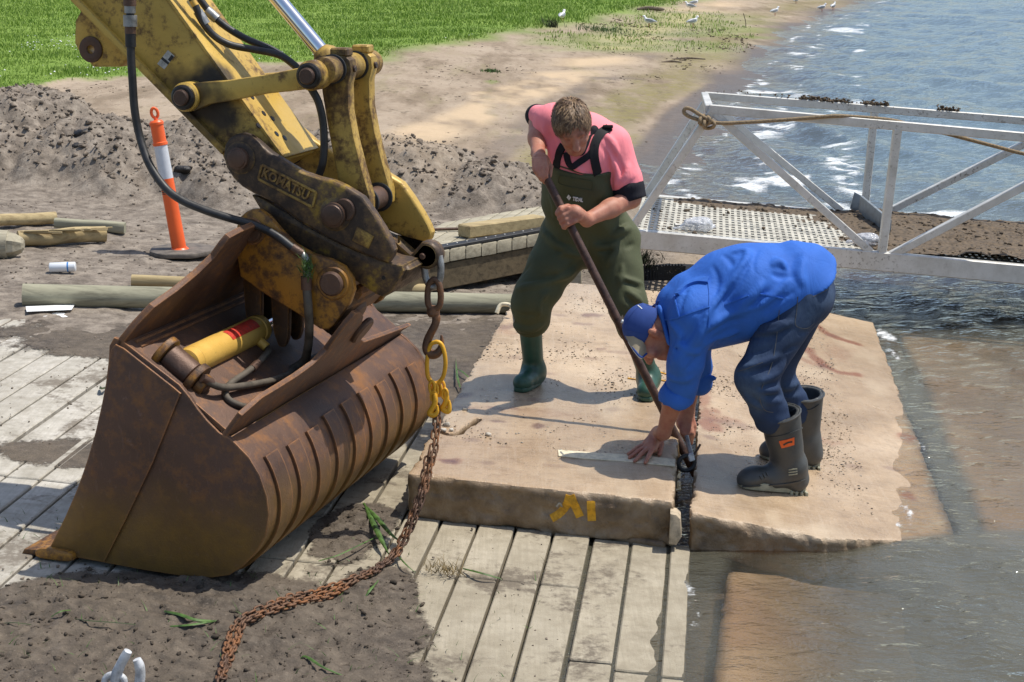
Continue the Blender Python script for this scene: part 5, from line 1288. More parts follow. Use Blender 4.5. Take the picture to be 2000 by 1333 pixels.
# plastic drainage mat and tuft
mp_ = atz(1276, 564, .1); mat_o = empty('drainage_mat', tuple(mp_), 'black ribbed plastic drainage mat standing on edge behind the slabs', 'mat')
for k in range(16):
    q = mp_+V3(-.10+.022*k, .35+.004*k, .04); box('rib', q, V3(.006, 0, 0), V3(0, .012, 0), ZZ*.055, M['black_rubber'], mat_o, .002)
box('backing', mp_+V3(.065, .375, .035), V3(.19, 0, 0), V3(0, .006, 0), ZZ*.052, M['black_rubber'], mat_o, .002)
tp = mp_+V3(-.06, .38, .10); n = 240
o = blades('weed_tuft', tp+r.normal(size=(n, 3))*V3(.06, .03, .018), r.uniform(.03, .13, n), np.full(n, .006), M['weed_dark'], 41, 1.5); o['kind'] = 'thing'; tag(o, 'clump of wet green weed on top of the drainage mat', 'weed')
# ---------------------------------------------------------------- poles and broken posts
def log(name, p0, p1, r0, r1, mat, label, cat='pole', seed=1, wob=.012, square=False, seg=18):
    p0 = np.asarray(p0, float); p1 = np.asarray(p1, float); n = 26; V = []; Fc = []; t_ = unit(p1-p0); s, u_ = frame_of(t_); L_ = np.linalg.norm(p1-p0)
    for i in range(n+1):
        t = i/n; cpt = p0+(p1-p0)*t+s*wob*float(vnoise(t*3, .3, seed))+u_*wob*float(vnoise(t*3, 7.3, seed))
        for k in range(seg):
            a = 2*math.pi*(k+.5)/seg; rad = r0+(r1-r0)*t; q = 1.
            if square: q = min(1/max(abs(math.cos(a)), abs(math.sin(a))), 1.32)*.84
            q *= 1+.03*float(vnoise(t*L_*3+5, a*2.2+seed*3, seed+2))
            V.append(cpt+(s*math.cos(a)+u_*math.sin(a))*rad*q)
    for i in range(n):
        for k in range(seg): Fc.append((i*seg+k, i*seg+(k+1) % seg, (i+1)*seg+(k+1) % seg, (i+1)*seg+k))
    Fc += [tuple(range(seg-1, -1, -1)), tuple(n*seg+k for k in range(seg))]
    o = mesh(name, V, Fc, mat, None, True); flat_caps(o, 50); return tag(o, label, cat)
def gnd(px, py, it=6):
    z = .25
    for _ in range(it):
        P = atz(px, py, z); z = float(ground(P[0], P[1]))
    return P
L0, L1 = onramp(46, 601), onplane(1001, 612, RN, RD+.02)
log('timber_pole', L0+ZZ*.074, L1+ZZ*.062, .070, .063, M['grey_timber'], 'long round grey green timber pole lying behind the bucket at the top of the ramp', 'pole', 3, .004, seg=24)
K0, K1 = gnd(258, 560), gnd(838, 582)
log('timber_pole', K0+ZZ*.04, K1+ZZ*.045, .038, .044, M['fresh_timber'], 'thinner yellowish timber pole lying just behind the long grey pole', 'pole', 5, .004)
def gl2(px, py, h_=0.): return gnd(px, py)+ZZ*h_
log('broken_post', gl2(-40, 446, .05), gl2(110, 440, .05), .045, .047, M['fresh_timber'], 'split round post with a dark broken end at the back of the left timber heap', 'post', 7, .01)
log('broken_post', gl2(108, 449, .05), gl2(245, 458, .05), .042, .046, M['grey_timber'], 'square cut timber post whose sawn end faces right in the timber heap', 'post', 9, .004, True, 16)
o = log('broken_post', gl2(36, 482, .06), gl2(207, 474, .06), .055, .058, M['fresh_timber'], 'split yellow post with splintered grain at the front of the timber heap', 'post', 11, .008)
for k in range(14):                                       # splinters along the split faces
    t = k/14; a = xt(gl2(40, 482, .06), gl2(205, 474, .06), .02+.8*t); q = a+V3(0, -.035, .045)+V3(0, rng.uniform(-.01, .02), rng.uniform(-.02, .012))
    bar('splinter', q, q+V3(rng.uniform(.12, .3), .02, rng.uniform(-.01, .02)), .014, .010, M['fresh_timber'], o, (0, 0, 1), .002)
P0, P1 = gl2(-60, 500, .085), gl2(18, 502, .085)
o = log('broken_post', P0, P1, .10, .10, M['deck_timber'], 'fat round post with a faceted pointed end at the left edge of the picture', 'post', 13, .002)
lathe('pointed_end', P1-unit(P1-P0)*.01, P1-P0, [(0, .099), (.05, .085), (.10, .055), (.115, .03)], M['deck_timber'], o, 7, 10)
# ---------------------------------------------------------------- delineator post
dp0 = gnd(352, 497); top = aty(305, 238, dp0[1]+.02); dx = top-dp0; dL = np.linalg.norm(dx); dd = unit(dx)
bol = empty('traffic_post', tuple(dp0), 'orange plastic traffic post with a pale reflective band on a black rubber foot', 'bollard')
def T(px_y): return (497-px_y)/(497-238)*dL
R0 = .050
lathe('post', dp0, dd, [(0, R0*1.03), (T(348), R0*.97)], M['orange_plastic'], bol, 28)
lathe('reflective_band', dp0+dd*T(348), dd, [(0, R0*.965), (T(284)-T(348), R0*.93)], M['white_band'], bol, 28)
lathe('post_head', dp0+dd*T(284), dd, [(0, R0*.95), (.004, R0*1.04), (.022, R0*1.04), (.026, R0*.93), (T(242)-T(284)-.012, R0*.90), (T(242)-T(284)-.006, R0*1.0), (T(242)-T(284)+.01, R0*1.0), (T(242)-T(284)+.022, R0*.8), (T(242)-T(284)+.026, R0*.3), (T(242)-T(284)+.045, R0*.22)], M['orange_plastic'], bol, 28)
hc_ = dp0+dd*(T(242)+.075); V_, F_ = sweep([hc_+V3(1, .2, 0)*math.cos(a)*.022+dd*math.sin(a)*.034 for a in np.linspace(0, 2*math.pi, 15)[:-1]], .011, 8, True); mesh('handle_loop', V_, F_, M['orange_plastic'], bol, True)
for k in range(5):
    a0 = 2.6+.0*k; q = dp0+dd*(T(378)+.012*k); prism('sticker_bar', [q+V3(-.052*math.cos(a), -.052*math.sin(a), 0)*1.0 for a in (.55, .9, 1.25)]+[q+dd*.006+V3(-.052*math.cos(a), -.052*math.sin(a), 0) for a in (1.25, .9, .55)], V3(0, -.001, 0), M['label_black'], bol, 0)
bs = rnd([dp0+V3(a, b, .005) for a, b in ((-.20, -.10), (-.10, -.22), (.12, -.22), (.24, -.08), (.24, .12), (.10, .24), (-.12, .22), (-.22, .10))], 2, .2)
prism('rubber_foot', bs, ZZ*.035, M['dusty_rubber'], bol, .01)
cyl('foot_socket', dp0+ZZ*.03, dp0+ZZ*.05, R0*1.25, M['orange_plastic'], bol, .01)
# ---------------------------------------------------------------- small litter
can0 = gnd(97, 533); cd_ = unit(V3(1, .12, .02)); cr = .033
can = empty('spray_can', tuple(can0), 'white spray can with a blue stripe lying on the sand', 'spray can')
q = can0+ZZ*cr
lathe('can_body', q, cd_, [(0, cr*.8), (.004, cr*.97), (.006, cr), (.115, cr)], M['can_white'], can); lathe('stripe', q+cd_*.115, cd_, [(0, cr*1.005), (.010, cr*1.005)], M['can_blue'], can); lathe('can_cap', q+cd_*.125, cd_, [(0, cr*.98), (.040, cr*.98), (.045, cr*.8)], M['can_white'], can)
for pts, lab in ((((50, 600), (146, 596), (140, 606), (52, 610)), 'white sheet of board under the end of the long pole, upper of two'), (((54, 613), (112, 606), (147, 602), (136, 622), (58, 618)), 'white folded sheet of board on the ramp below the long pole, lower of two')):
    hz = .03 if 'upper' in lab else .006
    prism('white_board', [onplane(x, y, RN, RD+hz) for x, y in pts], ZZ*.004, M['white_paper'], None, .001); tag(bpy.data.objects[-1] if False else COL.objects[-1], lab, 'board')
p = gnd(90, 481); tag(prism('orange_scrap', [p+V3(-.05, 0, .01), p+V3(.02, -.02, .01), p+V3(.055, .01, .025), p+V3(.0, .03, .03)], ZZ*.004, M['orange_plastic'], None, .001), 'scrap of orange plastic lying under the split post', 'scrap')
p = S1(985, 622)
tag(tube('pipe_offcut', [p+V3(-.045, 0, .03), p+V3(-.02, .02, .075), p+V3(.03, .02, .075), p+V3(.05, -.01, .06)], .013, M['line_paint'], None, 8, 5), 'curved cream plastic strip at the broken left edge of the slab', 'plastic strip')
# birds on the beach
def gull(px, py, lab, s=1., face=1, yaw=0.):
    P = gnd(px, py); g = empty('seagull', tuple(P), lab, 'seagull', 'seagulls resting on the beach'); c_, sn = math.cos(yaw)*face, math.sin(yaw)
    fx = V3(c_, sn, 0); fy = V3(-sn, c_, 0)
    def q(a, b, c): return P+(fx*a+fy*b+ZZ*c)*s
    ax = np.array([unit(fx+ZZ*.22), fy, unit(ZZ-fx*.22)])
    sdf('body', [pell(q(0, 0, .145), (.135*s, .062*s, .062*s), ax), pcap(q(.08, 0, .18), q(.13, 0, .24), .036*s, .028*s), pell(q(.14, 0, .255), (.040*s, .032*s, .032*s)), pcap(q(-.10, 0, .13), q(-.19, 0, .12), .03*s, .012*s)], .012*s, M['gull_white'], g, .02)
    for b in (-1, 1):
        sdf('wing', [pell(q(-.03, b*.052, .16), (.12*s, .016*s, .045*s), ax), pcap(q(-.1, b*.04, .15), q(-.21, b*.02, .135), .022*s, .006*s)], .01*s, M['gull_grey'], g, .01)
        tube('leg', [q(0, b*.025, .10), q(.01, b*.025, .0)], .006*s, M['gull_beak'], g, 6, 0)
    lathe('beak', q(.175, 0, .25), fx-ZZ*.15, [(0, .011*s), (.03*s, .007*s), (.045*s, .002*s)], M['gull_beak'], g, 8)
for px, py, lab, fc, yw in ((1098, 42, 'white gull standing at the edge of the lawn, left of all other gulls', 1, 1.2), (1268, 53, 'white gull beside the faint grass strip in the middle of the beach', -1, .4), (1356, 14, 'white gull farthest up the beach by the grass patch, back one of a pair', 1, .3), (1348, 21, 'white gull by the grass patch, front one of a pair', -1, .2), (1353, 53, 'white gull in the middle of the bare sand below the pair', 1, .5), (1513, 31, 'white gull alone on the sand above the weed line', 1, .6), (1555, 8, 'white gull at the very top edge of the picture', 1, .9), (1605, 23, 'white gull near the waterline, left one of two', 1, .4), (1627, 20, 'white gull near the waterline, right one of two, closest to the water', 1, 1.)):
    gull(px, py, lab, 1.12, fc, yw)
p = gnd(1265, 22); tag(tube('driftwood', [p+V3(-.35, 0, .05), p+V3(0, .05, .09), p+V3(.4, -.05, .06), p+V3(.55, 0, .05)], [.05, .07, .06, .03], M['driftwood'], None, 8, 4), 'weathered driftwood log lying near the lawn edge on the far beach', 'driftwood')
p = gnd(1457, 55); tag(tube('stick', [p, p+V3(-.02, 0, .2), p+V3(-.09, 0, .42)], .012, M['driftwood'], None, 6, 4), 'thin bent stick standing upright in the far sand', 'stick')
for px, py, w, lab in ((1345, 117, .35, 'longest dark driftwood bit beside the pale shell bank, nearest the water'), (1312, 123, .2, 'short dark driftwood bit beside the pale shell bank, farthest left')):
    p = gnd(px, py); tag(tube('driftwood', [p+V3(-w, 0, .01), p+V3(0, .1, .025), p+V3(w, 0, .01)], [.012, .025, .012], M['driftwood'], None, 6, 4), lab, 'driftwood', 'driftwood bits on the shell bank')
# tufts on the lawn edge
for k, (px, py, hgt, rad, n, mt) in enumerate(((1075, 47, .30, .22, 120, 'weed_dark'), (958, 140, .06, .16, 160, 'weed'), (135, 142, .10, .55, 500, 'grass_blade'), (740, 70, .12, .7, 500, 'grass_blade'), (690, 75, .12, .4, 300, 'grass_blade'), (1175, 60, .10, .7, 400, 'weed'))):
    p = gnd(px, py); Pn = np.stack([p[0]+r.normal(0, rad*.5, n), p[1]+r.normal(0, rad*.8, n), np.zeros(n)], 1); Pn[:, 2] = ground(Pn[:, 0], Pn[:, 1])
    blades('grass_tuft', Pn, r.uniform(.4, 1, n)*hgt, np.full(n, .018), M[mt], 50+k, .7)
# cut weed lying about on the ramp
def sprig(pts, w, label, mat='weed', h_=.014):
    Pp = catmull([onplane(x, y, RN, RD+h_+(.02 if 0 < i < len(pts)-1 else 0)) for i, (x, y) in enumerate(pts)], 5); n = len(Pp); t_ = np.gradient(Pp, axis=0); s_ = np.cross(t_, ZZ); s_ /= np.linalg.norm(s_, axis=1)[:, None]+1e-9
    ww = w*np.sin(np.linspace(.35, math.pi-.05, n))[:, None]
    V = np.concatenate([Pp+s_*ww, Pp-s_*ww, Pp+s_*ww*.3+ZZ*w*.7]); F_ = [(i, i+1, 2*n+i+1, 2*n+i) for i in range(n-1)]+[(2*n+i, 2*n+i+1, n+i+1, n+i) for i in range(n-1)]
    return tag(mesh('cut_weed', V, F_, M[mat], None, True), label, 'weed', None)
W_ = 'long green blade of weed '
sprig(((322, 1196), (352, 1201), (385, 1212), (427, 1216)), .010, 'broad green leaf lying on the mud, upper of the pair left of the chain')
sprig(((332, 1225), (365, 1222), (400, 1217), (425, 1214)), .007, 'green leaf lying on the mud, lower of the pair left of the chain')
sprig(((144, 1209), (175, 1213), (230, 1217), (292, 1224)), .004, 'thin flat stem lying on the mud left of the broad leaves', 'weed_dark')
sprig(((100, 1206), (118, 1195), (138, 1193)), .005, 'small curled green blade at the left on the mud')
sprig(((0, 1219), (30, 1217), (66, 1222)), .004, 'faint green blade at the left edge of the mud', 'weed_dark')
sprig(((584, 1290), (598, 1283), (630, 1303), (685, 1328)), .007, 'bent green blade lying on the mud at the bottom, right of the chain')
sprig(((710, 985), (735, 1010), (760, 1040), (782, 1060)), .011, 'thick green stem lying under the hanging chain, right one of two', 'weed', .02)
sprig(((712, 985), (728, 1020), (745, 1055), (760, 1085)), .012, 'thick green stem lying under the hanging chain, left one of two', 'weed', .02)
sprig(((622, 1097), (660, 1085), (700, 1066), (735, 1050)), .005, 'thin green blade stretching left from the thick stems')
sprig(((775, 1082), (790, 1100), (812, 1120)), .004, 'thin green blade stretching right from the thick stems')
sprig(((905, 1112), (940, 1120), (978, 1132)), .007, 'bright green stem lying across the grooved strips')
sprig(((900, 762), (893, 735), (890, 700)), .006, 'upright green blade beside the left edge of the dry slab', 'weed', .03)
sprig(((920, 742), (905, 728), (893, 722)), .006, 'short green blade beside the left edge of the dry slab, right of the upright one', 'weed', .03)
sprig(((712, 1168), (725, 1150), (742, 1131)), .006, 'small green sprig beside the chain where it meets the mud')
sprig(((196, 757), (200, 760), (207, 758)), .012, 'small dark leaf on the pale strips behind the bucket', 'weed_dark')
n = 110; a = onramp(835, 1112, .012); b = onramp(905, 1122, .012); t = r.uniform(size=n)
o = blades('weed_bundle', a+np.outer(t, b-a)+r.normal(size=(n, 3))*V3(.012, .02, .004), r.uniform(.012, .05, n), np.full(n, .004), M['straw'], 61, 2.2); o['kind'] = 'thing'; tag(o, 'tangled dry weed bundle lying across the grooved strips', 'weed')
n = 500; Ux = r.uniform(-2.9, -.5, n); Vx = r.uniform(4.3, 6.2, n); Pw = DU*(Ux[:, None]+UW)+DV*Vx[:, None]; Pw[:, 2] = rampz(Ux)+np.maximum(mud_near(Ux, Vx, Pw[:, 0], Pw[:, 1])[0], 0)
blades('plant_bits', Pw, r.uniform(.008, .03, n), r.uniform(.002, .005, n), M['weed'], 63, 2.5)
# ---------------------------------------------------------------- lifting gear
def WP(x, y, w=None): return PW(x, y, WC if w is None else w)
def loop(name, px, r, mat, parent, w=None, sm=5, closed=True):
    pts = [WP(x, y, w) for x, y in px]; n = len(pts)
    if closed:
        P = catmull(pts+[pts[0], pts[1]], sm)[:-sm-0]; P = P[:n*sm]
        V, Fc = sweep(P, r, 12, True); return mesh(name, V, Fc, mat, parent, True)
    return tube(name, pts, r, mat, parent, 12, sm)
wl = WC+.0
sh = empty('bow_shackle', tuple(WP(832, 500)), 'grey steel bow shackle through the lug on the coupler nose', 'shackle')
loop('bow', ((830, 497), (829, 520), (832, 545), (842, 560), (853, 558), (860, 542), (861, 520), (858, 500)), .0135, M['galvanised'], sh, wl, 5, False)
pe = WP(829, 499, wl); lathe('shackle_eye', pe-NW*.016-EE*.0, NW, [(0, .020), (.004, .026), (.028, .026), (.032, .020)], M['galvanised'], sh)
cyl('shackle_pin', pe-NW*.03, pe+NW*.09, .013, M['pin_steel'], sh, .004)
hk = empty('swivel_hook', tuple(WP(850, 560)), 'rusty brown swivel hook hanging from the grey shackle', 'hook')
loop('hook_link', ((847, 546), (838, 556), (835, 580), (838, 598), (848, 604), (858, 598), (861, 578), (857, 554)), .0125, M['chain_steel'], hk, wl-.006)
q = WP(846, 603, wl); lathe('swivel', q, -ZZ, [(-.01, .014), (0, .024), (.02, .026), (.032, .018)], M['chain_steel'], hk, 16)
loop('hook_body', ((847, 610), (852, 620), (850, 634), (842, 650), (835, 666), (834, 682), (842, 692), (853, 691), (860, 682), (863, 668), (862, 655)), [.014, .017, .016, .016, .017, .019, .020, .018, .014, .009, .004], M['chain_steel'], hk, wl, 4, False)
cs = empty('chain_sling', tuple(onramp(690, 1140)), 'rusty lifting chain with a yellow ring, looping down from the hook onto the mud', 'chain')
loop('master_ring', ((852, 668), (842, 673), (836, 690), (834, 715), (836, 736), (845, 748), (857, 747), (866, 735), (870, 712), (868, 690), (862, 673)), .0085, M['chain_paint'], cs, wl-.01)
for k, (x, y) in enumerate(((843, 752), (849, 757), (856, 756), (862, 752))):
    loop('ring_link', ((x, y-8), (x-4, y), (x-3, y+12), (x+2, y+18), (x+6, y+10), (x+5, y-2)), .0058, M['chain_paint'], cs, wl-.03+.012*k, 4)
for k, (x, y, s) in enumerate(((846, 778, 1), (868, 774, 1))):
    loop('grab_hook', ((x+2, y-10), (x+4, y+2), (x+2, y+14), (x-4, y+24), (x-6, y+30) if k == 0 else (x+2, y+28), (x+2, y+33) if k == 0 else (x+8, y+29), (x+8, y+26) if k == 0 else (x+10, y+18), (x+8, y+14) if k == 0 else (x+9, y+8)), [.008, .011, .012, .012, .013, .012, .008, .004], M['chain_paint'], cs, wl-.035+.03*k, 4, False)
    for j in range(2): loop('ring_link', ((x, y-14+j*3), (x-4, y-6), (x-3, y+3), (x+2, y+5), (x+6, y-4), (x+4, y-12)), .0055, M['chain_paint'], cs, wl-.03+.02*k+.01*j, 4)
# the chain itself: every link its own piece
pit, lw, wr_ = .0275, .0150, .0044
pr = []
for i in range(16):
    a = 2*math.pi*i/16; pr.append((math.cos(a)*lw*.62+0, math.copysign(1, math.sin(a))*(pit*.5-lw*.62+.004)+math.sin(a)*lw*.62 if abs(math.sin(a)) > 1e-6 else 0))
LV, LF = sweep([V3(x, 0, y) for x, y in pr], wr_, 6, True)
lme = bpy.data.meshes.new('link'); lme.from_pydata([tuple(v) for v in LV], [], LF); lme.polygons.foreach_set('use_smooth', np.ones(len(lme.polygons), bool)); lme.materials.append(M['chain_steel'])
def chain(path, off, seed):
    P = catmull(path, 14); P = P+off; d_ = np.concatenate([[0], np.cumsum(np.linalg.norm(np.diff(P, axis=0), axis=1))]); n = int(d_[-1]/pit); rr_ = np.random.default_rng(seed)
    base = Vector(cs.location); roll0 = rr_.uniform(0, 3)
    for i in range(n):
        s = (i+.5)*pit; p = np.array([np.interp(s, d_, P[:, j]) for j in range(3)]); p2 = np.array([np.interp(s+.004, d_, P[:, j]) for j in range(3)])
        t_ = Vector(p2-p).normalized(); qx = Vector((1, 0, 0)) if abs(t_.x) < .9 else Vector((0, 1, 0)); x = qx.cross(t_).normalized(); y = t_.cross(x)
        a = roll0+(i % 2)*math.pi/2+rr_.normal(0, .18); ca_, sa = math.cos(a), math.sin(a); xx_ = x*ca_+y*sa; yy_ = t_.cross(xx_)
        m = Matrix((xx_, yy_, t_)).transposed().to_4x4()
        o = bpy.data.objects.new('link', lme); COL.objects.link(o); o.parent = cs; o.matrix_local = Matrix.Translation(Vector(p)+Vector(rr_.normal(0, .0015, 3))-base) @ m
def mudz(P):
    u_, v_ = uv(P); return float(max(0, mud_near(np.array([u_]), np.array([v_]), np.array([P[0]]), np.array([P[1]]))[0][0]))
def RG(x, y): 
    P = onramp(x, y, .012); return P+ZZ*mudz(P)
ya, yb = float(WP(850, 800)[1]), float(RG(745, 1108)[1])
hang = [(851, 792), (850, 830), (843, 880), (832, 930), (820, 975), (803, 1020), (782, 1065), (762, 1092)]
path = [aty(x, y, ya+(yb-ya)*(i/(len(hang)))) for i, (x, y) in enumerate(hang)]
ground1 = [RG(*q) for q in ((738, 1112), (705, 1132), (660, 1152), (610, 1172), (560, 1192), (520, 1208), (490, 1222), (470, 1243), (460, 1275), (446, 1310), (436, 1345))]
ground2 = [RG(*q) for q in ((744, 1106), (712, 1124), (664, 1142), (614, 1160), (566, 1180), (522, 1200), (484, 1212), (458, 1232), (446, 1268), (440, 1300), (428, 1350))]
ground3 = [RG(*q) for q in ((735, 1118), (700, 1140), (655, 1162), (605, 1182), (552, 1203), (512, 1218), (480, 1236), (466, 1260), (452, 1290), (434, 1320), (424, 1352))]
chain(path+ground1, V3(0, 0, 0), 1); chain([p+EE*.012+V3(0, .008, 0) for p in path]+ground2, V3(0, 0, .002), 2); chain([p-EE*.009 for p in path[2:]]+ground3, V3(0, 0, .0), 3)
# white galvanised lifting clutch lying at the bottom of the picture
wg = empty('lifting_clutch', tuple(onramp(235, 1325)), 'white galvanised two armed lifting eye standing in the mud at the bottom left', 'lifting eye')
cb = onramp(240, 1352, .02); Yc = float(cb[1])
def WG(x, y, o=0): return aty(x, y, Yc+o)
tube('arm', [WG(250, 1272), WG(244, 1283), WG(235, 1300), WG(228, 1316), WG(224, 1330)], [.013, .015, .015, .017, .017], M['white_galv'], wg, 12, 4)
tube('arm', [WG(267, 1288, .02), WG(272, 1300, .02), WG(274, 1318, .02), WG(270, 1350, .02)], [.013, .016, .016, .016], M['white_galv'], wg, 12, 4)
V_, F_ = sweep([WG(224, 1331)+V3(math.cos(a)*.030, 0, math.sin(a)*.022) for a in np.linspace(0, 2*math.pi, 21)[:-1]], .011, 10, True); mesh('ring', V_, F_, M['white_galv'], wg, True)
tube('crossbar', [WG(215, 1350), WG(245, 1352), WG(276, 1352)], .014, M['white_galv'], wg, 10, 3)
# lifting eye in the gap between the slabs
ep = aty(1341, 905, float(S1(1320, 900)[1])); le = empty('ring_clutch', tuple(ep), 'black steel ring clutch in the gap beside the hand of the bent man', 'lifting ring')
V_, F_ = sweep([ep+V3(math.cos(a)*.036, .01*math.cos(a), math.sin(a)*.034) for a in np.linspace(0, 2*math.pi, 25)[:-1]], .0095, 12, True); mesh('ring', V_, F_, M['black_rubber'], le, True)
def EP(x, y, o=0): return aty(x, y, ep[1]+o)
tube('shank', [EP(1341, 852, .08), EP(1345, 870, .05), EP(1349, 885, .02), EP(1350, 896)], [.010, .011, .012, .013], M['galvanised'], le, 10, 4)
box('clutch_jaw', EP(1350, 893), V3(.012, 0, .004), V3(0, .014, 0), V3(-.004, 0, .016), M['white_galv'], le, .004)
tube('trigger', [EP(1352, 892), EP(1361, 880, .02), EP(1368, 868, .03)], .005, M['pin_steel'], le, 8, 3)
# ---------------------------------------------------------------- the two men
from mathutils.bvhtree import BVHTree
J = aty
def bvh(objs):
    V = []; Fc = []
    for o in objs:
        me = o.data; n = len(V); V += [tuple(v.co) for v in me.vertices]; Fc += [tuple(i+n for i in f.vertices) for f in me.polygons]
    return BVHTree.FromPolygons(V, Fc)
def hit(tree, x, y):
    d = Vector(ray(x, y)).normalized(); r = tree.ray_cast(Vector(CAM), d)
    return (np.array(r[0]), np.array(r[1])) if r[0] is not None else (None, None)
def ribbon(name, tree, px, width, mat, parent, lift=.004, sm=6, maxjump=.25):
    """a strip of cloth laid on the surface below it"""
    P = catmull([V3(x, y, 0) for x, y in px], sm) if sm else np.array([V3(x, y, 0) for x, y in px]); C_ = []; N_ = []
    for q in P:
        h, n = hit(tree, q[0], q[1])
        if h is None or (C_ and np.linalg.norm(h-C_[-1]) > maxjump): continue
        C_.append(h); N_.append(n if n@(CAM-h) > 0 else -n)
    if len(C_) < 3: return None
    C_ = np.array(C_); N_ = np.array(N_)
    if len(C_) > 4:
        for _ in range(2): N_[1:-1] = (N_[:-2]+N_[1:-1]*2+N_[2:])/4; C_[1:-1] = (C_[:-2]+C_[1:-1]*2+C_[2:])/4
    N_ /= np.linalg.norm(N_, axis=1)[:, None]
    T_ = np.gradient(C_, axis=0); S_ = np.cross(T_, N_); S_ /= np.linalg.norm(S_, axis=1)[:, None]+1e-9; V = []; Fc = []; w = width/2
    for c_, n, s in zip(C_, N_, S_): V += [c_-s*w-n*.004, c_-s*w+n*lift, c_+s*w+n*lift, c_+s*w-n*.004]
    for i in range(len(C_)-1):
        for k in range(4): Fc.append((4*i+k, 4*i+(k+1) % 4, 4*i+4+(k+1) % 4, 4*i+4+k))
    Fc += [(0, 1, 2, 3), tuple(4*len(C_)-4+k for k in (3, 2, 1, 0))]
    o = mesh(name, V, Fc, mat, parent, True); flat_caps(o, 40); return o
def fold(X, d, f, wf=2.2, amp=.006, s=0):
    d = unit(d); w = noise3(X, wf, s)
    v = np.sin((X@d)*f+w*2.2); m = sstep(-.1, .5, noise3(X, wf*.8, s+30))
    return -amp*.6*v*m
def finger(pts, r0, r1, k=.004):
    return [pcap(pts[i], pts[i+1], r0+(r1-r0)*i/(len(pts)-1), r0+(r1-r0)*(i+1)/(len(pts)-1), k=k) for i in range(len(pts)-1)]
def head_prims(c, right, fwd, up, s=1.):
    """skull, jaw, nose, brow, cheeks, lips, chin and ears in the head's own frame"""
    A = np.array([right, fwd, up]); q = lambda a, b, d_: c+(A.T@V3(a, b, d_))*s
    P = [pell(q(0, -.012, .02), V3(.076, .098, .100)*s, A), pell(q(0, .035, -.045), V3(.060, .058, .085)*s, A, .03), pell(q(0, .056, -.098), V3(.034, .030, .026)*s, A, .03),
         pcap(q(0, .086, .012), q(0, .118, -.036), .010*s, .016*s, k=.014), pcap(q(-.035, .078, .026), q(.035, .078, .026), .014*s, k=.016),
         pell(q(.036, .062, -.030), V3(.024, .024, .020)*s, A, .02), pell(q(-.036, .062, -.030), V3(.024, .024, .020)*s, A, .02),
         pcap(q(-.020, .088, -.066), q(.020, .088, -.066), .008*s, k=.006), pcap(q(-.016, .086, -.078), q(.016, .086, -.078), .009*s, k=.006)]
    for b in (-1, 1):
        P += [pell(q(b*.078, -.012, -.010), V3(.010, .020, .034)*s, A, .006), pell(q(b*.086, -.022, -.002), V3(.008, .012, .028)*s, A, .005), pell(q(b*.012, .106, -.040), V3(.010, .012, .009)*s, A, .006)]
    return P, q
def head_attr(V, q, s):
    brow = np.zeros(len(V)); lip = np.zeros(len(V)); pale = np.zeros(len(V))
    for b in (-1, 1):
        for a in (.018, .03, .042): brow = np.maximum(brow, sstep(.013*s, .006*s, np.linalg.norm(V-q(b*a, .090-.25*(a-.018), .027), axis=1))*.7)
        brow = np.maximum(brow, sstep(.013*s, .005*s, np.linalg.norm(V-q(b*.031, .086, .006), axis=1))*.75)  # eye sockets: their shade painted into the skin colour
        brow = np.maximum(brow, sstep(.006*s, .002*s, np.linalg.norm(V-q(b*.009, .118, -.048), axis=1))*.6)  # nostrils: shade painted in the same way
    for a in (-.018, -.009, 0, .009, .018): lip = np.maximum(lip, sstep(.010*s, .004*s, np.linalg.norm(V-q(a, .096, -.072), axis=1))*.7)
    return brow, lip, pale
def creased(name, prims, creases, res, mat, parent, k, extra=None, cut=None, attr=None):
    """cloth with folds: ridges (r > 0) and furrows (r < 0) are laid along lines on its surface"""
    Fd, lo = sdf_field(prims, res*1.5, k, cut=cut); V, Q = surfnet(Fd, lo, res*1.5); tr = BVHTree.FromPolygons([tuple(v) for v in V], [tuple(int(i) for i in f) for f in Q])
    add = []
    for px, r in creases:
        P = catmull([V3(x, y, 0) for x, y in px], 4) if len(px) > 2 else np.linspace(V3(*px[0], 0), V3(*px[1], 0), 5); pts = []
        for q in P:
            h, n = hit(tr, q[0], q[1])
            if h is None: continue
            n = n if n@(CAM-h) > 0 else -n
            if pts and np.linalg.norm(h-pts[-1][0]) > .12: break
            pts.append((h, n))
        m = len(pts)
        for i in range(m-1):
            w0 = math.sin(math.pi*(i+.3)/(m-.4)); w1 = math.sin(math.pi*min(i+1.3, m-.41)/(m-.4)); ra, rb = abs(r)*(.35+.65*w0), abs(r)*(.35+.65*max(w1, 0))
            ra, rb = ra*.62, rb*.62
            if r > 0: add.append(pcap(pts[i][0]-pts[i][1]*ra*.15, pts[i+1][0]-pts[i+1][1]*rb*.15, ra, rb, k=.020))
            else:
                q = pcap(pts[i][0]+pts[i][1]*ra*.45, pts[i+1][0]+pts[i+1][1]*rb*.45, ra*.9, rb*.9, k=.012); q['neg'] = True; add.append(q)
    return sdf(name, prims+add, res, mat, parent, k, extra, cut, 1, attr)
class Person:
    def __init__(s, label):
        s.label = label; s.prims = []
    def build(s, q, hs, mat, res=.0062):
        Fd, lo = sdf_field(s.prims, res, .018); V, Q = surfnet(Fd, lo, res); V = relax(V, Q, 1, .4)
        b, l, p = head_attr(V, q, hs)
        s.o = mesh('person', V, Q, mat, None, True, dict(brow=b, lip=l, pale=p)); tag(s.o, s.label, 'person'); return s.o
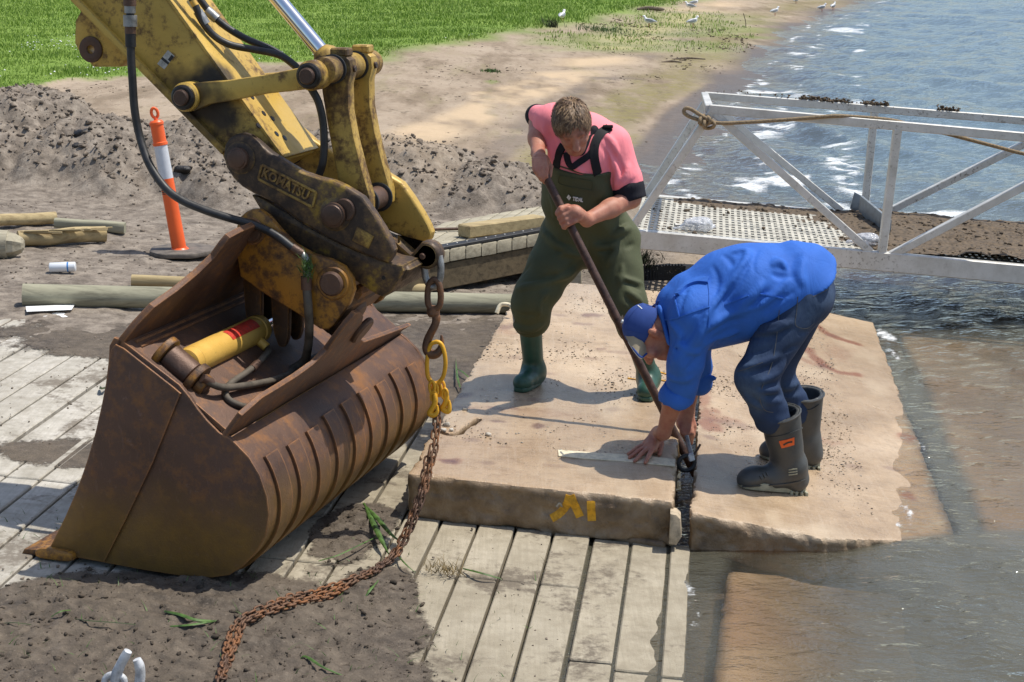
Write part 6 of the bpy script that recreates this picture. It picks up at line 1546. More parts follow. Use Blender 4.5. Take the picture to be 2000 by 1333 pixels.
# ======== the man in waders
A_ = Person('grey haired man in a pink shirt and olive waders levering with a long steel pole')
hip = {-1: J(1108, 468, 8.17), 1: J(1198, 468, 8.15)}; kn = {-1: J(1040, 588, 8.02), 1: J(1226, 596, 7.98)}; ank = {-1: J(1031, 728, 8.14), 1: J(1264, 740, 8.15)}
pel = J(1148, 448, 8.18); bel = J(1136, 385, 8.08); che = J(1137, 305, 8.00); shR, shL = J(1078, 240, 8.05), J(1200, 280, 8.02)
neck0 = J(1128, 268, 7.97)
hf = unit(V3(.13, -.80, -.60)); hu = unit(V3(-.12, -.60, .79)); hr_ = unit(np.cross(hf, hu)); hu = np.cross(hr_, hf)
hc = J(1118, 249, 7.80)
hp_, hq = head_prims(hc, hr_, hf, hu, .96)
A_.prims += hp_
A_.prims += [pcap(neck0, hc-hu*.05-hf*.01, .062, .058, k=.03), pcap(pel, che, .10, .12, k=.05), pcap(shR, shL, .055, k=.05), pcap(che, (shR+shL)/2, .10, .06, k=.05)]
for b in (-1, 1): A_.prims += [pcap(pel, hip[b], .09, k=.04), pcap(hip[b], kn[b], .070, .042), pcap(kn[b], ank[b], .040, .026), pcap(ank[b]-ZZ*.0, ank[b]+V3(-.01, -.09, -.05), .024, .020)]
pole_tip = onramp(1337, 866, .02); pole_tip[1] = 7.33; pole_top = J(1064, 342, 7.74)
pax = unit(pole_tip-pole_top); pole_r = .0195
elR = J(1050, 232, 8.20); wrR = J(1051, 300, 7.90); elL = J(1232, 388, 7.98); wrL = J(1146, 430, 7.78)
A_.prims += [pcap(shR, elR, .046, .044), pcap(elR, wrR+(elR-wrR)*.4, .043, .046), pcap(wrR+(elR-wrR)*.45, wrR, .046, .030), pcap(shL, elL, .05, .046), pcap(elL, wrL+(elL-wrL)*.5, .047, .044), pcap(wrL+(elL-wrL)*.55, wrL, .045, .031)]
# left hand closed round the pole
pc = pole_top+pax*(((J(1106, 428, 7.7)-pole_top)@pax)); nv = unit((CAM-pc)-pax*((CAM-pc)@pax)); sv = np.cross(pax, nv); sv = sv if sv[0] > 0 else -sv
pc = pc-pax*.0
A_.prims += [pcap(wrL, pc+sv*.050+nv*.022, .030, .034, k=.02), pell(pc+sv*.038+nv*.022, (.036, .026, .044), np.array([sv, nv, pax]), .015)]
for j in range(4):
    a = pc+pax*(.033-.0225*j); rr0 = .0115 if j < 3 else .0100
    A_.prims += finger([a+sv*.028+nv*.038, a-sv*.006+nv*.0385, a-sv*.030+nv*.018, a-sv*.026-nv*.014, a-sv*.006-nv*.030], rr0+.001, rr0-.0015)
th = pc-pax*.045; A_.prims += finger([pc+sv*.050+nv*.012-pax*.02, th+sv*.030+nv*.012, th-sv*.004+nv*.030-pax*.006, th-sv*.026+nv*.016+pax*.002], .014, .010)
# right hand draped over the pole's upper end, fingers pointing down
hcn = J(1055, 316, 7.80); nv2 = unit(CAM-hcn)
A_.prims += [pcap(wrR, hcn, .031, .034, k=.02), pell(hcn+V3(.004, 0, 0), (.042, .026, .040), None, .015)]
for j, (x0, x1, x2, y2) in enumerate(((1043, 1044, 1048, 344), (1050, 1051, 1054, 352), (1058, 1059, 1061, 357), (1066, 1068, 1067, 352))):
    A_.prims += finger([J(x0, 312, 7.765), J(x1, 330, 7.725), J(x2-1, y2-8, 7.715), J(x2+3, y2, 7.74)], .0122, .0098)
A_.prims += finger([J(1063, 308, 7.82), J(1076, 326, 7.80), J(1074, 345, 7.765)], .014, .010)
pa_o = A_.build(hq, .96, M['skin_red'])
# scalp and hair
def hair(parent, c, right, fwd, up, s, n, seed):
    A = np.array([right, fwd, up]); r = np.random.default_rng(seed); V = []; Fc = []
    q = lambda P: c+(P@A)*s
    sdf('scalp', [pell(c+(V3(0, -.016, .028)@A)*s, V3(.080, .102, .098)*s, A)], .007, M['scalp'], parent, .02, cut=lambda X: np.maximum(((X-c)@fwd)*1.0-.070*s+np.maximum(0, .055*s-((X-c)@up))*1.1, -((X-c)@up)-.075*s+np.maximum(0, ((X-c)@fwd))*1.3))
    k = 0
    while k < n:
        d = unit(r.normal(size=3)); 
        if d[2] < -.55 or (d[1] > .50 and d[2] < .52) or (d[1] > .1 and d[2] < -.15): continue
        p = V3(0, -.016, .028)+d*V3(.080, .102, .098)
        side = np.sign(p[0]+.018+r.normal(0, .012))
        flow = V3(side*.55, .75*(1 if p[1] > -.05 else -.3), -.30)+r.normal(0, .28, 3); nrm = unit(d/V3(.080, .102, .098))
        flow = unit(flow-nrm*(flow@nrm)); L_ = r.uniform(.035, .065); w = r.uniform(.0016, .0032)
        p1 = p+flow*L_*.5+nrm*(.010+.006*r.uniform()); p2 = p+flow*L_+nrm*r.uniform(-.004, .010)
        sd = np.cross(flow, nrm)*w; b = len(V)
        V += [p-sd, p+sd, p1-sd, p1+sd, p2]; Fc += [(b, b+1, b+3, b+2), (b+2, b+3, b+4)]; k += 1
    return mesh('hair', q(np.array(V)), Fc, M['hair'], parent, True)
hair(pa_o, hc, hr_, hf, hu, .96, 2800, 3)
# shirt
shirt_f = lambda X: fold(X, V3(.6, 0, .8), 52, 2.4, .006, 1)+fold(X, V3(-.8, .2, .5), 38, 3.1, .005, 4)
el2 = elL+(shL-elL)*.34
P_CR = [(((1186, 300), (1204, 335), (1203, 368)), .014), (((1196, 298), (1214, 330), (1216, 362)), -.010), (((1172, 282), (1186, 306), (1188, 332)), -.010), (((1228, 322), (1222, 345), (1210, 366)), .012), (((1240, 350), (1228, 362), (1212, 372)), -.010), (((1060, 250), (1074, 290), (1080, 322)), .012), (((1068, 246), (1084, 280), (1088, 315)), -.010), (((1118, 318), (1128, 330), (1140, 338)), .008), (((1180, 262), (1196, 280), (1206, 300)), .012)]
shirt = creased('shirt', [pcap(bel, che, .150, .165, k=.05, flat=(V3(0, 1, 0), .80)), pcap(shR+V3(.03, .0, -.01), shL+V3(-.03, 0, -.012), .092, .088, k=.06), pell(J(1145, 264, 8.08), (.13, .11, .10), None, .06),
                      pcap(shR+V3(.01, 0, 0), J(1066, 262, 8.08), .085, .062, k=.04), pcap(shR, elR+V3(.006, -.02, .012), .082, .055, k=.03), pcap(shL+V3(-.005, 0, -.008), el2, .086, .078, k=.04), pcap(el2, el2+(elL-shL)*.08, .080, .078, k=.02)], P_CR, .008, M['pink_cloth'], pa_o, .04, shirt_f)
ax_ = unit(elL-shL); c0 = elL-ax_*.050; sdf('cuff', [pcap(c0, c0+ax_*.045, .082, .076, k=.01)], .008, M['black_cloth'], pa_o, .01, lambda X: fold(X, ax_, 120, 3, .004, 9), cut=lambda X: np.maximum((X-c0-ax_*.062)@ax_, -(X-c0+ax_*.022)@ax_))
ax2 = unit(elR-shR); sdf('cuff', [pcap(elR-ax2*.02, elR+ax2*.01+ZZ*.012, .056, .058, k=.01)], .008, M['black_cloth'], pa_o, .01, lambda X: fold(X, ax2, 120, 3, .003, 9))
sdf('collar', [pcap(neck0+V3(-.06, -.045, -.005), neck0+V3(.005, -.10, -.055), .022, .018, k=.02), pcap(neck0+V3(.075, -.03, .03), neck0+V3(.015, -.10, -.055), .022, .018, k=.02), pcap(neck0+V3(.075, -.03, .03), neck0+V3(.055, .06, .08), .022, .022, k=.02)], .007, M['black_cloth'], pa_o, .02)
# waders
wf_ = lambda X: fold(X, V3(.35, .1, .93), 46, 2.2, .007, 11)+fold(X, V3(-.7, .1, .7), 34, 2.9, .006, 15)+fold(X, V3(.75, .0, .65), 62, 3.4, .004, 19)
nb_ = unit(che-bel)
bib0 = J(1135, 336, 7.9)
W_CR = [(((1008, 557), (1051, 546), (1095, 534), (1128, 514)), -.016), (((1010, 566), (1050, 556), (1092, 546), (1122, 530)), .016), (((1015, 547), (1024, 530), (1036, 518)), -.012), (((1062, 440), (1092, 470), (1124, 481)), -.012), (((1058, 450), (1085, 480), (1115, 494)), .014),
        (((1163, 489), (1188, 491), (1208, 486)), -.016), (((1165, 480), (1188, 481), (1206, 476)), .015), (((1206, 486), (1197, 502), (1186, 518)), .014), (((1222, 484), (1238, 476)), -.013), (((1200, 449), (1212, 442), (1226, 432)), -.014), (((1198, 462), (1214, 452), (1230, 446)), .014),
        (((1208, 541), (1230, 549), (1254, 554)), .014), (((1214, 548), (1238, 560), (1250, 566)), -.012), (((1226, 570), (1240, 580), (1252, 590)), .014), (((1222, 580), (1236, 594), (1250, 602)), -.012), (((1215, 520), (1214, 540), (1209, 555)), .010), (((1204, 610), (1225, 624), (1250, 622)), .014), (((1204, 622), (1226, 636), (1252, 636)), -.012),
        (((996, 628), (1011, 641), (1035, 645), (1060, 634)), .018), (((998, 640), (1013, 652), (1036, 656), (1056, 648)), -.014), (((1000, 606), (1020, 616), (1046, 616)), -.010), (((1068, 570), (1056, 590), (1052, 615)), .012), (((1090, 500), (1110, 496), (1140, 502)), .012), (((1150, 470), (1150, 490), (1152, 508)), -.012), (((1080, 400), (1110, 412), (1150, 410)), -.010), (((1160, 400), (1190, 396), (1212, 400)), -.010), (((1076, 380), (1085, 400), (1080, 425)), .010)]
kR, kL = kn[-1], kn[1]
wad = creased('waders', [pcap(pel, bel, .188, .182, k=.05, flat=(V3(0, 1, 0), .86)), pcap(bel, che, .182, .172, k=.05, flat=(V3(0, 1, 0), .86)),
                     pcap(hip[-1], kR, .142, .096, k=.04), pcap(kR, kR+(ank[-1]-kR)*.22, .096, .090, k=.04), pell(kR+(ank[-1]-kR)*.34, (.080, .080, .055), None, .03),
                     pcap(hip[1], kL, .132, .090, k=.04), pcap(kL, kL+(ank[1]-kL)*.22, .090, .084, k=.04), pell(kL+(ank[1]-kL)*.36, (.076, .076, .055), None, .03),
                     pell(pel+V3(0, .05, -.02), (.21, .16, .16), None, .05)], W_CR, .008, M['wader_cloth'], pa_o, .05, wf_,
          cut=lambda X: (X-bib0)@nb_-.10*np.clip(-(X[..., 0]-bib0[0]), -.2, .2)+sstep(0, .14, X[..., 1]-che[1]-.02)*.16)
# boots
def gumboot(parent, top, an, heel, toe, rt, ra, mat, sole, gz, name='boot', sole_h=.022, foot_r=.048, folds=.003):
    ax = unit(top-an); fd = unit(toe-heel); sd = np.cross(fd, ZZ)
    foot0 = heel+ZZ*(foot_r+.004)+fd*foot_r*.9; foot1 = toe+ZZ*(foot_r*.90)-fd*foot_r*.9
    pr = [pcap(top+ax*.05, an, rt, ra, k=.03), pcap(an, foot0, ra, foot_r*1.02, k=.03), pcap(foot0, foot0+(foot1-foot0)*.45, foot_r, foot_r*.88, k=.035), pell(foot1-fd*.01, (foot_r*1.22, foot_r*1.02, foot_r*.92), np.array([fd, sd, ZZ]), .035), pcap(an-ax*.01, foot0+(foot1-foot0)*.5, ra*.9, foot_r*.85, k=.04)]
    pr.append(dict(pcap(top+ax*.10, top-ax*.025, rt-.015, rt-.024, k=.004), neg=True))
    b = sdf(name, pr, .0075, mat, parent, .03, lambda X: fold(X, ax+fd*.4, 75, 3, folds, 23), cut=lambda X: np.maximum((X-top)@ax, heel[2]+gz+.004-X[..., 2]+((X-heel)@fd)*((heel[2]-toe[2])/np.linalg.norm(toe-heel))))
    out_ = []
    n = 26
    L_ = np.linalg.norm(toe-heel)
    for i in range(n):
        a = 2*math.pi*i/n; x = math.cos(a); y = math.sin(a); wd = foot_r*(.93+.12*max(x, 0)-.05*(1 if abs(x) < .4 else 0)); out_.append((heel+toe)/2+fd*(x*(L_/2+.004))*(1 if abs(x) > .5 else 1)+sd*(math.copysign(abs(y)**.62, y)*wd)+ZZ*.003)
    prism('sole', out_, ZZ*sole_h, sole, b, .005)
    b2 = tube('boot_rim', [top+(frame_of(ax)[0]*math.cos(a)+frame_of(ax)[1]*math.sin(a))*(rt-.004)-ax*.005 for a in np.linspace(0, 2*math.pi, 21)], .006, mat, b, 6, 0)
    return b
hR, tR = S1(1046, 750), S1(1013, 768); hL, tL = S1(1268, 763), S1(1261, 786)
hR = hR+unit(hR-tR)*.03; hL = hL+V3(.0, .03, 0)
gumboot(pa_o, kn[-1]+(ank[-1]-kn[-1])*.40, hR+ZZ*.085-unit(tR-hR)*-.055, hR, tR, .057, .050, M['green_rubber'], M['green_rubber'], .0)
gumboot(pa_o, kn[1]+(ank[1]-kn[1])*.42, hL+ZZ*.085+unit(tL-hL)*.055, hL, tL, .057, .050, M['green_rubber'], M['green_rubber'], .0)
tr = bvh([shirt, wad])
ribbon('brace', tr, ((1168, 342), (1163, 322), (1160, 300), (1163, 278), (1174, 260), (1190, 250)), .042, M['strap'], pa_o, .006)
ribbon('shirt_collar', tr, ((1106, 298), (1110, 316), (1118, 326), (1130, 318), (1150, 304), (1164, 286)), .030, M['black_cloth'], pa_o, .006)
ribbon('brace', tr, ((1087, 326), (1090, 308), (1095, 294), (1101, 284)), .040, M['strap'], pa_o, .006)
h_, n_ = hit(tr, 1186, 251)
if h_ is not None: box('buckle', h_+n_*.010, V3(.024, 0, 0), V3(0, .014, -.004), V3(0, .002, .007), M['strap'], pa_o, .003)
for px in (((1092, 343), (1120, 349), (1158, 355)), ((1158, 355), (1158, 372)), ((1092, 343), (1091, 358), (1115, 366), (1158, 373)), ((1085, 322), (1110, 330), (1140, 340), (1176, 344))): ribbon('seam', tr, px, .006, M['wader_cloth'], pa_o, .0035)
h0, n0 = hit(tr, 1119, 391); h1, _ = hit(tr, 1139, 394)
if h0 is not None: text_mesh('chest_lettering', 'TIDAL', h0+n0*.008, h1+n0*.008, .020, n0, M['logo_white'], pa_o, .002)
h0, n0 = hit(tr, 1112, 385)
if h0 is not None:
    e1 = unit(np.cross(n0, V3(0, 0, 1))); e1 = e1 if e1[0] > 0 else -e1; e2 = np.cross(n0, e1)
    e2 = e2 if e2[2] > 0 else -e2
    for a, b in ((.006, .0), (-.006, .0), (0, .008), (0, -.008)):
        c_ = h0+n0*.006+e1*a+e2*b; prism('chest_emblem', [c_+e1*.0052, c_+e2*.0068, c_-e1*.0052, c_-e2*.0068], n0*.002, M['logo_white'], pa_o, 0)
h0, n0 = hit(tr, 1003, 622)
if h0 is not None: box('knee_badge', h0, V3(.004, 0, .001), V3(0, .012, 0), V3(-.002, 0, .018), M['label_grey'], pa_o, .002)
tag(tube('steel_pole', [pole_top-pax*.03, pole_top+(pole_tip-pole_top)*.5, pole_tip], pole_r, M['pole_steel'], None, 16, 3), 'long rusty steel pole held by the man in waders, its end in the gap', 'pole')
# ======== the man in the blue shirt
B_ = Person('man in a bright blue shirt, jeans and cap bending down to the slab gap')
shN_shift = 0
hipN, hipF = J(1556, 588, 6.93), J(1562, 585, 7.17); knN, knF = J(1478, 738, 6.83), J(1510, 728, 7.22); anN, anF = J(1540, 900, 6.885), J(1588, 862, 7.30)
pelB = J(1556, 568, 7.05); midB = J(1440, 578, 7.03); cheB = J(1358, 605, 7.02); shN, shF = J(1352, 624, 6.86), J(1348, 618, 7.20)
hf2 = unit(V3(-.36, -.10, -.92)); hu2 = unit(V3(-.90, -.06, .36)); hr2 = unit(np.cross(hf2, hu2)); hu2 = np.cross(hr2, hf2); hc2 = J(1273, 652, 6.99)
hp2, hq2 = head_prims(hc2, hr2, hf2, hu2, .97); B_.prims += hp2
B_.prims += [pcap(J(1318, 606, 7.01), hc2-hu2*.05-hf2*.015, .068, .064, k=.03), pcap(pelB, midB, .10, .12, k=.05), pcap(midB, cheB, .12, .10, k=.05), pcap(shN, shF, .055, k=.05), pcap(hipN, hipF, .08, k=.05), pcap(cheB, J(1318, 606, 7.01), .08, .06, k=.04)]
for h_, k_, a_ in ((hipN, knN, anN), (hipF, knF, anF)): B_.prims += [pcap(h_, k_, .075, .050), pcap(k_, a_, .045, .032), pcap(a_-ZZ*.02, a_+V3(-.10, -.02, -.06), .028, .022)]
elN = J(1340, 706, 6.86); wrN = J(1296, 846, 7.00); elF = J(1358, 715, 7.26); wrF = J(1342, 806, 7.30)
B_.prims += [pcap(shN, elN, .045, .042), pcap(elN, elN+(wrN-elN)*.55, .040, .047), pcap(elN+(wrN-elN)*.5, wrN, .047, .029), pcap(shF, elF, .05, .046), pcap(elF, wrF, .045, .030)]
def SH(x, y, h_): return S1(x, y)+ZZ*h_
pm = SH(1276, 878, .040)
B_.prims += [pcap(wrN, SH(1284, 868, .050), .029, .030, k=.02), pcap(SH(1286, 866, .050), SH(1268, 886, .032), .030, .024, k=.015), pcap(SH(1280, 872, .046), SH(1274, 890, .030), .026, .022, k=.015), pcap(SH(1284, 870, .046), SH(1263, 881, .032), .024, .021, k=.015)]
for b0_, m_, t_ in (((1262, 880), (1244, 886), (1227, 892)), ((1264, 885), (1246, 892), (1229, 899)), ((1267, 889), (1252, 898), (1239, 906)), ((1274, 892), (1267, 901), (1260, 909))):
    B_.prims += finger([SH(*b0_, .032), SH(*m_, .024), SH((m_[0]+t_[0])/2, (m_[1]+t_[1])/2, .016), SH(*t_, .011)], .0115, .0088)
B_.prims += finger([SH(1290, 868, .045), SH(1292, 880, .026), SH(1288, 893, .011)], .014, .010)
# far hand closing on the ring clutch in the gap
hd = J(1339, 826, 7.30)
B_.prims += [pcap(wrF, hd, .031, .036, k=.02), pell(hd, (.040, .030, .040), None, .02)]
for x0, x1, y1, x2, y2 in ((1329, 1333, 846, 1341, 862), (1335, 1339, 850, 1346, 866), (1342, 1345, 850, 1350, 866), (1349, 1351, 846, 1352, 858)):
    B_.prims += finger([J(x0, 830, 7.275), J(x1, y1, 7.255), J(x2, y2, 7.285)], .0125, .0100)
B_.prims += finger([J(1350, 815, 7.30), J(1356, 832, 7.285), J(1354, 852, 7.275)], .0135, .010)
ec = J(1277, 651, 6.905); B_.prims += [pell(ec, (.027, .012, .017), np.array([hu2, hr2, hf2]), .005), pell(ec+hu2*.012-hf2*.004+V3(0, -.008, 0), (.016, .009, .014), np.array([hu2, hr2, hf2]), .004), pell(J(1272, 690, 6.93), (.028, .03, .022), None, .03)]
pb_o = B_.build(hq2, .97, M['skin_red'])
# jeans
jf = lambda X: fold(X, V3(.5, .1, .85), 60, 2.6, .004, 41)+fold(X, V3(-.6, .1, .8), 44, 3.0, .003, 45)+fold(X, V3(.1, 0, 1), 95, 3.6, .004, 49)*sstep(.62, .45, X[..., 2])
def jeans_attr(V):
    w = sstep(-.1, .4, noise3(V, 5, 61))*.75+.7*sstep(.25, .0, np.linalg.norm(V-knN, axis=1))*sstep(0, .5, noise3(V, 9, 63))
    return dict(worn=np.clip(w, 0, 1), seam=np.zeros(len(V)))
J_CR = [(((1466, 650), (1506, 648), (1545, 630)), .013), (((1468, 660), (1508, 657), (1545, 642)), -.010), (((1478, 630), (1505, 627), (1532, 620)), -.011), (((1476, 638), (1504, 636), (1530, 630)), .010), (((1436, 720), (1478, 713), (1519, 696)), .014), (((1444, 730), (1482, 724), (1520, 708)), -.010),
        (((1480, 747), (1515, 732), (1531, 708)), .014), (((1484, 757), (1510, 752), (1530, 742)), -.012), (((1484, 765), (1508, 762), (1532, 752)), .012), (((1490, 772), (1510, 776), (1534, 768)), -.012), (((1480, 770), (1499, 784), (1536, 782)), .013), (((1455, 770), (1470, 785), (1490, 798)), .011), (((1560, 650), (1580, 648), (1600, 640)), -.010), (((1530, 690), (1550, 678), (1575, 672)), -.010), (((1460, 690), (1480, 688), (1505, 680)), -.008),
        (((1528, 760), (1545, 756), (1558, 748)), .012), (((1530, 770), (1548, 770), (1562, 762)), -.010)]
hipN = hipN+V3(0, .02, 0)
jeans = creased('jeans', [pell(pelB+V3(.015, 0, -.015), (.143, .172, .146), None, .05), pcap(hipN, knN, .126, .080, k=.05), pcap(knN, knN+(anN-knN)*.46, .080, .078, k=.04), pell(knN+V3(-.012, 0, .0), (.074, .076, .082), None, .03),
                      pcap(hipF, knF, .124, .080, k=.05), pcap(knF, knF+(anF-knF)*.52, .080, .078, k=.04), pcap(pelB, midB+(pelB-midB)*.35, .14, .13, k=.05)], J_CR, .008, M['denim'], pb_o, .04, jf, attr=jeans_attr)
# shirt
simple('denim_seam', (.10, .105, .115), .9, 0, .3, 60, .1)
bf = lambda X: fold(X, V3(.75, .1, -.65), 42, 2.2, .008, 71)+fold(X, V3(.9, 0, .4), 58, 2.8, .007, 75)+fold(X, V3(.2, .1, .97), 50, 2.6, .006, 79)
B_CR = [(((1434, 492), (1458, 490), (1456, 510), (1440, 528)), .014), (((1454, 512), (1432, 545), (1408, 575), (1388, 602)), .016), (((1466, 512), (1446, 548), (1420, 580), (1400, 606)), -.013), (((1443, 602), (1470, 580), (1490, 555)), .016), (((1452, 612), (1480, 592), (1502, 566)), -.013), (((1510, 518), (1524, 511), (1535, 524)), .014), (((1508, 535), (1524, 540), (1542, 540)), -.016), (((1480, 602), (1510, 578), (1540, 546)), .015), (((1492, 612), (1520, 590), (1555, 566)), -.012),
        (((1374, 648), (1412, 620), (1474, 602)), .014), (((1376, 660), (1416, 634), (1460, 622)), -.012), (((1380, 672), (1412, 656), (1440, 648)), .013), (((1308, 628), (1330, 660), (1312, 694)), .014), (((1384, 606), (1367, 646), (1350, 674), (1310, 712)), .016), (((1376, 600), (1358, 636), (1342, 660), (1318, 686)), -.012), (((1366, 690), (1352, 712), (1330, 728)), -.012), (((1326, 672), (1345, 684), (1362, 690)), .011), (((1412, 498), (1424, 508), (1430, 520)), -.012), (((1392, 520), (1402, 545), (1398, 575)), -.010), (((1342, 565), (1332, 590), (1326, 612)), -.012),
        (((1306, 735), (1325, 744), (1352, 738)), .012), (((1308, 748), (1328, 757), (1354, 752)), -.010), (((1556, 500), (1545, 520), (1548, 545)), -.010), (((1568, 510), (1562, 535), (1566, 555)), .011), (((1480, 490), (1472, 510), (1474, 535)), -.010)]
cP = J(1616, 534, 7.0); cD = unit(J(1506, 650, 7.0)-cP); cN = unit(np.cross(cD, V3(0, 1, 0))); cN = cN if cN[0] > 0 else -cN
axN = unit(elN-shN); cuffN = J(1328, 770, 6.93)
bshirt = creased('shirt', [pcap(pelB+V3(.045, 0, -.004), midB+V3(.03, 0, .018), .176, .182, k=.09, flat=(V3(0, 1, 0), 1.2)), pcap(J(1560, 532, 7.05), J(1410, 548, 7.03), .118, .105, k=.08), pcap(midB+V3(.03, 0, .015), cheB+V3(.02, 0, .0), .178, .165, k=.06, flat=(V3(0, 1, 0), 1.02)), pcap(midB+V3(-.04, 0, -.035), cheB+V3(.06, 0, -.02), .150, .130, k=.06), pell(midB+V3(-.03, -.02, -.07), (.15, .15, .10), None, .06),
                       pcap(shN+V3(.03, .03, .02), shF, .112, .110, k=.06), pcap(J(1338, 588, 7.03), J(1318, 596, 7.02), .100, .078, k=.05), pcap(shN+V3(.006, 0, .0), elN, .096, .072, k=.05), pcap(elN, cuffN, .074, .066, k=.03), pcap(shF, elF, .10, .072, k=.04), pcap(elF, elF+(wrF-elF)*.25, .07, .066, k=.03)],
             B_CR, .008, M['blue_cloth'], pb_o, .05, bf, cut=lambda X: np.maximum((X-cP)@cN+.015*np.sin(X[..., 2]*25+X[..., 0]*13), -(X-cuffN+ZZ*.02)@ZZ-.02+.0*X[..., 0]))
cx = unit(cuffN-elN); sdf('sleeve_cuff', [pcap(cuffN-cx*.018+V3(-.004, 0, 0), cuffN+cx*.012+V3(-.012, -.01, 0), .073, .080, k=.01)], .008, M['blue_cloth'], pb_o, .01, lambda X: fold(X, cx+V3(.5, 0, 0), 85, 4, .008, 83), cut=lambda X: np.maximum((X-cuffN-cx*.020)@cx+.008*np.sin(X[..., 0]*60), -(X-cuffN+cx*.045)@cx))
sdf('sleeve_cuff', [pcap(elF+(wrF-elF)*.18, elF+(wrF-elF)*.34+V3(.03, -.02, 0), .070, .058, k=.01), pcap(elF+(wrF-elF)*.25+V3(.05, -.05, .01), elF+(wrF-elF)*.25+V3(.085, -.06, .012), .022, .012, k=.02)], .008, M['blue_cloth'], pb_o, .02, lambda X: fold(X, V3(1, 0, .4), 85, 4, .007, 85))
sdf('shirt_collar', [pcap(J(1300, 585, 7.10), J(1291, 610, 6.96), .026, .022, k=.02, flat=(V3(1, 0, .3), .5)), pcap(J(1291, 610, 6.96), J(1306, 668, 6.90), .024, .020, k=.02, flat=(V3(1, 0, .3), .5)), pcap(J(1308, 580, 7.0), J(1297, 588, 7.05), .03, k=.02)], .007, M['blue_cloth'], pb_o, .02)
tb_ = bvh([bshirt, jeans])
for px in (((1299, 625), (1312, 624), (1330, 619), (1352, 610), (1372, 603), (1386, 600)), ((1321, 580), (1330, 565), (1345, 553), (1362, 546), (1382, 546)), ((1384, 548), (1386, 590), (1384, 640)), ((1416, 595), (1440, 586), (1462, 578)), ((1484, 575), (1500, 577), (1530, 584)), ((1317, 578), (1322, 600), (1327, 622))): ribbon('seam', tb_, px, .006, M['blue_cloth'], pb_o, .004)
flap = ribbon('cape_flap', tb_, ((1324, 577), (1336, 563), (1350, 554), (1366, 549), (1384, 549)), .030, M['blue_cloth'], pb_o, .012)
tj = bvh([jeans, bshirt])
for px in (((1522, 606), (1519, 640), (1514, 680), (1505, 720), (1484, 770), (1492, 800), (1510, 806)), ((1616, 566), (1600, 574), (1588, 580)), ((1558, 580), (1556, 610), (1553, 632), (1560, 640), (1576, 642), (1590, 632)), ((1438, 727), (1460, 720), (1490, 708))): ribbon('denim_seam', tj, px, .0030, M['denim_seam'], pb_o, .0014)
# cap
capA = np.array([hr2, hf2, hu2]); qc = lambda a, b, c_: hc2+(V3(a, b, c_)@capA)
cap = sdf('cap', [pell(qc(0, -.028, .032), (.086, .092, .102), capA), pell(qc(0, .005, .045), (.076, .068, .078), capA, .03)], .006, M['cap_blue'], pb_o, .02, cut=lambda X: np.maximum(-(((X-hc2)@hu2)-.028+.10*np.clip(-((X-hc2)@hf2), 0, .1)), .034-np.linalg.norm(X-qc(0, -.112, .045), axis=-1)))
bi = catmull([J(1219, 616, 7.06), J(1224, 638, 6.99), J(1233, 651, 6.94), J(1244, 661, 6.91), J(1255, 667, 6.91), J(1262, 676, 6.93)], 4)
bo = catmull([J(1216, 619, 7.08), J(1220, 647, 6.99), J(1228, 666, 6.93), J(1239, 684, 6.89), J(1252, 698, 6.88), J(1263, 691, 6.91)], 4)
n = len(bi); up_ = hu2*.006; V = list(bi)+list(bo)+[p+up_ for p in bi]+[p+up_ for p in bo]
Fb = [(i, i+1, n+i+1, n+i) for i in range(n-1)]; Fe = [(n+i, n+i+1, 3*n+i+1, 3*n+i) for i in range(n-1)]; Ft = [(2*n+i, 3*n+i, 3*n+i+1, 2*n+i+1) for i in range(n-1)]
br_o = mesh('cap_brim', V, Fb+Fe+Ft+[(0, n, 3*n, 2*n), (n-1, 2*n-1, 4*n-1, 3*n-1)], M['cap_cream'], pb_o, True); flat_caps(br_o, 50)
tube('brim_piping', list(bo[8:]), .0045, M['cap_blue'], pb_o, 8, 0); tube('brim_piping', [p+hf2*.004 for p in bo[8:]]+[], .003, M['logo_white'], pb_o, 8, 0)
tube('cap_button', [qc(0, -.004, .128), qc(0, -.004, .142)], .008, M['logo_white'], pb_o, 10, 0)
tube('cap_strap', [qc(-.055, -.088, .028), qc(-.03, -.112, .026), qc(0, -.119, .026), qc(.03, -.112, .026), qc(.055, -.088, .028)], .009, M['cap_blue'], pb_o, 8, 4)
tube('strap_tab', [qc(-.012, -.118, .028), qc(-.018, -.135, .030), qc(-.024, -.142, .022), qc(-.022, -.128, .012)], .006, M['cap_blue'], pb_o, 8, 4)
tc = bvh([cap])
for px in (((1218, 640), (1240, 648), (1270, 655)), ((1219, 636), (1235, 612), (1252, 596), (1262, 588))): ribbon('cap_seam', tc, px, .003, M['cap_blue'], pb_o, .002)
h0, n0 = hit(tc, 1243, 592); h1, _ = hit(tc, 1252, 603)
for px in (((1243, 592), (1248, 596)), ((1246, 597), (1252, 602)), ((1250, 600), (1254, 604))): ribbon('cap_lettering', tc, px, .004, M['logo_white'], pb_o, .002, 3)
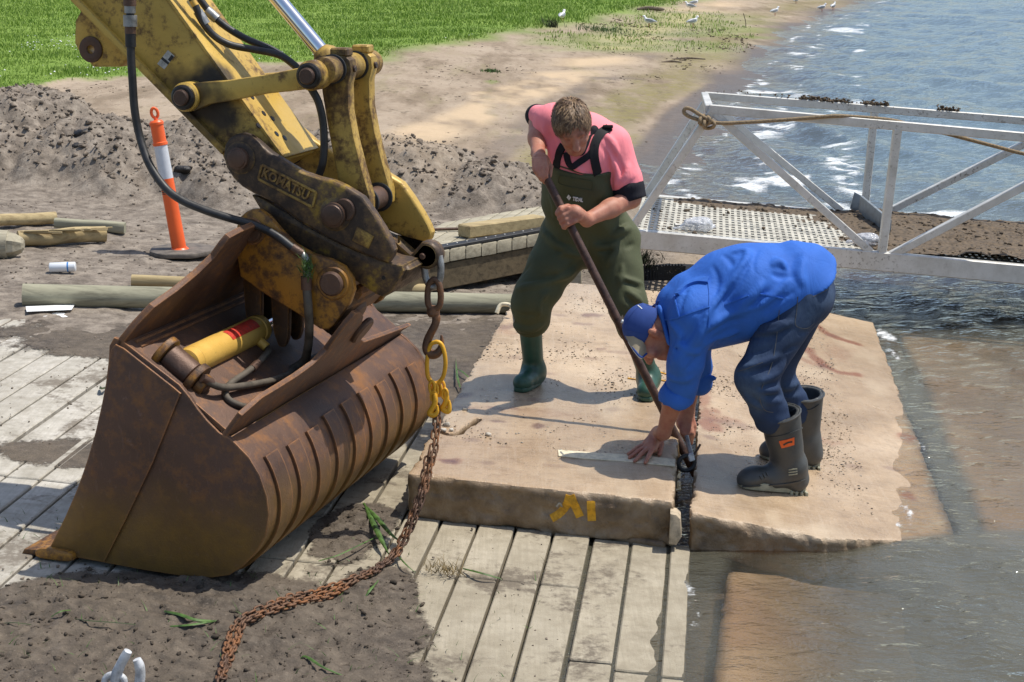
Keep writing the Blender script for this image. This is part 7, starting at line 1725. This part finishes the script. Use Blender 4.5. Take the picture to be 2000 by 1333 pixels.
# boots
hN, tN = S2(1570, 962), S2(1444, 952); hF, tF = S2(1600, 914), S2(1486, 893)
topN = J(1522, 806, 6.865); topF = J(1570, 768, 7.275)
def grey_boot(top, heel, toe):
    fd = unit(toe-heel); an = heel+fd*.075+ZZ*.115
    b = gumboot(pb_o, top, an, heel, toe, .092, .068, M['grey_rubber'], M['cream_sole'], .0, 'boot', .034, .054, .003)
    for i in range(4):
        c_ = heel+fd*(.008+.024*i)+ZZ*.004; box('tread', c_, fd*.007, np.cross(fd, ZZ)*.050, ZZ*.010, M['cream_sole'], b, .003)
    return b
bN = grey_boot(topN, hN, tN); bF = grey_boot(topF, hF, tF)
tN_ = bvh([bN]); tF_ = bvh([bF])
for px in (((1497, 855), (1520, 853), (1545, 846), (1566, 836)), ((1482, 818), (1510, 816), (1540, 806), (1562, 794))): ribbon('boot_band', tN_, px, .006, M['grey_rubber'], bN, .004)
for y in (918, 923, 928): ribbon('boot_ridge', tN_, ((1540, y), (1548, y-1), (1557, y-2)), .005, M['cream_sole'], bN, .003, 3)
for y in (0, 6, 12): ribbon('boot_ridge', tN_, ((1484+y, 930-y*.6), (1488+y, 937-y*.6)), .005, M['grey_rubber'], bN, .005, 3)
ribbon('boot_band', tN_, ((1450, 950), (1490, 948), (1530, 946), (1572, 938)), .006, M['grey_rubber'], bN, .005)
ribbon('boot_label', tN_, ((1524, 869), (1537, 866), (1551, 862)), .036, M['boot_label'], bN, .002, 4)
ribbon('label_print', tN_, ((1530, 869), (1540, 864), (1547, 863)), .008, M['label_black'], bN, .0028, 4)
ribbon('boot_band', tF_, ((1560, 805), (1585, 800), (1600, 790)), .006, M['grey_rubber'], bF, .004)
h0, n0 = hit(tF_, 1563, 770)

# yellow spray-paint strokes on the front face of the dry slab
ts = bvh([slab])
for pts in (((1113, 968), (1107, 986), (1093, 1003), (1077, 1013)), ((1114, 968), (1121, 984), (1128, 998), (1133, 1010)), ((1154, 979), (1155, 998), (1156, 1018))): ribbon('paint_stroke', ts, pts, .034, M['yellow_mark'], slab, .0025, 8)
for pts in (((1087, 990), (1093, 982), (1099, 992)),): ribbon('pale_scuff', ts, pts, .008, M['galvanised'], slab, .002, 4)

# grit, flecks and grains of broken concrete lying on the slabs
r = np.random.default_rng(91)
for mt, n, thr, sd in (('debris', 5200, .08, 1), ('pebble', 1500, .0, 2), ('dark_mud', 2600, .16, 3)):
    PP = []
    for plane_z, u0, u1, v0, v1 in ((lambda a, b: rampz(a)+.19, -1.12, -.09, 7.0, 11.9), (s2z, .10, .80, 6.8, 10.6)):
        a = r.uniform(u0, u1, n); b = r.uniform(v0, v1, n); k = fbm(a*3.2, b*1.7, 4, 200+sd, .6) > thr; a, b = a[k], b[k]
        P = DU*(a[:, None]+UW)+DV*b[:, None]; P[:, 2] = plane_z(a, b)+.0005; PP.append(P)
    PP = np.concatenate(PP); scatter_clods('slab_grit', PP, .0016+.0042*r.uniform(size=len(PP))**3, M[mt], .45, 90+sd)
